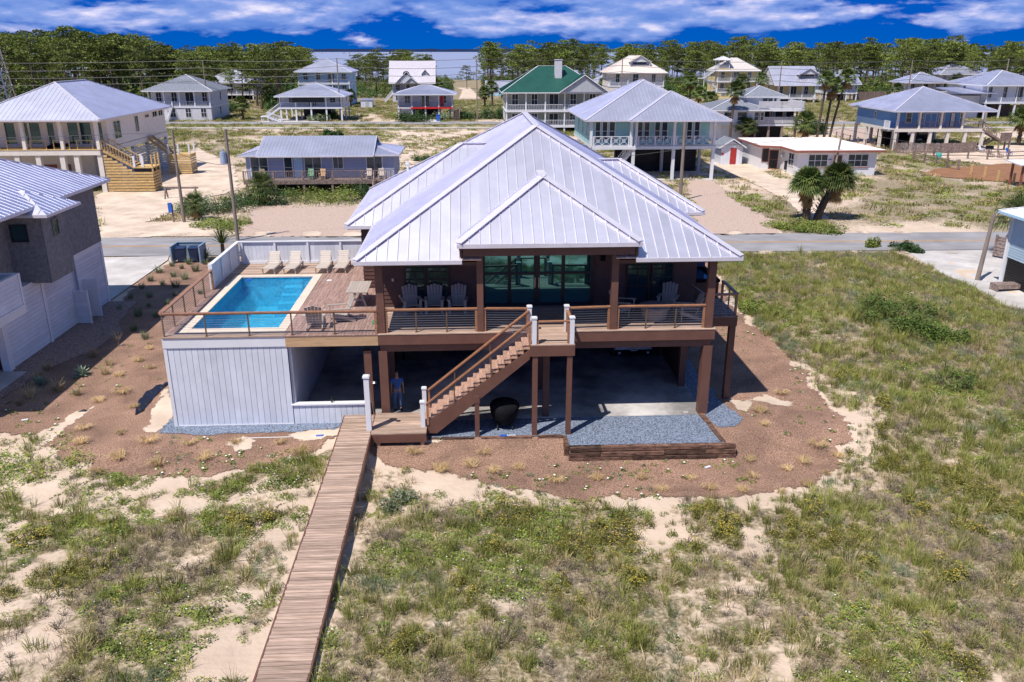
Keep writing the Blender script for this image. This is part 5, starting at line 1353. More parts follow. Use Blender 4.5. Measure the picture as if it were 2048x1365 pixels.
# ================================================================ houses beyond the street
class Hs:                                   # a house with its own local frame: x along the front, y to the back
    def __init__(s, name, label, px, py, yaw=AL, cat='house', z=0.0):
        s.o = at(px, py, z); s.yaw = yaw; s.root = thing(name, label, cat, s.o, yaw)
    def q(s, px, py, y=0.0):                # pixel to (x, z) on the plane local y
        X, Y, Z = ray(px, py); n = (-math.sin(s.yaw), math.cos(s.yaw))
        t = (y + n[0] * s.o.x + n[1] * s.o.y) / (n[0] * X + n[1] * Y)
        w = Vector((X * t, Y * t, CAMH + Z * t)) - s.o
        return w.x * math.cos(s.yaw) + w.y * math.sin(s.yaw), w.z
    def x(s, px, py=250, y=0.0): return s.q(px, py, y)[0]
    def z(s, py, y=0.0, px=1024): return s.q(px, py, y)[1]
def porch_house(h, w, dep, levels, wallm, porch=2.0, ncol=4, rail='bal', railm=None, colm=None, nwin=3, winw=1.1, under='posts', glassm=None, framem=None, cw=.22, sidewin=2, x0=0.0, slabm=None, postm=None):
    r = h.root; railm = railm or white; colm = colm or white
    for i, (z0, z1, kind) in enumerate(levels):
        if kind == 'open':
            for k in range(ncol):
                x = x0 + .15 + (w - .3) * k / (ncol - 1)
                for y in (.15, dep * .5, dep - .2): MB().box(x - .16, x + .16, y - .16, y + .16, z0, z1).build('pile', postm or colm, r)
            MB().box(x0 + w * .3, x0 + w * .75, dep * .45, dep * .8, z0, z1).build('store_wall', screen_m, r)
            continue
        py = porch if kind == 'porch' else 0.0
        walls(r, x0, x0 + w, py, dep, z0 + .02, z1, wallm)
        MB().box(x0 - .1, x0 + w + .1, -.12, dep, z0 - .32, z0).build('floor_band', slabm or white, r)
        for k in range(nwin):
            cx_ = x0 + w * (k + .5) / nwin
            if nwin > 2 and k == nwin // 2 and kind == 'porch': window(r, 'F', cx_ - winw * .75, cx_ + winw * .75, z0 + .12, z1 - .45, py, framem, glassm, 2, 1, name='patio_door')
            else: window(r, 'F', cx_ - winw / 2, cx_ + winw / 2, z0 + .75, z1 - .45, py, framem, glassm, 2, 2)
        for k in range(sidewin):
            c = py + (dep - py) * (k + .5) / sidewin
            window(r, 'L', c - .45, c + .45, z0 + .9, z1 - .5, x0, framem, glassm, 1, 2); window(r, 'R', c - .45, c + .45, z0 + .9, z1 - .5, x0 + w, framem, glassm, 1, 2)
        if kind == 'porch':
            for k in range(ncol):
                x = x0 + .12 + (w - .24) * k / (ncol - 1); MB().box(x - cw / 2, x + cw / 2, 0, cw, z0, z1).build('column', colm, r)
            if rail:
                for k in range(ncol - 1):
                    a, b = x0 + .25 + (w - .24) * k / (ncol - 1), x0 + (w - .24) * (k + 1) / (ncol - 1)
                    railing(r, (a, .1, z0), (b, .1, z0), 1.0, railm, .3, 3, .05, .08, style=rail)
                for x in (x0 + .1, x0 + w - .1): railing(r, (x, .2, z0), (x, py, z0), 1.0, railm, .3, 3, .05, .08, style=rail)
    return r

# A: house under construction
h = Hs('unfinished_house', 'cream house under construction with new pine stairs and metal hip roof', 213, 385)
r = h.root; zf = h.z(300, 0, 205); ze = h.z(240, -.8, 190)
MB().box(-12.9, .05, -.1, 21, zf - .55, zf - .02).build('floor_band', cream, r)
MB().box(-12.9, .1, -.14, 2.6, zf - .019, zf + .03).build('porch_floor', gold_wood, r)
walls(r, -12.8, 0, 2.7, 20.8, zf + .031, ze - .15, cream)
hip_roof(r, -13.6, .8, -.8, 21.6, ze, .48, roof_far, metal_trim, .5, capw=.25, soffit=cream)
for px in (-40, 48, 124, 196): x = h.x(px, 290); MB().box(x - .17, x + .17, .0, .34, zf + .03, ze - .17).build('column', cream, r)
for px in (40, 82, 130, 158, 205): x = h.x(px, 350); MB().box(x - .25, x + .25, .0, .5, 0, zf - .56).build('pile', cream, r)
for y in (5, 9.5, 14, 18, 20.6): MB().box(-.35, 0, y - .2, y + .2, 0, zf - .56).build('pile', palegrey, r)
walls(r, -12.5, -2.5, 4, 12, 0, zf - .56, cream, 'ground_wall')
for a, b in ((92, 118), (130, 146)): window(r, 'F', h.x(a, 350, 4), h.x(b, 350, 4), .3, 2.5, 4, cream, rust, 1, 1, name='door')
for a, b in ((12, 32), (44, 58), (62, 82), (97, 110), (138, 158), (162, 184), (192, 206)): window(r, 'F', h.x(a, 270, 2.7), h.x(b, 270, 2.7), zf + .35, ze - .55, 2.7, cream, dark_glass, 1, 1)
for a, b, z0, z1 in ((4.4, 6.2, zf + .7, ze - .6), (10.6, 11.6, zf + .9, ze - .5), (14, 15.2, ze - .9, ze - .6), (16.5, 18.0, ze - 1.0, ze - .4), (18.6, 20, ze - 1.0, ze - .4)): window(r, 'R', a, b, z0, z1, 0, cream, dark_glass, 2, 1)
for k in range(6): x = -12 + k * 2.4; railing(r, (x, .35, zf + .03), (x + 1.6, .35, zf + .03), .9, gold_wood, 9, 3, .05, .09)
MB().prism([(-6, 1.0, zf + .04), (-4.2, .9, zf + .04), (-3.8, 1.9, zf + .3), (-5.6, 2.0, zf + .4)], (0, 0, .15)).build('tarpaulin', black, r)
def slat_box(parent, x0, x1, y, zt_fn, m, step=.3, face='F', gap=.07):
    s = slot(parent, 'slat_screen'); z = .1
    while True:
        xs_ = [x for x in np.linspace(x0, x1, 40) if zt_fn(x) > z + step]
        if not xs_: break
        a, b = min(xs_), max(xs_)
        if b - a > .15: piece('slat', m, s, a, b, y - .02, y + .02, z, z + step - gap) if face == 'F' else piece('slat', m, s, y - .02, y + .02, a, b, z, z + step - gap)
        z += step
    return s
xl, zl_ = h.x(268, 340), h.z(335, 0, 268); xe = h.x(308, 360)
top = lambda x: zf - (zf - zl_) * min(1, max(0, (x - .3) / (xl - .3)))
slat_box(r, .3, xe, -.05, lambda x: top(x) - .2, gold_wood); slat_box(r, -.0, 2.2, xe, lambda x: zl_ - .2, gold_wood, face='R')
steps(r, (xl, 1.1, zl_), (.2, 1.1, zf), 1.9, gold_wood, rail=gold_wood)
MB().box(xl - .05, xe + .1, -.05, 2.3, zl_ - .1, zl_ + .02).build('stair_landing', gold_wood, r)
MB().box(xl, xe - .1, .1, 2.2, 0, zl_ - .12).build('stair_core', screen_m, r)
for x, y in ((xl + .1, .05), (xl + .1, 2.1), (xl + 1.0, .05)): MB().box(x - .1, x + .1, y - .1, y + .1, zl_, zl_ + 1.15).build('newel_post', white, r)
for x, y in ((xe, .05), (xe, 1.1), (xe, 2.1)): MB().box(x - .07, x + .07, y - .07, y + .07, zl_ - 1, zl_ + 1.3).build('newel_post', gold_wood, r)
st2 = slot(r, 'rear_staircase'); MB().box(2.2, 5.0, 13.4, 15.6, 2.2, 2.4).build('landing', gold_wood, st2)
for k in range(8): piece('slat', gold_wood, st2, 2.2, 5.0, 13.38, 13.42, .1 + k * .27, .1 + k * .27 + .21)
for k in range(8): piece('slat', gold_wood, st2, 4.98, 5.02, 13.45, 15.5, .1 + k * .27, .1 + k * .27 + .21)
steps(r, (2.4, 14.5, 2.4), (.1, 14.5, zf), 1.8, gold_wood, name='rear_staircase')
for x, y in ((2.4, 13.5), (3.6, 13.5), (4.9, 13.5), (4.9, 15.4)): MB().box(x - .09, x + .09, y - .09, y + .09, 2.4, 3.6).build('newel_post', white, r)
sw_ = slot(r, 'lattice_wall')
for k in range(12): piece('slat', greywall, sw_, .01, .05, 5.2, 20.4, .1 + k * .3, .1 + k * .3 + .22)

# B: blue cottage
h = Hs('blue_cottage', 'low blue grey cottage on stilts with long railed deck and metal roof', 490, 393)
r = h.root; zd = h.z(363, 0, 640); W_ = h.x(783, 360); zw = h.z(312, 1.6, 640)
MB().box(0, W_, 0, 2.6, zd - .3, zd).build('deck', grey_wood, r)
for k in range(6): x = .3 + k * (W_ - .6) / 5; MB().box(x - .1, x + .1, .05, .25, 0, zd - .3).build('pile', grey_wood, r)
for k in range(5):
    a, b = W_ * k / 5, W_ * (k + 1) / 5; railing(r, (a + .05, .08, zd), (b - .05, .08, zd), 1.05, grey_wood, .22, 4, .05, .14)
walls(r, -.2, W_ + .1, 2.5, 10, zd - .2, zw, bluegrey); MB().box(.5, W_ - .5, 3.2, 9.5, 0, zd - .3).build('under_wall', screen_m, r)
gable_roof(r, h.x(528, 275, 6), h.x(754, 275, 6), 1.5, 10.6, zw, .36, roof_far, metal_trim, 'x', .36, bluegrey)
hip_roof(r, -.8, W_ + .8, 2.0, 10.2, zw + .02, .24, roof_far, metal_trim, .36, capw=.15, soffit=bluegrey)
for a, b, kind in ((502, 518, 0), (520, 535, 0), (569, 584, 0), (590, 603, 2), (610, 625, 0), (627, 642, 0), (667, 686, 1), (734, 748, 0), (750, 764, 0)):
    z0 = zd + (.1 if kind != 1 else 1.0); window(r, 'F', h.x(a, 330, 2.5), h.x(b, 330, 2.5), z0, zw - .25, 2.5, white, ltblue if kind == 2 else far_glass, 2 if kind == 1 else 1, 1, name='door' if kind == 2 else 'window')
steps(r, (W_ - 1.2, -2.2, .0), (W_ - 1.2, .0, zd), 1.2, grey_wood, side=(1, 0, 0), rail=grey_wood)
def deck_chair(px, py, zz, m, lab, yaw=0, hs=None, y=1.4):
    p = hs.o + Matrix.Rotation(hs.yaw, 3, 'Z') @ Vector((hs.x(px, py, y), y, 0)); t = thing('deck_chair', lab, 'chair', (p.x, p.y, zz), AL + yaw)
    MB().box(-.3, .3, -.3, .3, .36, .41).build('seat', m, t); MB().prism([(-.28, .25, .42), (.28, .25, .42), (.28, .5, 1.05), (-.28, .5, 1.05)], (0, .05, 0)).build('backrest', m, t)
    for sx in (-1, 1):
        for sy in (-1, 1): MB().box(sx * .27 - .03, sx * .27 + .03, sy * .26 - .03, sy * .26 + .03, 0, .355).build('leg', m, t)
        MB().box(sx * .32 - .05, sx * .32 + .05, -.3, .3, .56, .59).build('armrest', m, t)
    return t
deck_chair(621, 350, zd, mat('sage chair', (.16, .32, .22), .6), 'green chair on the deck of the blue cottage', 0, h); deck_chair(645, 350, zd, tan_wood, 'tan wooden chair on the deck of the blue cottage', 0, h)
deck_chair(525, 350, zd, grey_wood, 'grey chair at the end of the cottage deck near the sand lot', .3, h); deck_chair(738, 352, zd, resin_pale, 'pale chair on the cottage deck below the end windows', 0, h); deck_chair(762, 352, zd, resin_pale, 'pale chair at the stair end of the cottage deck', 0, h)

# C: teal house
h = Hs('teal_house', 'teal raised house with white cross braced railings and pale metal hip roofs', 1182, 362)
r = h.root; W_ = h.x(1428, 350); zd = h.z(293, 0, 1300); ze = h.z(241, -.6, 1300); xs_ = h.x(1262, 300)
MB().box(0, W_, -.1, 17, zd - .35, zd).build('floor_band', white, r)
walls(r, 0, W_ - .3, 2.2, 16.5, zd, ze, teal)
hip_roof(r, -.9, W_ + .9, -.4, 18, ze, .5, roof_far, metal_trim, .45, capw=.22, soffit=white); hip_roof(r, xs_ - .6, W_ + 1.1, -1.7, 9.9, ze + .06, .5, roof_far, metal_trim, .45, capw=.22, soffit=white)
for px in (1182, 1262, 1272, 1348, 1428): x = h.x(px, 290); MB().box(x - .15, x + .15, 0, .3, zd, ze - .15).build('column', white, r)
for a, b in ((1184, 1260), (1274, 1346), (1350, 1426)): railing(r, (h.x(a, 290) + .15, .12, zd), (h.x(b, 290) - .15, .12, zd), 1.1, white, .2, 2.2, .04, .1, style='x')
railing(r, (.1, .3, zd), (.1, 2.2, zd), 1.1, white, .2, 2, style='x')
for a, b in ((1191, 1200), (1205, 1214), (1219, 1229), (1275, 1284), (1289, 1298), (1310, 1319), (1324, 1334), (1374, 1383), (1389, 1398)): window(r, 'F', h.x(a, 265, 2.2), h.x(b, 265, 2.2), zd + .5, ze - .4, 2.2, white, far_glass, 1, 2)
for c in (4, 8, 12): window(r, 'L', c - .5, c + .5, zd + .9, ze - .5, 0, teal, far_glass, 1, 2)
for px in (1182, 1266, 1346, 1425):
    for y in (.2, 6, 12): x = h.x(px, 330); MB().box(x - .17, x + .17, y - .17, y + .17, 0, zd - .36).build('pile', greywall if y > 1 else white, r)
sb = slot(r, 'slat_screen')
for k in range(14): piece('slat', darkmetal, sb, 4.8, W_ - .3, 7.0, 7.05, .1 + k * .25, .1 + k * .25 + .17)
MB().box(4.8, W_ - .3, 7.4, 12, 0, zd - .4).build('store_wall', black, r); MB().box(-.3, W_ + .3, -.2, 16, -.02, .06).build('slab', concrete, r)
steps(r, (2.2, 1.2, 0), (5.2, 1.2, zd), 1.2, white, rail=white)

# small shed with red door
h = Hs('garden_shed', 'little white board shed with barn red door and grey gable roof', 1440, 330)
r = h.root; W_ = h.x(1483, 330); ze = h.z(293, 0, 1460)
walls(r, 0, W_, 0, 3.2, 0, ze, board_white); gable_roof(r, -.35, W_ + .35, -.4, 3.6, ze - .12, .62, roof_grey, white, 'y', .5, board_white)
dx0, dx1 = h.x(1460, 315), h.x(1472, 315); MB().box(dx0, dx1, -.05, -.005, .08, ze - .25).build('door', barnred, r)
for k in range(7): piece('board', board_white, r, k * W_ / 7 + .012, (k + 1) * W_ / 7 - .012, -.02, -.003, .02, ze - .02) if not (dx0 - .2 < (k + .5) * W_ / 7 < dx1 + .2) else None
tag(MB().box(.05, .35, -.07, -.055, 1.3, 1.55).build('notice', red, r))

# I: white flat roofed house
h = Hs('flat_roofed_house', 'white block house with flat white roof and rust red fascia', 1592, 352)
r = h.root; W_ = h.x(1748, 350); zr = h.z(304, 0, 1670)
walls(r, 0, W_, 0, 9, -.1, zr, white); walls(r, -2.4, -.02, 6.0, 14, -.1, zr, white); walls(r, 0, W_ - 1, 9.02, 14, -.1, zr, white)
m = MB(); m.prism([(-.6, -.7, zr + .002), (W_ + .7, -.7, zr + .002), (W_ + .2, 14.5, zr + .002), (-2.9, 14.5, zr + .002), (-2.9, 5.4, zr + .002), (-.6, 4.4, zr + .002)], (0, 0, .28)); m.build('roof', roof_white, r)
m = MB(); P = [(-.64, -.74), (W_ + .74, -.74), (W_ + .24, 14.54), (-2.94, 14.54), (-2.94, 5.36), (-.64, 4.36)]
for a, b in zip(P, P[1:] + P[:1]): m.bar((*a, zr + .1), (*b, zr + .1), .06, .24)
m.build('fascia', rust, r)
for a, b, n in ((1617, 1654, 3), (1696, 1735, 3)): window(r, 'F', h.x(a, 325), h.x(b, 325), 1.1, zr - .35, 0, white, far_glass, n, 2); MB().box(h.x(a, 325) - .15, h.x(b, 325) + .15, -.12, -.005, .92, 1.0).build('sill', rust, r)
window(r, 'L', 1.2, 2.8, 1.0, zr - .4, 0, white, far_glass, 2, 2); window(r, 'F', h.x(1668, 330), h.x(1681, 330), .15, zr - .5, 0, rust, far_glass, 1, 1, name='door')
window(r, 'F', -1.3, -.3, .1, zr - .5, 6.0, rust, screen_m, 1, 2, name='door'); window(r, 'F', -2.25, -1.55, 1.0, zr - .3, 6.0, rust, screen_m, 1, 1)
MB().box(-.35, -.02, 4.4, 5.0, 1.7, 2.1).build('air_conditioner', greywall, r)
MB().box(-.35, -.003, 3.2, 3.28, .3, 1.4).build('meter_pipe', darkmetal, r)
MB().lathe([(.22, -.02), (.22, .02)], 14).build('wall_plaque', darkmetal, r).location = (h.x(1660, 318), -.03, 1.9)
bf = thing('board_fence', 'weathered grey board fence between the shed and the flat roofed house', 'fence', at(1488, 322), AL)
for k in range(16): piece('board', grey_wood, bf, k * .22, k * .22 + .2, 0, .03, 0, 1.5 + .12 * math.sin(k * 2.3))

# D: green roofed house
h = Hs('green_roofed_house', 'three storey sage house with green metal roof, white porches and chimney', 1012, 265)
W_ = h.x(1206, 262); zz = [0, h.z(252, 0, 1100), h.z(221, 0, 1100), h.z(185, 0, 1100)]
r = porch_house(h, W_, 13, [(0, zz[1], 'open'), (zz[1], zz[2] - .3, 'porch'), (zz[2], zz[3], 'porch')], sage, 2.4, 6, nwin=5, glassm=screen_m)
hip_roof(r, -.8, W_ + .7, -.6, 13.8, zz[3], .62, roof_green, white, .5, capw=.15); gable_roof(r, h.x(1118, 185), W_ + .8, -1.0, 9, zz[3] + .05, .66, roof_green, white, 'y', .5, greywall)
cx_ = h.x(1116, 150, 4); MB().box(cx_ - .65, cx_ + .65, 3.2, 4.6, zz[3], h.z(120, 4, 1116)).box(cx_ - .75, cx_ + .75, 3.1, 4.7, h.z(120, 4, 1116), h.z(119, 4, 1116)).build('chimney', palegrey, r)
steps(r, (4, -3.2, 0), (6.5, -.6, zz[1]), 1.3, white, side=(.7, -.7, 0), rail=white)

# E: cream house with dormer
h = Hs('dormer_house', 'white and cream house with tan metal roof and a gabled dormer balcony', 1218, 200)
W_ = h.x(1326, 200); zz = [0, h.z(172, 0, 1270), h.z(146, 0, 1270)]
r = porch_house(h, W_, 14, [(0, zz[1] - 2.6, 'open'), (zz[1] - 2.6, zz[1] - .3, 'wall'), (zz[1], zz[2], 'porch')], cream, 2.2, 4, nwin=3, sidewin=1)
rt = mat('tan metal roof', (.66, .58, .53), .6, .1, .08); hip_roof(r, -.9, W_ + .9, -.8, 15, zz[2], .62, rt, white, .5, capw=.2)
a, b = h.x(1258, 125, 3), h.x(1301, 125, 3); zb = h.z(139, 2, 1280)
walls(r, a + .3, b - .3, 3.2, 9, zb, h.z(124, 3, 1280), white); gable_roof(r, a, b, 1.6, 9, h.z(124, 2, 1280), .55, rt, white, 'y', .5, white)
railing(r, (a + .3, 2.0, zb), (b - .3, 2.0, zb), 1.0, white, .3, 3, .05, .1); window(r, 'F', a + 1.2, b - 1.2, zb + .2, h.z(125, 3, 1280), 3.2, white, far_glass, 3, 1); posts(r, [(a + .35, 2.0), (b - .35, 2.0)], zb, h.z(124, 2, 1280), .2, white)

# F: yellow tower house
h = Hs('tower_house', 'pale yellow house with stacked white balconies and a rooftop lookout', 1432, 197)
W_ = h.x(1512, 197); zz = [0, h.z(184, 0, 1470), h.z(163, 0, 1470), h.z(142, 0, 1470)]
r = porch_house(h, W_, 11, [(0, zz[1], 'wall'), (zz[1], zz[2] - .2, 'porch'), (zz[2], zz[3], 'porch')], yellow, 1.8, 4, nwin=3, sidewin=1)
hip_roof(r, -.6, W_ + .7, -.7, 11.6, zz[3], .62, mat('beige metal roof', (.58, .54, .52), .6, .1, .08), white, .5, capw=.18)
a, b = 0, h.x(1460, 130); z0, z1 = h.z(137, 0, 1445), h.z(120, 0, 1445); walls(r, a, b, -.1, 3.8, zz[3], z0, yellow); posts(r, [(a + .1, .1), (b - .1, .1), (a + .1, 3.6), (b - .1, 3.6)], z0, z1, .25, white)
hip_roof(r, a - .6, b + .6, -.6, 4.4, z1, .45, palegrey, white, .6, capw=.1)
railing(r, (a, 0, z0), (b, 0, z0), 1.1, white, .3, 3, .05, .1); railing(r, (a, 0, z0), (a, 3.7, z0), 1.1, white, .3, 3, .05, .1); railing(r, (b, 0, z0), (b, 3.7, z0), 1.1, white, .3, 3, .05, .1)
steps(r, (-4.0, .8, zz[2] + 1.0), (0, .8, z0), 1.2, white, rail=white); MB().box(-6.2, -4, .1, 1.6, zz[2] + .8, zz[2] + 1.0).build('stair_landing', white, r); steps(r, (0, 2.0, zz[1] + 1.2), (-4.0, 2.0, zz[2] + 1), 1.2, white, rail=white); steps(r, (-3.4, .8, 0), (0, .8, zz[1]), 1.2, white, rail=white)
posts(r, [(-6, .3), (-4.2, .3)], 0, zz[2] + .8, .2, white)

# G: gabled house with balcony dormer, and its neighbour
h = Hs('balcony_house', 'pale yellow house with grey roof and dark screened balcony under a gable', 1552, 206)
W_ = h.x(1628, 206); zz = [0, h.z(196, 0, 1590), h.z(171, 0, 1590)]
r = porch_house(h, W_, 12, [(0, zz[1], 'open'), (zz[1], zz[2], 'porch')], yellow, 2.2, 4, nwin=3, sidewin=1, glassm=screen_m)
gable_roof(r, -1.2, W_ + 1.2, -.9, 13, zz[2], .74, roof_far, white, 'x', .5, palegrey)
a, b = h.x(1598, 160, 2), h.x(1630, 160, 2); zb = h.z(167, 1, 1610); walls(r, a, b, 2.2, 7, zb, zb + 2.6, cream); gable_roof(r, a - .6, b + .8, .6, 7, zb + 2.5, .55, roof_far, white, 'y', .5, palegrey)
railing(r, (a, .9, zb), (b, .9, zb), 1.1, white, .4, 3, .06, .12); window(r, 'F', a + .3, b - .3, zb + .1, zb + 2.3, 2.2, white, screen_m, 3, 1)
h = Hs('annex_house', 'small white house on tall stilts with grey roof beside the board fence', 1650, 203)
W_ = h.x(1712, 203); zz = [0, h.z(186, 0, 1680), h.z(169, 0, 1680)]
r = porch_house(h, W_, 8, [(0, zz[1], 'open'), (zz[1], zz[2], 'porch')], white, 1.6, 4, nwin=3, sidewin=1); gable_roof(r, -1, W_ + .8, -.8, 9, zz[2], .55, roof_far, white, 'x', .5, white)
cx_ = h.x(1684, 155, 4); MB().box(cx_ - .8, cx_ + .8, 3.6, 5, zz[2], zz[2] + 4.0).build('chimney', palegrey, r)

# H: stepped modern house with balconies
h = Hs('stepped_house', 'white stepped house with grey hip roofs, round balconies and palms around', 1425, 288)
r = h.root; xa, xb, xc = 0, h.x(1512, 260), h.x(1602, 260); z1, z2 = h.z(250, 0, 1460), h.z(220, 0, 1460)
walls(r, xa, xb, 0, 9, z1, z2, white); walls(r, xa + 1.5, xa + 5.5, 1, 8, 0, z1, white, 'ground_wall'); hip_roof(r, xa - 1.2, xb + 2.2, -.9, 10, z2, .3, roof_grey, white, .6, capw=.15)
walls(r, xb + .1, xc - 1, 3, 10, z1, z2, greywall); MB().box(xb, xc, -.4, 9, z2 - .25, z2 + .1).build('terrace_floor', white, r); MB().box(xb, xc - .6, .2, 9, z1 - .25, z1 + .05).build('balcony_floor', white, r)
ua, ub = h.x(1494, 205, 3), h.x(1560, 205, 3); z3 = h.z(193, 3, 1520); walls(r, ua, ub, 3, 9, z2, z3, white); hip_roof(r, ua - .9, ub + .9, 2.0, 10, z3, .42, roof_grey, white, .6, capw=.15)
for a, b in ((1525, 1535), (1536, 1545), (1548, 1553)): window(r, 'F', h.x(a, 202, 3), h.x(b, 202, 3), z2 + 1.0, z3 - .3, 3, white, far_glass, 1, 1)
railing(r, (xb, -.4, z2 + .1), (xc, -.4, z2 + .1), 1.15, palegrey, .16, 2, .1, .1, toph=.1); railing(r, (xc, -.4, z2 + .1), (xc, 6, z2 + .1), 1.15, palegrey, .16, 2, .1, .1)
railing(r, (xb - .3, .2, z1 + .05), (xc - .8, .2, z1 + .05), 1.1, palegrey, .16, 2, .1, .1); railing(r, (xc - .8, .2, z1 + .05), (xc - .8, 6, z1 + .05), 1.1, palegrey, .16, 2, .1, .1)
for a, b in ((1428, 1438), (1448, 1462), (1475, 1493), (1509, 1517), (1521, 1527)): window(r, 'F', h.x(a, 235, 0), h.x(b, 235, 0), z1 + .7, z2 - .4, 0, white, far_glass, 1, 2)
for k in range(4): x = xb + 1 + k * (xc - xb - 2) / 3; window(r, 'F', x - .6, x + .6, z1 + .2, z2 - .5, 3, white, screen_m, 1, 1, name='patio_door')
for x in np.linspace(xb, xc - .8, 4): MB().box(x - .16, x + .16, .3, .62, 0, z1 - .25).build('pile', grey_wood, r); MB().box(x - .1, x + .1, .3, .5, z1 + .05, z2 - .25).build('column', grey_wood, r)
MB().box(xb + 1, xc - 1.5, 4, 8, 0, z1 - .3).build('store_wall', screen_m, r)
aw = thing('striped_parasol', 'red and white striped awning beside the stepped white house', 'awning', at(1451, 276), AL)
for k in range(6): piece('stripe', red if k % 2 else white, aw, k * .28, k * .28 + .279, 0, 1.2, 2.0, 2.08)
for x in (.05, 1.6): MB().tube((x, .1, 0), (x, .1, 2.0), .04).build('pole', white, aw)

# J: sky blue house on concrete piles
h = Hs('sky_blue_house', 'sky blue raised house with wide porch, cream piles and grey hip roof', 1785, 302, AL - .02)
r = h.root; W_ = h.x(1962, 300); zd = h.z(258, 0, 1870); ze = h.z(222, 0, 1870)
MB().box(-.1, W_ + .1, -.1, 14.2, zd - .45, zd).build('floor_band', cream, r); walls(r, 0, W_ - 2.2, 2.4, 14, zd, ze, skyblue)
MB().box(-.01, .0, 2.4, 14, zd, zd + .9).build('base_band', ltblue, r)
hip_roof(r, -1.0, W_ + 1.2, -.8, 15.4, ze, .40, roof_far, metal_trim, .42, capw=.18, soffit=white)
for k in range(5): x = .2 + (W_ - .4) * k / 4; MB().box(x - .14, x + .14, 0, .28, zd, ze - .16).build('column', cream, r)
for k in range(6):
    for y in (.2, 5, 10, 14): x = .1 + (W_ - .2) * k / 5; MB().box(x - .2, x + .2, y - .2, y + .2, 0, zd - .46).build('pile', cream, r)
for k in range(4): x0_, x1_ = .3 + (W_ - .4) * k / 4, (W_ - .4) * (k + 1) / 4; railing(r, (x0_, .15, zd), (x1_, .15, zd), 1.0, grey_wood, .16, 3, .03, .06)
for a, b in ((1812, 1822), (1836, 1845), (1878, 1887), (1920, 1929)): window(r, 'F', h.x(a, 240, 2.4), h.x(b, 240, 2.4), zd + .7, ze - .5, 2.4, white, far_glass, 1, 2)
window(r, 'F', h.x(1850, 240, 2.4), h.x(1872, 240, 2.4), zd + .05, ze - .6, 2.4, white, skyblue, 2, 1, name='patio_door'); window(r, 'F', h.x(1901, 240, 2.4), h.x(1909, 240, 2.4), zd + .05, ze - .5, 2.4, brown, white, 1, 1, name='door')
window(r, 'L', 7, 7.5, zd + 1, ze - .6, 0, white, far_glass, 1, 2)
railing(r, (-.9, .3, zd - .2), (-.9, 2, zd - .2), 1.3, white, .2, 2, .05, .1); MB().box(-1.2, 0, .2, 2.2, zd - .4, zd - .2).build('lift_platform', steel, r); MB().box(-.5, -.3, -.1, .1, 0, zd - .1).build('lift_post', steel, r)
MB().box(1.5, 5, 6, 9, 0, zd - .5).build('store_wall', black, r)
steps(r, (W_ + 2.6, .5, zd - 1.7), (W_ - .4, .5, zd), 1.2, grey_wood, rail=grey_wood); MB().box(W_ + 2.5, W_ + 4.3, -.2, 1.2, zd - 1.9, zd - 1.7).build('stair_landing', grey_wood, r); railing(r, (W_ + 2.6, -.15, zd - 1.7), (W_ + 4.2, -.15, zd - 1.7), 1.1, grey_wood, .14, 3, .1, .1)
steps(r, (W_ - .6, 2.0, 0), (W_ + 2.6, 2.0, zd - 1.7), 1.2, grey_wood); posts(r, [(W_ + 2.6, 0), (W_ + 4.2, 0), (W_ + 4.2, 1.1)], 0, zd - 1.9, .18, grey_wood, 'stair_post')
pf = thing('board_fence', 'dark brown board fence curving below the porch of the sky blue house', 'fence', at(1785, 306), AL)
F_ = [(0, 0), (3.0, -1.2), (6, -1.6), (9.2, -1.0), (12.5, -.3)]
for (x0_, y0_), (x1_, y1_) in zip(F_, F_[1:]):
    n = int(math.hypot(x1_ - x0_, y1_ - y0_) / .2)
    for k in range(n):
        a = k / n; x, y = x0_ + (x1_ - x0_) * a, y0_ + (y1_ - y0_) * a; piece('board', grey_wood, pf, x, x + .18, y, y + .03, 0, 1.5 + rng.uniform(-.05, .05))
for k, px in enumerate((1808, 1821, 1832, 1842, 1873)):
    deck_chair(px, 292, .05, ltblue, 'light blue beach chair behind the curved fence under the sky blue house', R(170), h, .6)['group'] = 'light blue beach chairs'
c2 = thing('parked_car', 'dark car parked under the sky blue house', 'car', at(1862, 282), R(80))
m = MB(); m.prism([(-.9, y, z) for y, z in prof], (1.8, 0, 0)); m.build('body', mat('dark car paint', (.02, .022, .03), .25, .3, .02, coat=.5), c2)
for s in (-1, 1):
    MB().box(s * .903 - .002, s * .903 + .002, .5, 3.0, 1.1, 1.5).build('side_window', far_glass, c2)
    for y in (.9, 3.7): MB().tube((s * .70, y, .34), (s * .93, y, .34), .34, n=14).build('wheel', rubber, c2)
sl_ = thing('play_slide', 'bright yellow play slide behind the sky blue house', 'slide', at(1859, 268), .3)
MB().prism([(-.5, 0, 0), (-.5, 2.4, 1.9), (-.5, 2.7, 1.9), (-.5, .2, 0)], (1.0, 0, 0)).build('chute', yellow_plastic, sl_); MB().box(-.5, .5, 2.7, 3.6, 1.5, 1.6).box(-.45, -.35, 3.4, 3.5, 0, 1.5).box(.35, .45, 3.4, 3.5, 0, 1.5).build('platform', grey_wood, sl_)

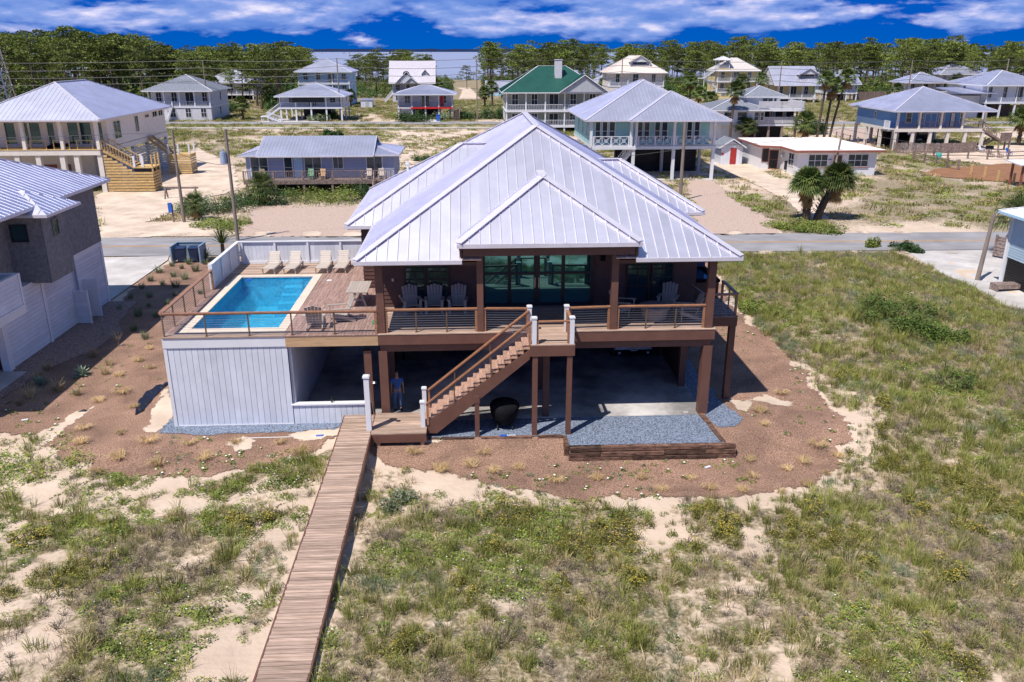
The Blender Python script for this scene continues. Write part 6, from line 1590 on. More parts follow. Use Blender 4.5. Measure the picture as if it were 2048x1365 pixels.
# post and rail fence, posts, yard things on the right
rf_ = thing('rail_fence', 'dark post and rail fence round the bare brown soil plot', 'fence', at(1826, 322), 0)
FP = [at(x, y) - at(1826, 322) for x, y in ((1826, 322), (1848, 326), (1871, 331), (1894, 337), (1916, 341))]; FP2 = [at(x, y) - at(1826, 322) for x, y in ((1826, 318), (1866, 319), (1895, 318), (1935, 318), (1974, 320), (2015, 320), (2060, 318))]
for L_ in (FP, FP2):
    for p in L_: MB().box(p.x - .09, p.x + .09, p.y - .09, p.y + .09, 0, 1.35).build('post', grey_wood, rf_)
    for a, b in zip(L_, L_[1:]):
        for z in (.5, 1.05): MB().bar((a.x, a.y, z), (b.x, b.y, z), .05, .12).build('rail', grey_wood, rf_)
for x, y in ((1941, 349), (1968, 355), (1994, 363), (2026, 369)):
    p = at(x, y); o = MB().box(-.1, .1, -.1, .1, 0, 1.25).build('fence_post', gold_wood); o.location = p; tag(o, 'new pine fence post standing in the edge of the brown soil', 'post', 'new fence posts')
sf_ = thing('rail_fence', 'low wire and post fence between the flat roofed house and the pink drive', 'fence', at(1660, 276), 0)
prev = None
for x, y in ((1672, 276), (1685, 280), (1699, 284), (1715, 288), (1730, 293), (1748, 298), (1765, 304)):
    p = at(x, y) - at(1660, 276); MB().box(p.x - .07, p.x + .07, p.y - .07, p.y + .07, 0, 1.1).build('post', grey_wood, sf_)
    if prev is not None: MB().bar((prev.x, prev.y, .95), (p.x, p.y, .95), .03, .05).build('rail', grey_wood, sf_)
    prev = p
h2 = h
dc = Hs('bin_barrel', 'teal plastic barrel by the post and rail fence', 1876, 320, cat='barrel'); MB().lathe([(.32, 0), (.38, .3), (.38, .7), (.3, .95)], 14).build('drum', teal_plastic, dc.root)
for px, py, m_, lab in ((1963, 306, white, 'white yard chair on the raked sand'), (1982, 315, grey_wood, 'grey yard chair by the rail fence'), (2000, 316, grey_wood, 'grey reclined yard chair next to the blue one'), (2018, 312, blue_plastic, 'bright blue yard chair at the rail fence')):
    t = deck_chair(px, py, .03, m_, lab, R(30), h2, 0); p = at(px, py); t.location = (p.x, p.y, .04)
gq = thing('yard_grill', 'small black grill on legs standing on the raked sand', 'grill', at(1977, 308), 0)
MB().box(-.45, .45, -.3, .3, .8, 1.15).build('firebox', black, gq)
for s in (-1, 1): MB().box(s * .35 - .03, s * .35 + .03, -.03, .03, 0, .8).build('leg', black, gq)
pt_ = thing('picnic_table', 'weathered picnic table below the grey stairs of the sky blue house', 'table', at(1955, 302), .2)
MB().box(-.9, .9, -.4, .4, .72, .78).build('table_top', grey_wood, pt_)
for s in (-1, 1): MB().box(-.9, .9, s * .7 - .13, s * .7 + .13, .42, .46).build('bench', grey_wood, pt_); MB().bar((s * .7, -.7, 0), (s * .7, .3, .71), .08, .08).build('leg', grey_wood, pt_); MB().bar((s * .62, .7, 0), (s * .62, -.3, .71), .08, .08).build('leg', grey_wood, pt_)
kio = thing('lifeguard_shelter', 'small white roofed shelter on brown posts at the brown soil plot', 'shelter', at(2050, 372), 0)
for x in (-1.2, 1.2):
    for y in (-1, 1): MB().box(x - .1, x + .1, y - .1, y + .1, 0, 2.4).build('post', rust, kio)
MB().prism([(-1.9, -1.5, 2.4), (1.9, -1.5, 2.4), (1.9, 1.5, 2.6), (-1.9, 1.5, 2.6)], (0, 0, .12)).build('roof', white, kio)

# K, L, M: houses at the right
def simple(name, label, px, py, pxr, dep, pys, wallm, roofm, pitch, kind='porch', under=True, ncol=4, nwin=3, roof='hip', railm=None, glassm=None, **kw):
    h = Hs(name, label, px, py); W_ = h.x(pxr, py); zz = [h.z(p, 0, (px + pxr) / 2) for p in pys]; lv = []
    if under: lv.append((0, zz[0], 'open'))
    else: lv.append((0, zz[0], 'wall'))
    for a, b in zip(zz, zz[1:]): lv.append((a, b - (.25 if b != zz[-1] else 0), kind))
    r = porch_house(h, W_, dep, lv, wallm, 2.0, ncol, nwin=nwin, sidewin=1, railm=railm, glassm=glassm, **kw)
    if roof == 'hip': hip_roof(r, -.9, W_ + .9, -.9, dep + .8, zz[-1], pitch, roofm, white, .55, capw=.18)
    else: gable_roof(r, -.9, W_ + .9, -.9, dep + .8, zz[-1], pitch, roofm, white, roof, .5, wallm)
    return h, r, W_, zz
simple('beige_house', 'small beige house with pale hip roof among the palms', 1815, 203, 1890, 11, (183, 166), cream, roof_far, .45, under=False)
simple('wood_edge_house', 'white house with broad pale hip roof at the edge of the pines', 1876, 186, 1962, 14, (164, 149), palegrey, roof_far, .42)
h, r, W_, zz = simple('white_house', 'large white house with pale hip roof behind the long board fence', 1965, 238, 2085, 16, (205, 171), white, roof_far, .38, under=True, ncol=5, nwin=4)
walls(r, h.x(1925, 225) , -.2, 2, 10, 0, h.z(192, 2, 1940), white, 'carport_wall'); m = MB(); m.prism([(h.x(1915, 225), -.5, h.z(188, 0, 1950)), (2.2, -.5, h.z(188, 0, 1950)), (2.2, 10.5, h.z(181, 0, 1950)), (h.x(1915, 225), 10.5, h.z(181, 0, 1950))], (0, 0, .2)); m.build('carport_roof', roof_far, r)
h, r, W_, zz = simple('porch_house', 'grey roofed white house with long screened porch and white picket fence', 302, 242, 425, 14, (213, 182), palegrey, roof_grey, .42, under=False, ncol=5, nwin=4, glassm=screen_m)
steps(r, (4.2, -4, 0), (4.2, 0, zz[0]), 1.6, white, side=(1, 0, 0), rail=white)
pk = thing('picket_fence', 'white picket fence round the yard of the grey roofed porch house', 'fence', at(330, 241), AL)
railing(pk, (0, 0, 0), (9, 0, 0), 1.2, white, .3, 3, .12, .14, name='pickets'); railing(pk, (9, 0, 0), (9, 4, 0), 1.4, white, .3, 3, .2, .14, name='pickets')
simple('hip_roof_house', 'pale house with big white metal hip roof half hidden behind the porch house', 410, 200, 508, 16, (189, 166), palegrey, roof_far, .48, nwin=3)
h, r, W_, zz = simple('light_blue_house', 'tall light blue house with white trim and stacked balconies', 600, 212, 702, 14, (187, 167, 144), ltblue, roof_far, .42, under=False, ncol=4, nwin=4)
h, r, W_, zz = simple('screened_cottage', 'raised grey cottage with dark screened porch and grey hip roof', 562, 243, 686, 12, (215, 193), palegrey, roof_far, .36, ncol=5, nwin=3, glassm=screen_m)
MB().box(W_ * .22, W_ * .72, -.05, 0, zz[0] + 1.0, zz[1] - .1).build('screen', screen_m, r); steps(r, (-2.6, .8, zz[0] - 1.8), (0, .8, zz[0]), 1.2, white, rail=white); MB().box(-4.2, -2.5, -.2, 1.8, zz[0] - 2, zz[0] - 1.8).build('stair_landing', white, r); steps(r, (.4, -1.0, 0), (-2.6, -1.0, zz[0] - 1.8), 1.2, white, rail=white); posts(r, [(-4, 0), (-2.7, 0), (-4, 1.6)], 0, zz[0] - 2, .15, white)
h, r, W_, zz = simple('dormer_cottage', 'grey house with steep pale metal roof, front gable and dormer', 786, 206, 866, 10, (188, 167), palegrey, matte_roof, 1.05, under=False, nwin=4, roof='x')
a, b = h.x(790, 165), h.x(838, 165); gable_roof(r, a, b, -1.4, 5, zz[1], .95, roof_far, white, 'y', .5, greywall); a, b = h.x(808, 165), h.x(838, 165); gable_roof(r, a, b, -2.2, 3, zz[1], .8, roof_far, white, 'y', .5, greywall)
a, b = h.x(843, 155, 1), h.x(858, 155, 1); walls(r, a + .2, b - .2, 1.2, 4.5, zz[1] + .5, zz[1] + 2.6, greywall); gable_roof(r, a, b, .8, 4.5, zz[1] + 2.6, 1.1, roof_far, white, 'y', .5, greywall); window(r, 'F', a + .6, b - .6, zz[1] + 1.0, zz[1] + 2.4, 1.2, white, far_glass, 2, 2)
fan = MB().prism([(math.cos(t) * 1.0, 0, math.sin(t) * 1.0) for t in np.linspace(0, math.pi, 10)], (0, .06, 0)).build('fan_window', far_glass, r); fan.location = (h.x(813, 150), -1.12, zz[1] + 2.4)
steps(r, (-2.4, 1.6, 0), (-.2, 1.6, zz[0]), 1.4, white, rail=white)
h, r, W_, zz = simple('red_railed_cottage', 'pale cottage with red trimmed deck, red door and grey hip roof', 797, 240, 906, 10, (215, 189), palegrey, roof_far, .30, ncol=5, nwin=3, railm=grey_wood, slabm=palegrey)
MB().box(h.x(822, 220), W_ + .05, -.3, -.13, zz[0] - .32, zz[0] + .02).build('deck_edge', red, r); MB().box(h.x(880, 200, 2), h.x(887, 200, 2), 1.9, 1.97, zz[0] + .05, zz[1] - .5).build('door', red, r); walls(r, 0, 3.0, .5, 9, 0, zz[0] - .35, palegrey, 'ground_wall')
steps(r, (W_ + .8, -2.6, 0), (W_ + .8, .5, zz[0]), 1.4, grey_wood, side=(1, 0, 0), rail=grey_wood)
h = Hs('small_blue_house', 'small light blue house with pale roof beside the sandy lane', 975, 192); r = h.root; W_ = h.x(1030, 192); walls(r, 0, W_, 0, 7, 0, h.z(175, 0, 1000), ltblue); gable_roof(r, -.6, W_ + .6, -.6, 7.6, h.z(175, 0, 1000), .5, roof_far, white, 'x', .5, ltblue); window(r, 'F', 2, 3.4, 1, 2.3, 0); window(r, 'F', 5, 6.4, 1, 2.3, 0)
h = Hs('storage_shed', 'white boxy storage shed beside the light blue house', 722, 215, cat='shed'); r = h.root; W_ = h.x(745, 215); walls(r, 0, W_, 0, 3, 0, h.z(201, 0, 733), board_white); MB().prism([(-.15, -.15, h.z(201, 0, 733)), (W_ + .15, -.15, h.z(201, 0, 733)), (W_ + .15, 3.1, h.z(201, 0, 733) + .2), (-.15, 3.1, h.z(201, 0, 733) + .2)], (0, 0, .1)).build('roof', roof_far, r); MB().box(W_ * .4, W_ * .7, -.04, -.005, .05, h.z(203, 0, 733)).build('door', greywall, r)
h = Hs('side_annex', 'grey roofed low wing standing left of the cream dormer house', 1186, 182); r = h.root; W_ = h.x(1216, 182); walls(r, 0, W_, 0, 8, 0, h.z(166, 0, 1200), palegrey); hip_roof(r, -.8, W_ + 3, -.8, 9, h.z(166, 0, 1200), .55, roof_far, white, .5, capw=.15); window(r, 'F', 1, 2.5, 1, h.z(170, 0, 1200), 0)
def long_fence(label, px0, py0, px1, py1, hgt):
    a, b = at(px0, py0), at(px1, py1); t = thing('board_fence', label, 'fence', a, math.atan2(b.y - a.y, b.x - a.x)); L = (b - a).length; n = int(L / .32); R_ = random.Random(5)
    sp_ = slot(t, 'panel')
    for k in range(n): piece('board', grey_wood, sp_, k * .32, k * .32 + .305, -.02, .02, .02, hgt + R_.uniform(-.08, .08))
    m = MB()
    for z in (.4, hgt - .4): m.box(0, L, .022, .08, z, z + .1)
    m.build('fence_rail', grey_wood, t)
long_fence('long weathered board fence in front of the large white house', 1940, 232, 2110, 236, 2.6); long_fence('weathered board fence beside the stilted annex house', 1705, 201, 1772, 199, 2.4)
# ================================================================ plants
kit = bpy.data.collections.new('plant_kit')            # source meshes for the scattered ground cover; not part of the scene
R6 = random.Random(21)
def blade(mb, base, d, L, w, bend, side):
    p0 = Vector(base); up = Vector((0, 0, 1))
    p1 = p0 + (up * (1 - bend * .3) + d * bend * .45).normalized() * (L * .55); p2 = p1 + (up * (1 - bend) + d * bend * 1.1).normalized() * (L * .45)
    s = side * (w / 2); mb.add([p0 - s, p0 + s, p1 + s * .8, p1 - s * .8, p2], [(0, 1, 2, 3), (3, 2, 4)])
def grass_clump(n, rad, L, w, bend=.6, fl=0):
    mb = MB()
    for k in range(n):
        a = R6.uniform(0, 6.283); r_ = rad * math.sqrt(R6.random()); d = Vector((math.cos(a + R6.uniform(-.8, .8)), math.sin(a + R6.uniform(-.8, .8)), 0)); t = R6.uniform(0, 6.283)
        mb.cur = 0; blade(mb, (r_ * math.cos(a), r_ * math.sin(a), -.03), d, L * R6.uniform(.5, 1.15), w * R6.uniform(.7, 1.3), bend * R6.uniform(.3, 1.3), Vector((math.cos(t), math.sin(t), 0)))
    return mb
def leaf_clump(n, rx, rz, s, fl=0, fs=.03, stems=0, z0=.0):
    mb = MB()
    for k in range(stems):
        a = R6.uniform(0, 6.283); e = Vector((rx * .8 * math.cos(a) * R6.random(), rx * .8 * math.sin(a) * R6.random(), rz * R6.uniform(.5, .95))); mb.bar((0, 0, -.02), e, .012, .012)
    for k in range(n):
        a = R6.uniform(0, 6.283); u_ = R6.random() ** .5; z = z0 + rz * (R6.random() ** .7) * math.sqrt(max(0, 1 - u_ * u_ * .8))
        c = Vector((rx * u_ * math.cos(a), rx * u_ * math.sin(a), z)); nrm = Vector((R6.gauss(0, .6), R6.gauss(0, .6), 1)).normalized(); t = nrm.orthogonal().normalized(); t.rotate(Matrix.Rotation(R6.uniform(0, 6.28), 3, nrm)); b = nrm.cross(t)
        L = s * R6.uniform(.6, 1.3); mb.cur = 0; mb.add([c - t * L, c + b * L * .45, c + t * L, c - b * L * .45], [(0, 1, 2, 3)])
    for k in range(fl):
        a = R6.uniform(0, 6.283); u_ = R6.random() ** .5; c = Vector((rx * u_ * math.cos(a), rx * u_ * math.sin(a), z0 + rz * (.75 + .35 * R6.random()) * math.sqrt(max(0, 1 - u_ * u_ * .8)) + .02))
        mb.cur = 1; q = fs * R6.uniform(.7, 1.3); mb.add([c + Vector((-q, -q, 0)), c + Vector((q, -q, .3 * q)), c + Vector((q, q, 0)), c + Vector((-q, q, .3 * q))], [(0, 1, 2, 3)])
    return mb
def kit_obj(name, mb, mats):
    o = bpy.data.objects.new(name, mb.mesh(name, mats)); c = bpy.data.collections.new(name); return o
def make_kit(name, lst):
    c = bpy.data.collections.new(name)
    for k, (mb, mats) in enumerate(lst): o = bpy.data.objects.new('%s_%02d' % (name, k), mb.mesh(name, mats)); c.objects.link(o)
    return c
def scatter(name, label, cat, P, kitc, nk, smin, smax, seed=1, tilt=.12, idx=None, sc_arr=None, kind='stuff'):
    P = np.asarray(P, float); n = len(P); rs = np.random.RandomState(seed)
    me = bpy.data.meshes.new(name); me.vertices.add(n); me.vertices.foreach_set('co', P.ravel())
    rot = np.stack([rs.normal(0, tilt, n), rs.normal(0, tilt, n), rs.uniform(0, 6.283, n)], -1).astype(np.float32)
    s_ = rs.uniform(smin, smax, n).astype(np.float32) if sc_arr is None else np.asarray(sc_arr, np.float32)
    i_ = rs.randint(0, nk, n).astype(np.int32) if idx is None else np.asarray(idx, np.int32)
    me.attributes.new('rot', 'FLOAT_VECTOR', 'POINT').data.foreach_set('vector', rot.ravel()); me.attributes.new('scl', 'FLOAT', 'POINT').data.foreach_set('value', s_); me.attributes.new('pick', 'INT', 'POINT').data.foreach_set('value', i_)
    o = bpy.data.objects.new(name, me); col.objects.link(o)
    ng = bpy.data.node_groups.new(name, 'GeometryNodeTree'); ng.interface.new_socket('Geometry', in_out='INPUT', socket_type='NodeSocketGeometry'); ng.interface.new_socket('Geometry', in_out='OUTPUT', socket_type='NodeSocketGeometry')
    N, L = ng.nodes, ng.links; gi, go = N.new('NodeGroupInput'), N.new('NodeGroupOutput'); iop = N.new('GeometryNodeInstanceOnPoints'); ci = N.new('GeometryNodeCollectionInfo')
    ci.inputs['Collection'].default_value = kitc; ci.inputs['Separate Children'].default_value = True; ci.inputs['Reset Children'].default_value = True
    def na(nm, t): q = N.new('GeometryNodeInputNamedAttribute'); q.data_type = t; q.inputs['Name'].default_value = nm; return q.outputs['Attribute']
    e2r = N.new('FunctionNodeEulerToRotation'); L.new(na('rot', 'FLOAT_VECTOR'), e2r.inputs[0])
    L.new(gi.outputs[0], iop.inputs['Points']); L.new(ci.outputs[0], iop.inputs['Instance']); iop.inputs['Pick Instance'].default_value = True
    L.new(na('pick', 'INT'), iop.inputs['Instance Index']); L.new(e2r.outputs[0], iop.inputs['Rotation']); L.new(na('scl', 'FLOAT'), iop.inputs['Scale']); L.new(iop.outputs[0], go.inputs[0])
    md = o.modifiers.new('scatter', 'NODES'); md.node_group = ng
    return tag(o, label, cat, kind=kind)
def in_view(X, Y, m=160):
    d = Y * _c + CAMH * _s; x = 1024 + 1650 * X / d; y = 682.5 - 1650 * (Y * _s - CAMH * _c) / d
    return (x > -m) & (x < 2048 + m) & (y < 1365 + m * 1.5) & (Y > 4)

rs = np.random.RandomState(5)
N0 = 150000
X = rs.uniform(-34, 52, N0); Y = rs.uniform(6, 62, N0)
ok = in_view(X, Y); X, Y = X[ok], Y[ok]
D0 = density(X, Y); keep = rs.rand(len(X)) < np.clip(D0 * 1.05 - .10, 0, 1) * .92; X, Y, D0 = X[keep], Y[keep], D0[keep]
Z = terrain(X, Y); u_, v_ = to_uv(X, Y)
f1 = fbm(X * .33 + 50, Y * .33, 3); f2 = fbm(X * .30, Y * .30 + 80, 3); f3 = fbm(X * .45 + 20, Y * .45 + 20, 3); rr = rs.rand(len(X))
creep = ((f1 > .59) & (rr < .6)) | (rr < .08); creep |= (u_ < -2) & (f1 > .5) & (rr < .6)
gold = ~creep & ((f2 > .60) & (rr < .6)) & ((u_ > 1) | (u_ < -7)) & (v_ < 3)
blue_ = ~creep & ~gold & (((f3 < .34) & (rr < .6)) | ((u_ > 14) & (v_ > 4) & (f3 > .62) & (rr < .6)))
grey_ = ~creep & ~gold & ~blue_ & (f3 > .53) & (rr < .8)
gras = ~(creep | gold | blue_ | grey_)
PT_ = np.stack([X, Y, Z], -1)
k_grass = make_kit('dune_grass_kit', [(grass_clump(42, .20, .55, .020, .75), grass_g), (grass_clump(34, .16, .65, .018, .6), grass_g), (grass_clump(40, .22, .5, .018, .9), grass_t), (grass_clump(30, .14, .8, .018, .5), grass_g), (grass_clump(34, .2, .48, .018, 1.0), grass_t)])
k_creep = make_kit('creeper_kit', [(leaf_clump(70, .32, .14, .05), leaf_bright), (leaf_clump(60, .28, .2, .045), leaf_bright), (leaf_clump(62, .30, .12, .05, 1, .025), [leaf_bright, flower_w]), (leaf_clump(70, .3, .16, .04, 3, .022), [leaf_bright, flower_y])])
k_gold = make_kit('goldenrod_kit', [(leaf_clump(90, .26, .42, .04, 4, .014, 8), [leaf_olive, flower_y]), (leaf_clump(90, .30, .36, .04, 1, .014, 8), [leaf_olive, flower_y]), (leaf_clump(80, .24, .5, .035, 9, .015, 8), [leaf_olive, flower_y])])
k_blue = make_kit('sea_oat_kit', [(grass_clump(40, .2, .5, .016, .7), leaf_blue), (leaf_clump(80, .28, .28, .035), leaf_blue), (grass_clump(36, .2, .6, .016, .9), leaf_blue)])
k_grey = make_kit('grey_stem_kit', [(grass_clump(44, .24, .45, .012, .8), grass_grey), (leaf_clump(40, .28, .3, .03, 0, 0, 14), [grass_grey]), (grass_clump(40, .22, .42, .014, .9), grass_t)])
scatter('dune_grass', 'green and tan dune grass covering the sand in front of the house', 'grass', PT_[gras], k_grass, 5, .35, .85, 1, sc_arr=.34 + .55 * np.random.RandomState(3).rand(int(gras.sum())) ** 1.5 + .45 * (np.random.RandomState(4).rand(int(gras.sum())) > .93))
scatter('dune_creeper', 'bright green creeping plants with small white flowers on the dune', 'ground cover', PT_[creep], k_creep, 4, .5, 1.0, 2)
scatter('goldenrod_cover', 'olive shrubby plants with yellow flowers across the dune', 'ground cover', PT_[gold], k_gold, 3, .5, .95, 3)
scatter('blue_green_cover', 'blue green grassy plants among the dune grass', 'ground cover', PT_[blue_], k_blue, 3, .4, .85, 4)
scatter('dry_stem_cover', 'grey brown dry stems among the dune grass', 'ground cover', PT_[grey_], k_grey, 3, .45, .9, 5)
# vines and weeds on bare sand and straw
n = 11000; X = rs.uniform(-26, 26, n); Y = rs.uniform(18, 50, n); jx, jy = jit(X, Y); u_, v_ = to_uv(X, Y)
okb = inside(BED, jx, jy) & ~inside(HOUSEPLAN, X, Y) & in_view(X, Y) & (fbm(X * .5, Y * .5, 3) > .46) & (rs.rand(n) < np.where(v_ < -2.2, .95, .25)) & ~((u_ > 6.8) & (u_ < 14.2) & (v_ > -2.9) & (v_ < 3)) & ~((u_ > -1.7) & (u_ < 2) & (v_ > -22)) & (u_ > -16.5)
k_weed = make_kit('weed_kit', [(leaf_clump(26, .13, .07, .04), leaf_bright), (leaf_clump(20, .10, .10, .035), leaf_blue), (leaf_clump(24, .12, .06, .04, 1, .03), [leaf_bright, flower_w])])
scatter('straw_bed_weeds', 'small green weeds sprouting from the pine straw', 'weeds', np.stack([X, Y, terrain(X, Y) + .035], -1)[okb], k_weed, 3, .5, 1.2, 6)
P = []
for k in range(46):
    x, y = rs.uniform(-17, 22), rs.uniform(22, 28); jx, jy = jit(np.array(x), np.array(y))
    if not (inside(SANDBAND, np.array(x), np.array(y)) | inside(SANDBAND2, np.array(x), np.array(y)) | (rs.rand() < .15)): continue
    a = rs.uniform(0, 6.28)
    for j in range(rs.randint(15, 40)):
        a += rs.normal(0, .12); x += .07 * math.cos(a); y += .07 * math.sin(a); uu, vv_ = to_uv(x, y)
        if not (-1.75 < uu < -.1): P.append((x, y, zt(x, y) + .01))
k_vine = make_kit('vine_kit', [(leaf_clump(4, .05, .03, .035), leaf_bright), (leaf_clump(5, .06, .03, .03), leaf_olive)])
scatter('sand_vines', 'thin runners of beach vine creeping over the bare sand', 'vines', P, k_vine, 2, .7, 1.3, 7)

# individual tufts and shrubs in the beds
def tuft_mesh(kind, seed):
    global R6; R6 = random.Random(seed)
    if kind == 'straw':
        mb = MB(); lean = R6.uniform(0, 6.28)
        for k in range(170):
            a = R6.uniform(0, 6.283); d = Vector((math.cos(a), math.sin(a), 0)) * .8 + Vector((math.cos(lean), math.sin(lean), 0)) * .7; t = R6.uniform(0, 6.28); r_ = .12 * R6.random()
            blade(mb, (r_ * math.cos(a), r_ * math.sin(a), 0), d.normalized(), R6.uniform(.3, .55), .012, R6.uniform(1.0, 1.6), Vector((math.cos(t), math.sin(t), 0)))
        return mb.mesh('straw_tuft', straw)
    return grass_clump(110, .14, .62, .016, .75).mesh('fountain_grass', {'green': leaf_blue, 'tan': grass_t}[kind])
TM = {k: [tuft_mesh(k, 100 + i) for i in range(4)] for k in ('straw', 'green', 'tan')}
def tuft(px, py, kind, label, group, s=1.0):
    p = at(px, py, -.1); o = bpy.data.objects.new('straw_tuft' if kind == 'straw' else 'fountain_grass', R6.choice(TM[kind])); col.objects.link(o)
    o.location = (p.x, p.y, zt(p.x, p.y) + .03); o.rotation_euler.z = R6.uniform(0, 6.28); s *= R6.uniform(.6, 1.2); o.scale = (s, s, s); return tag(o, label, 'grass tuft', group)
STRAW = [(303, 702), (277, 727), (304, 740), (238, 757), (246, 790), (200, 808), (268, 820), (170, 862), (245, 872), (300, 888), (380, 892), (163, 892), (240, 917), (318, 927), (195, 942), (407, 917),
         (1112, 945), (1195, 937), (1283, 934), (1326, 957), (1386, 934), (1486, 962), (1509, 931), (1564, 960), (1578, 918), (1500, 900), (1562, 795), (1519, 830), (1527, 855), (1636, 882), (1678, 896), (1609, 904), (1659, 928), (1615, 947), (969, 905), (878, 940), (985, 942), (945, 931), (830, 905), (1040, 930), (560, 890), (600, 905), (1420, 955)]
for x, y in STRAW: tuft(x, y, 'straw', 'tan dry grass tuft flopped over on the pine straw', 'dry tufts on the pine straw', 1.05)
tuft(475, 892, 'straw', 'tan dry tuft standing on the small sand patch in the straw', None, 1.1)
GREEN = [(319, 549), (302, 566), (326, 573), (348, 557), (370, 562), (392, 546), (364, 541), (345, 536), (379, 532), (411, 532), (352, 578), (350, 595), (300, 598), (298, 617), (313, 638), (402, 592), (240, 622), (277, 636), (268, 665), (292, 682), (335, 612), (262, 600), (285, 580)]
for x, y in GREEN: tuft(x, y, 'green', 'grey green fountain grass planted in the straw between driveway and pool deck', 'fountain grasses by the pool deck', 1.1)
for x, y in ((187, 718), (220, 735), (211, 753), (116, 787), (155, 795), (60, 800), (40, 815), (95, 745), (80, 765)): tuft(x, y, 'tan', 'olive grass tuft in the straw beside the shingled house', 'grass tufts by the shingled house', 1.15)
def spiky(name, label, px, py, n, L, w, m, z=0, trunk=0.0, rad=.08, droop=.45, cat='shrub', group=None):
    p = at(px, py, z); t = thing(name, label, cat, (p.x, p.y, zt(p.x, p.y) if p.y < 58 else 0), R6.uniform(0, 6)); mb = MB()
    for k in range(n):
        a = k * 2.399; el = R(8 + 75 * (k / n)); d = Vector((math.cos(a) * math.cos(el), math.sin(a) * math.cos(el), math.sin(el))); s = Vector((-math.sin(a), math.cos(a), 0)) * (w / 2); b = Vector((0, 0, trunk)) + d * rad; l = L * R6.uniform(.8, 1.1)
        m1 = b + d * l * .5 + Vector((0, 0, .03)); e = b + d * l - Vector((0, 0, droop * l * .25)); mb.add([b - s * .7, b + s * .7, m1 + s, m1 - s, e], [(0, 1, 2, 3), (3, 2, 4)])
    mb.build('leaves', m, t)
    if trunk: MB().tube((0, 0, -.1), (0, 0, trunk), .16, .13, 8).build('trunk', palmbark, t)
    if group: t['group'] = group
    return t
spiky('yucca', 'big spiky yucca behind the corner of the white pool fence', 447, 512, 70, 1.5, .07, palm_leaf, 0, .9, .1); spiky('yucca', 'low spiky yucca between the bin enclosure and the pool fence', 412, 520, 40, 1.0, .06, palm_leaf, 0, .1)
spiky('agave', 'pale blue green agave on the straw in the open sun', 164, 752, 34, .55, .10, agave); spiky('agave', 'agave growing in the shade of the shingled house', 82, 770, 30, .5, .10, agave)
bs = thing('bare_shrub', 'leafless grey shrub standing in the straw between the houses', 'shrub', at(238, 693, 0), 0); mb = MB(); mb.tube((0, 0, 0), (.02, 0, .4), .03, .025, 6)
for k in range(14):
    a = k * 2.4; e = Vector((.3 * math.cos(a), .3 * math.sin(a), .6 + .3 * R6.random())); mb.tube((.02, 0, .2 + .015 * k), e, .012, .004, 5)
mb.build('branches', grass_grey, bs)
def bush(name, label, px, py, rx, rz, m, n=900, s=.09, fl=0, fm=None, far=False, cat='shrub', group=None):
    global R6; p = at(px, py, 0); t = thing(name, label, cat, (p.x, p.y, (zt(p.x, p.y) if p.y < 58 else 0) - .03), R6.uniform(0, 6)); mb = MB(); K = max(6, int(rx * 6))
    for k in range(K):
        a = R6.uniform(0, 6.28); q = rx * .85 * math.sqrt(R6.random()); c = (q * math.cos(a), q * math.sin(a)); sub = leaf_clump(n // K, rx * R6.uniform(.22, .48), rz * R6.uniform(.45, 1.05), s, fl // K, .018)
        b0 = len(mb.v); mb.v += [(x + c[0], y + c[1], z) for x, y, z in sub.v]; mb.f += [[i + b0 for i in f] for f in sub.f]; mb.mi += sub.mi
    mb.build('foliage', [m, fm or flower_y], t); st_ = MB()
    for k in range(5): a = k * 1.3; st_.tube((0, 0, -.05), (rx * .4 * math.cos(a), rx * .4 * math.sin(a), rz * .55), .03, .012, 5)
    st_.build('stems', bark, t)
    if group: t['group'] = group
    return t
bush('green_shrub', 'large dark green shrub mound in the dune right of the house', 1800, 672, 2.6, 1.4, shrub_leaf, 5200, .075); bush('green_shrub', 'part of the dark green mound trailing toward the sandy path', 1865, 692, 1.8, 1.0, shrub_leaf, 2400, .07)
bush('green_shrub', 'bright green shrub right beside the side deck post', 1520, 640, 1.5, .8, leaf_bright, 2600, .07); bush('green_shrub', 'dark feathery shrub on the sand right of the boardwalk', 785, 1000, .85, .6, leaf_blue, 1300, .055); bush('green_shrub', 'green shrub with white blooms on the sand below the straw bed', 565, 940, 1.2, .35, leaf_bright, 1500, .05, 30, flower_w)
bush('green_shrub', 'yellow green flowering shrub patch at the edge of the left straw bed', 55, 925, 2.2, .5, leaf_bright, 2600, .055, 110); bush('green_shrub', 'small green shrub by the tall grass near the cracked driveway', 1905, 775, 1.2, .7, shrub_leaf, 1500, .06)
for (x, y), lab in (((1710, 1110), 'rounded goldenrod bush in full yellow bloom in the middle of the dune'), ((1455, 1030), 'goldenrod clump in the olive band below the sandy path'), ((1640, 1000), 'goldenrod bush beside the sandy path bend'), ((1840, 1000), 'goldenrod bush at the edge of the sand opposite the straw bed point'), ((1945, 1040), 'goldenrod bush half hidden in tall grass near the right dune'), ((1905, 1140), 'thin upright goldenrod in the tan grass'), ((1775, 820), 'goldenrod beside the path behind the straw bed'), ((1690, 765), 'goldenrod at the narrow end of the sandy path'), ((1270, 1140), 'goldenrod clump surrounded by grey stems'), ((1220, 1050), 'wide goldenrod clump under the timber wall side of the sand'), ((1010, 1020), 'dark olive goldenrod at the sand edge below the stairs'), ((465, 1035), 'goldenrod in the sand left of the boardwalk'), ((510, 1045), 'smaller goldenrod next to the boardwalk sand'), ((60, 1080), 'goldenrod in the dune left of the boardwalk, far from the bed')):
    bush('goldenrod_bush', lab, x, y, R6.uniform(.5, .95), R6.uniform(.35, .6), leaf_olive, 1100, .045, 70, flower_y)
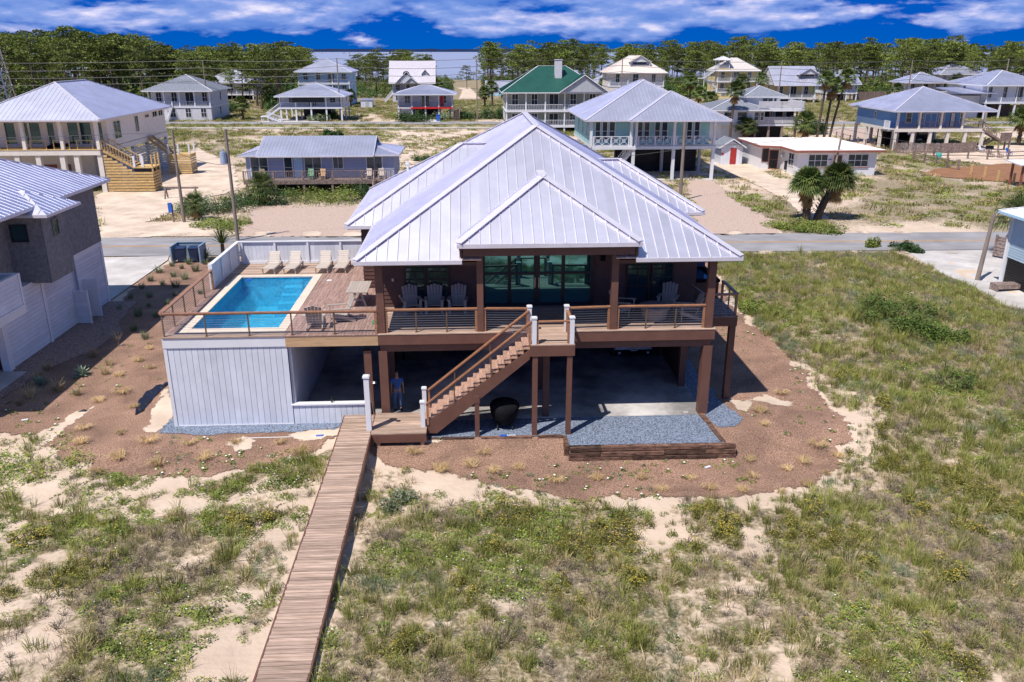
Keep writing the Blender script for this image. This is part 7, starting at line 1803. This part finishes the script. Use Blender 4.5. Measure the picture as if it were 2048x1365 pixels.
# shrubs across the street
for (x, y, rx, rz, m_), lab in (((610, 402, 3.6, 1.7, leaf_bright), 'long bright hedge in front of the blue cottage deck'), ((660, 404, 3.2, 1.6, leaf_bright), 'hedge in front of the blue cottage next to its steps'), ((715, 400, 2.0, 2.0, oak_leaf), 'dark round shrub at the steps of the blue cottage'), ((545, 405, 2.6, 1.9, oak_leaf), 'dark shrub at the corner of the blue cottage deck'), ((420, 425, 3.0, 1.3, oak_leaf), 'shrub behind the transformer pole in the grassy strip'), ((470, 415, 3.2, 1.7, oak_leaf), 'dark bush between the transformer pole and the cottage'), ((445, 450, 2.6, .8, leaf_bright), 'low green bush by the street beside the transformer pole'), ((395, 425, 1.8, 2.2, leaf_blue), 'grey green palmetto clump behind the shrub pole'), ((500, 405, 1.8, 1.5, oak_leaf), 'dark shrub against the cottage deck end'),
        ((845, 322, 1.4, 1.1, oak_leaf), 'lone round shrub on the bare sand lot behind the cottage'), ((665, 272, 1.8, 1.2, oak_leaf), 'dark shrub on the sand behind the cottage roof'), ((1815, 498, 1.5, .8, oak_leaf), 'low rounded shrub at the street edge by the cracked driveway'), ((1748, 495, .8, 1.0, leaf_bright), 'small young palm-like shrub at the street edge'), ((1600, 455, 2.6, .7, leaf_bright), 'green patch of weeds under the two cabbage palms'), ((1640, 462, 2.2, .6, leaf_bright), 'weeds along the street below the two cabbage palms'),
        ((830, 243, 4.2, 2.6, oak_leaf), 'dark bush in front of the red railed cottage'), ((935, 238, 3.5, 2.6, oak_leaf), 'bush right of the red railed cottage steps'), ((895, 240, 3, 2.4, leaf_blue), 'grey green bush at the red railed cottage'), ((987, 238, 3.2, 3.0, oak_leaf), 'round bush near the far pole at the sandy lane'), ((445, 225, 4.0, 3.4, oak_leaf), 'dense dark bush right of the grey roofed porch house'), ((640, 241, 3, 1.6, leaf_blue), 'agave-like plants before the screened cottage'), ((665, 240, 2.5, 2.0, oak_leaf), 'bush at the far pole by the screened cottage'), ((1700 - 170, 262, 3, 2.4, oak_leaf), 'bush below the stepped white house'), ((1625, 268, 3.2, 3.2, oak_leaf), 'tall bush between the stepped house and the fan palms')):
    bush('leafy_shrub', lab, x, y, rx, rz, m_, int(900 + 500 * rx), .10 if y > 300 else .2)

# palms
def frond(mb, base, d, L, fan, w, droop, n=11):
    d = d.normalized(); side = d.cross(Vector((0, 0, 1)));
    if side.length < .1: side = Vector((1, 0, 0))
    side.normalize(); upv = side.cross(d).normalized(); pet = base + d * L * .45 - Vector((0, 0, droop * L * .06)); mb.bar(base, pet, w * .5, w * .3)
    for k in range(n):
        t = (k / (n - 1) - .5) * 2; a = t * fan; dd = (d * math.cos(a) + side * math.sin(a)).normalized(); l = L * .62 * (1 - .25 * abs(t)); s = dd.cross(upv).normalized() * (w * .5)
        m1 = pet + dd * l * .55 + upv * .02; e = pet + dd * l - Vector((0, 0, droop * l * (.35 + .3 * abs(t)))); mb.add([pet, m1 - s, e, m1 + s], [(0, 1, 2, 3)])
def palm(label, px, py, h, crown, nf=34, lean=(0, 0), trunk=.18, dead=8, cat='palm tree', boots=True, seed=1, w=.07, name='palm_tree'):
    global R6; R6 = random.Random(seed * 7 + 3); p = at(px, py, 0); t = thing(name, label, cat, (p.x, p.y, (zt(p.x, p.y) if p.y < 58 else 0) - .05), R6.uniform(0, 6)); t.rotation_euler.z = 0
    tr_ = MB(); n = 8; P = [Vector((lean[0] * (k / n) ** 1.4, lean[1] * (k / n) ** 1.4, h * k / n)) for k in range(n + 1)]
    for k, (a, b) in enumerate(zip(P, P[1:])): tr_.tube(a, b, trunk * (1.15 - .3 * k / n), trunk * (1.15 - .3 * (k + 1) / n), 9)
    if boots:
        for k in range(46):
            z = h * (.12 + .85 * k / 46); q = P[min(n, int(z / h * n))]; a = k * 2.4; c = Vector((q.x, q.y, z)); d = Vector((math.cos(a), math.sin(a), .8)); tr_.bar(c + d * trunk * .5, c + d * (trunk + .22), .09, .04)
    tr_.build('trunk', palmbark, t, False); top_ = P[-1]; g, dd_ = MB(), MB()
    for k in range(nf):
        a = k * 2.399 + R6.uniform(-.2, .2); el = R(-22 + 100 * (k / nf)); frond(g, top_ + Vector((0, 0, .05)), Vector((math.cos(a) * math.cos(el), math.sin(a) * math.cos(el), math.sin(el))), crown * R6.uniform(.85, 1.1), 1.25, w, .55 + .4 * (1 - k / nf))
    g.build('crown', palm_leaf, t)
    for k in range(dead):
        a = k * 2.399; el = R(-35 - 40 * R6.random()); frond(dd_, top_ - Vector((0, 0, .1 + .05 * k)), Vector((math.cos(a) * math.cos(el), math.sin(a) * math.cos(el), math.sin(el))), crown * R6.uniform(.5, .8), 1.0, w, .5)
    if dead: dd_.build('dead_fronds', palm_dead, t)
    return t
palm('cabbage palm by the street, upright one of the pair, with brown skirt fronds', 1612, 440, 3.3, 1.85, 100, (-.2, 0), .34, 16, seed=2, w=.13); palm('cabbage palm by the street, leaning one of the pair', 1634, 440, 3.6, 1.9, 100, (1.5, .3), .32, 16, seed=3, w=.13)
palm('short cabbage palm in the grassy strip behind the shrub pole', 393, 440, 1.4, 1.5, 30, (0, 0), .2, 6, seed=4, w=.08); palm('cabbage palm beside the slatted fence at the pale blue house', 2026, 513, 2.9, 2.3, 36, (0, 0), .2, 10, seed=5, w=.1)
palm('cabbage palm at the end of the sky blue house yard', 2036, 291, 4.2, 2.7, 44, (0, 0), .28, 10, seed=6, w=.16); palm('stocky palm in front of the hedge at the blue cottage', 527, 408, 1.7, 1.9, 34, (0, 0), .3, 10, seed=7, w=.1)
palm('tall thin fan palm with dry skirt, middle of three near the flat roofed house', 1646, 288, 9.0, 2.0, 34, (.6, 0), .2, 18, boots=False, seed=8, w=.16); palm('tall thin fan palm of the three, nearest the stepped white house', 1632, 290, 10.0, 1.9, 30, (.5, 0), .18, 8, boots=False, seed=9, w=.16); palm('tall thin fan palm of the three, on the pink drive side', 1657, 288, 10.3, 2.0, 32, (1.6, 0), .18, 10, boots=False, seed=10, w=.16)
palm('tall fan palm standing before the stepped white house', 1458, 290, 8.4, 2.0, 32, (.3, 0), .2, 12, boots=False, seed=11, w=.16); palm('bushy palm below the stepped house windows', 1490, 288, 2.8, 2.2, 36, (0, 0), .35, 8, seed=12, w=.16); palm('bushy palm at the balconies of the stepped house', 1606, 288, 3.4, 2.5, 40, (0, 0), .35, 14, seed=13, w=.16)
for x, y, h_, c_, lab in ((1378, 222, 7, 2.6, 'tall palm left of the yellow tower house'), (1395, 225, 4.5, 2.4, 'shorter palm beside the one left of the yellow tower house'), (1478, 215, 6.5, 2.8, 'palm in front of the lower balcony of the tower house'), (1520, 206, 6.5, 2.6, 'palm at the right end of the tower house'), (1420, 222, 3, 2.4, 'low palm below the outer stairs of the tower house'), (432, 212, 6.0, 2.2, 'palm behind the dark bush at the porch house'), (487, 240, 3.4, 2.2, 'short palm on the verge near the porch house'), (985, 212, 5, 2.4, 'palm left of the green roofed house by the lane'), (970, 214, 3.6, 2.2, 'lower palm at the lane by the green roofed house'), (297, 214, 4.5, 2.4, 'palm at the left corner of the porch house'), (537, 212, 3.5, 2.4, 'palm left of the raised screened cottage'), (702, 215, 3.2, 2.2, 'palm by the white storage shed'), (1908, 205, 5.5, 3.4, 'large palm in front of the wood edge house'), (1935, 208, 3.5, 2.6, 'palm behind the carport of the large white house'), (875, 205, 4.5, 2.6, 'palm right of the grey dormer cottage'), (1205, 185, 3.4, 2.4, 'palm before the low wing of the dormer house'), (1790, 205, 3.6, 2.6, 'palm among the undergrowth left of the beige house')):
    palm(lab, x, y, h_, c_, 30, (R6.uniform(-.3, .3), 0), .24, 7, boots=False, seed=int(x), w=.24)

# ---------------------------------------------------------------- the pine wood along the bay
def pine_meshes(seed):
    R_ = random.Random(seed); H_ = 16.0; tk = MB(); P = [Vector((0, 0, -.4))]; bx0 = R_.uniform(-.6, .6); by0 = R_.uniform(-.6, .6)
    for k in range(1, 8): P.append(Vector((bx0 * (k / 7) ** 2 + R_.uniform(-.1, .1), by0 * (k / 7) ** 2, H_ * .94 * k / 7)))
    for k, (a, b) in enumerate(zip(P, P[1:])): tk.tube(a, b, .24 * (1 - .11 * k), .24 * (1 - .11 * (k + 1)), 7)
    lf = MB(); nb = R_.randint(13, 18); cb = R_.uniform(.50, .64) if seed % 7 > 3 else R_.uniform(.30, .48)
    for k in range(nb):
        t = k / (nb - 1); z = H_ * (cb + (1 - cb) * t ** .85); spread = (2.9 * math.sin(math.pi * (.22 + .66 * t)) + .35) * R_.uniform(.55, 1.15); a = k * 2.399 + R_.uniform(-.5, .5)
        i = min(6, int(z / (H_ * .94) * 7)); base = P[i].lerp(P[i + 1], .3); base = Vector((base.x, base.y, z - spread * .25)); e = Vector((base.x + spread * math.cos(a), base.y + spread * math.sin(a), z + R_.uniform(-.2, .4)))
        tk.tube(base, e, .07, .025, 5); cl = R_.randint(2, 4)
        for j in range(cl):
            c = e.lerp(base, R_.uniform(0, .55)) + Vector((R_.gauss(0, .45), R_.gauss(0, .45), R_.uniform(0, .55))); rx = R_.uniform(.7, 1.25); rz = rx * R_.uniform(.4, .6)
            for q in range(34):
                th_ = R_.uniform(0, 6.283); ph = math.acos(R_.uniform(-.5, 1)); rr_ = R_.uniform(.6, 1.0); p = c + Vector((rx * rr_ * math.sin(ph) * math.cos(th_), rx * rr_ * math.sin(ph) * math.sin(th_), rz * rr_ * math.cos(ph)))
                d = (p - c + Vector((R_.gauss(0, .4), R_.gauss(0, .4), .35 + R_.gauss(0, .3)))).normalized(); s = d.orthogonal().normalized(); s.rotate(Matrix.Rotation(R_.uniform(0, 6.28), 3, d)); l = R_.uniform(.28, .5)
                lf.add([p - s * l * .42, p + s * l * .42, p + d * l], [(0, 1, 2)])
    return tk.mesh('pine_trunk', bark), lf.mesh('pine_crown', pine_leaf)
PM = [pine_meshes(40 + i) for i in range(7)]
prof_top = [(-200, 66), (0, 66), (60, 64), (170, 70), (270, 74), (330, 86), (390, 97), (470, 88), (520, 95), (575, 88), (610, 95), (625, 112), (690, 120), (710, 108), (760, 104), (830, 106), (865, 112), (905, 128), (940, 122), (965, 100), (985, 84), (1040, 92), (1110, 84), (1190, 88), (1230, 96), (1300, 86), (1420, 82), (1480, 76), (1560, 84), (1650, 84), (1760, 82), (1860, 80), (1960, 86), (2048, 82), (2250, 80)]
R7 = random.Random(99); cnt = 0; tries = 0
px_l = [p for p, _ in prof_top]; py_l = [q for _, q in prof_top]
while cnt < 292 and tries < 3000:
    tries += 1; px = R7.uniform(-120, 2170); w_ = 1.0
    if 612 < px < 700: w_ = .22
    if 868 < px < 968: w_ = .12
    if 1205 < px < 1235: w_ = .25
    if px < 620: w_ = 1.5
    if R7.random() > w_ / 1.5: continue
    D = R7.uniform(285, 440) if px > 560 or R7.random() < .4 else R7.uniform(208, 300)
    if 700 < px < 870: D = R7.uniform(280, 430)
    yt = float(np.interp(px, px_l, py_l)) + abs(R7.gauss(0, 9)) - 2 - (R7.uniform(3, 12) if R7.random() < .14 else 0); top = atD(px, yt, D).z; top *= R7.uniform(.80, 1.0) if R7.random() < .6 else 1; top = max(8.5, min(21, top)); X_ = atD(px, 120, D).x
    if px < 200 and D < 225 and X_ > -60: continue
    i = R7.randrange(len(PM)); tk, cr_ = PM[i]; t = thing('pine_tree', 'tall bare trunked pine with flat layered crown in the wood along the bay', 'pine tree', (X_, D, -.05), R7.uniform(0, 6.28), 'pines along the bay'); s = top / 16.0; wd_ = s * R7.uniform(1.15, 1.75); t.scale = (wd_, wd_ * R7.uniform(.85, 1.15), s)
    for nm, me in (('trunk', tk), ('crown', cr_)):
        o = bpy.data.objects.new(nm, me); col.objects.link(o); o.parent = t
    cnt += 1
k_under = make_kit('undergrowth_kit', [(leaf_clump(150, 2.0, 2.6, .34), oak_leaf), (leaf_clump(150, 1.6, 3.6, .32), oak_leaf), (leaf_clump(130, 1.8, 2.2, .34), pine_leaf), (leaf_clump(110, 1.3, 4.6, .34), pine_leaf)])
P = []; S = []
for k in range(8200):
    px = R7.uniform(-150, 2200); D = R7.uniform(268, 446) if px > 560 else R7.uniform(200, 440)
    if 905 < px < 965 and D < 440: continue
    if 1130 < px < 1340 and D < 285: continue
    if 1400 < px < 1530 and D < 305: continue
    if 1860 < px and D < 300: continue
    if 380 < px < 520 and D < 300: continue
    X_ = atD(px, 150, D).x
    if fbm(np.array(X_ * .05), np.array(D * .05), 3) < .40: continue
    P.append((X_, D, -.2)); S.append(R7.uniform(.5, 1.25) * (.8 if 600 < px < 980 else 1.35 if px < 600 else 1.0))
scatter('wood_undergrowth', 'dense dark undergrowth filling the pine wood along the bay', 'undergrowth', P, k_under, 4, .5, 1.1, 8, sc_arr=S)
both = []
for tk, cr_ in PM[:5]:
    mb = MB(); mb.v = [tuple(v.co) for v in tk.vertices]; mb.f = [list(p.vertices) for p in tk.polygons]; mb.mi = [0] * len(mb.f); b0 = len(mb.v)
    mb.v += [tuple(v.co) for v in cr_.vertices]; mb.f += [[i + b0 for i in p.vertices] for p in cr_.polygons]; mb.mi += [1] * len(cr_.polygons); both.append((mb, [bark, pine_leaf]))
k_pine = make_kit('far_pine_kit', both); P = []; S = []
while len(P) < 430:
    px = R7.uniform(-120, 2170)
    if (612 < px < 705 and R7.random() > .12) or (866 < px < 968) or (1205 < px < 1232): continue
    D = R7.uniform(330, 448) if px > 560 else R7.uniform(240, 446); yt = float(np.interp(px, px_l, py_l)) + abs(R7.gauss(4, 12)); top = max(7, min(20, atD(px, yt, D).z)) * R7.uniform(.6, 1.0)
    P.append((atD(px, 120, D).x, D, -.05)); S.append(top / 16)
scatter('far_pines', 'mass of further pines standing behind the front pines of the bay wood', 'pines', P, k_pine, 5, 1, 1, 12, tilt=.02, sc_arr=S)
# rough grass on the lots across the street
n = 30000; X = rs.uniform(-120, 150, n); Y = rs.uniform(67.5, 260, n); ok = in_view(X, Y, 60)
d_ = np.clip(.52 + .9 * (fbm(X * .09, Y * .09, 4) - .5) * 2, 0, .9); ok &= rs.rand(n) < d_ * 1.3
for poly in EXCL: ok &= ~inside(poly, X, Y)
ok &= (Y > ROADY(X) + 5) & (np.abs(Y - R2(X)) > 3.8) & (np.abs(Y - R2(X) + 11.5) > 1.6)
k_lot = make_kit('lot_grass_kit', [(grass_clump(60, .8, .42, .06, .8), grass_g), (leaf_clump(80, .8, .22, .10), leaf_bright), (grass_clump(60, .8, .36, .06, .9), grass_t), (leaf_clump(70, .7, .35, .10), leaf_olive)])
scatter('lot_grass', 'patchy rough grass and weeds on the sandy lots across the street', 'grass', np.stack([X, Y, np.zeros(len(X))], -1)[ok], k_lot, 4, .6, 1.5, 9)
# old piles standing in the bay
for k in range(16):
    px = R7.uniform(615, 900); p = at(px, R7.uniform(106, 109), -.9); o = MB().tube((0, 0, -2), (0, 0, 6), 1.1, 1.0, 6).build('bay_pile', polewood); o.location = p; tag(o, 'old mooring pile standing far out in the bay', 'pile', 'mooring piles in the bay')
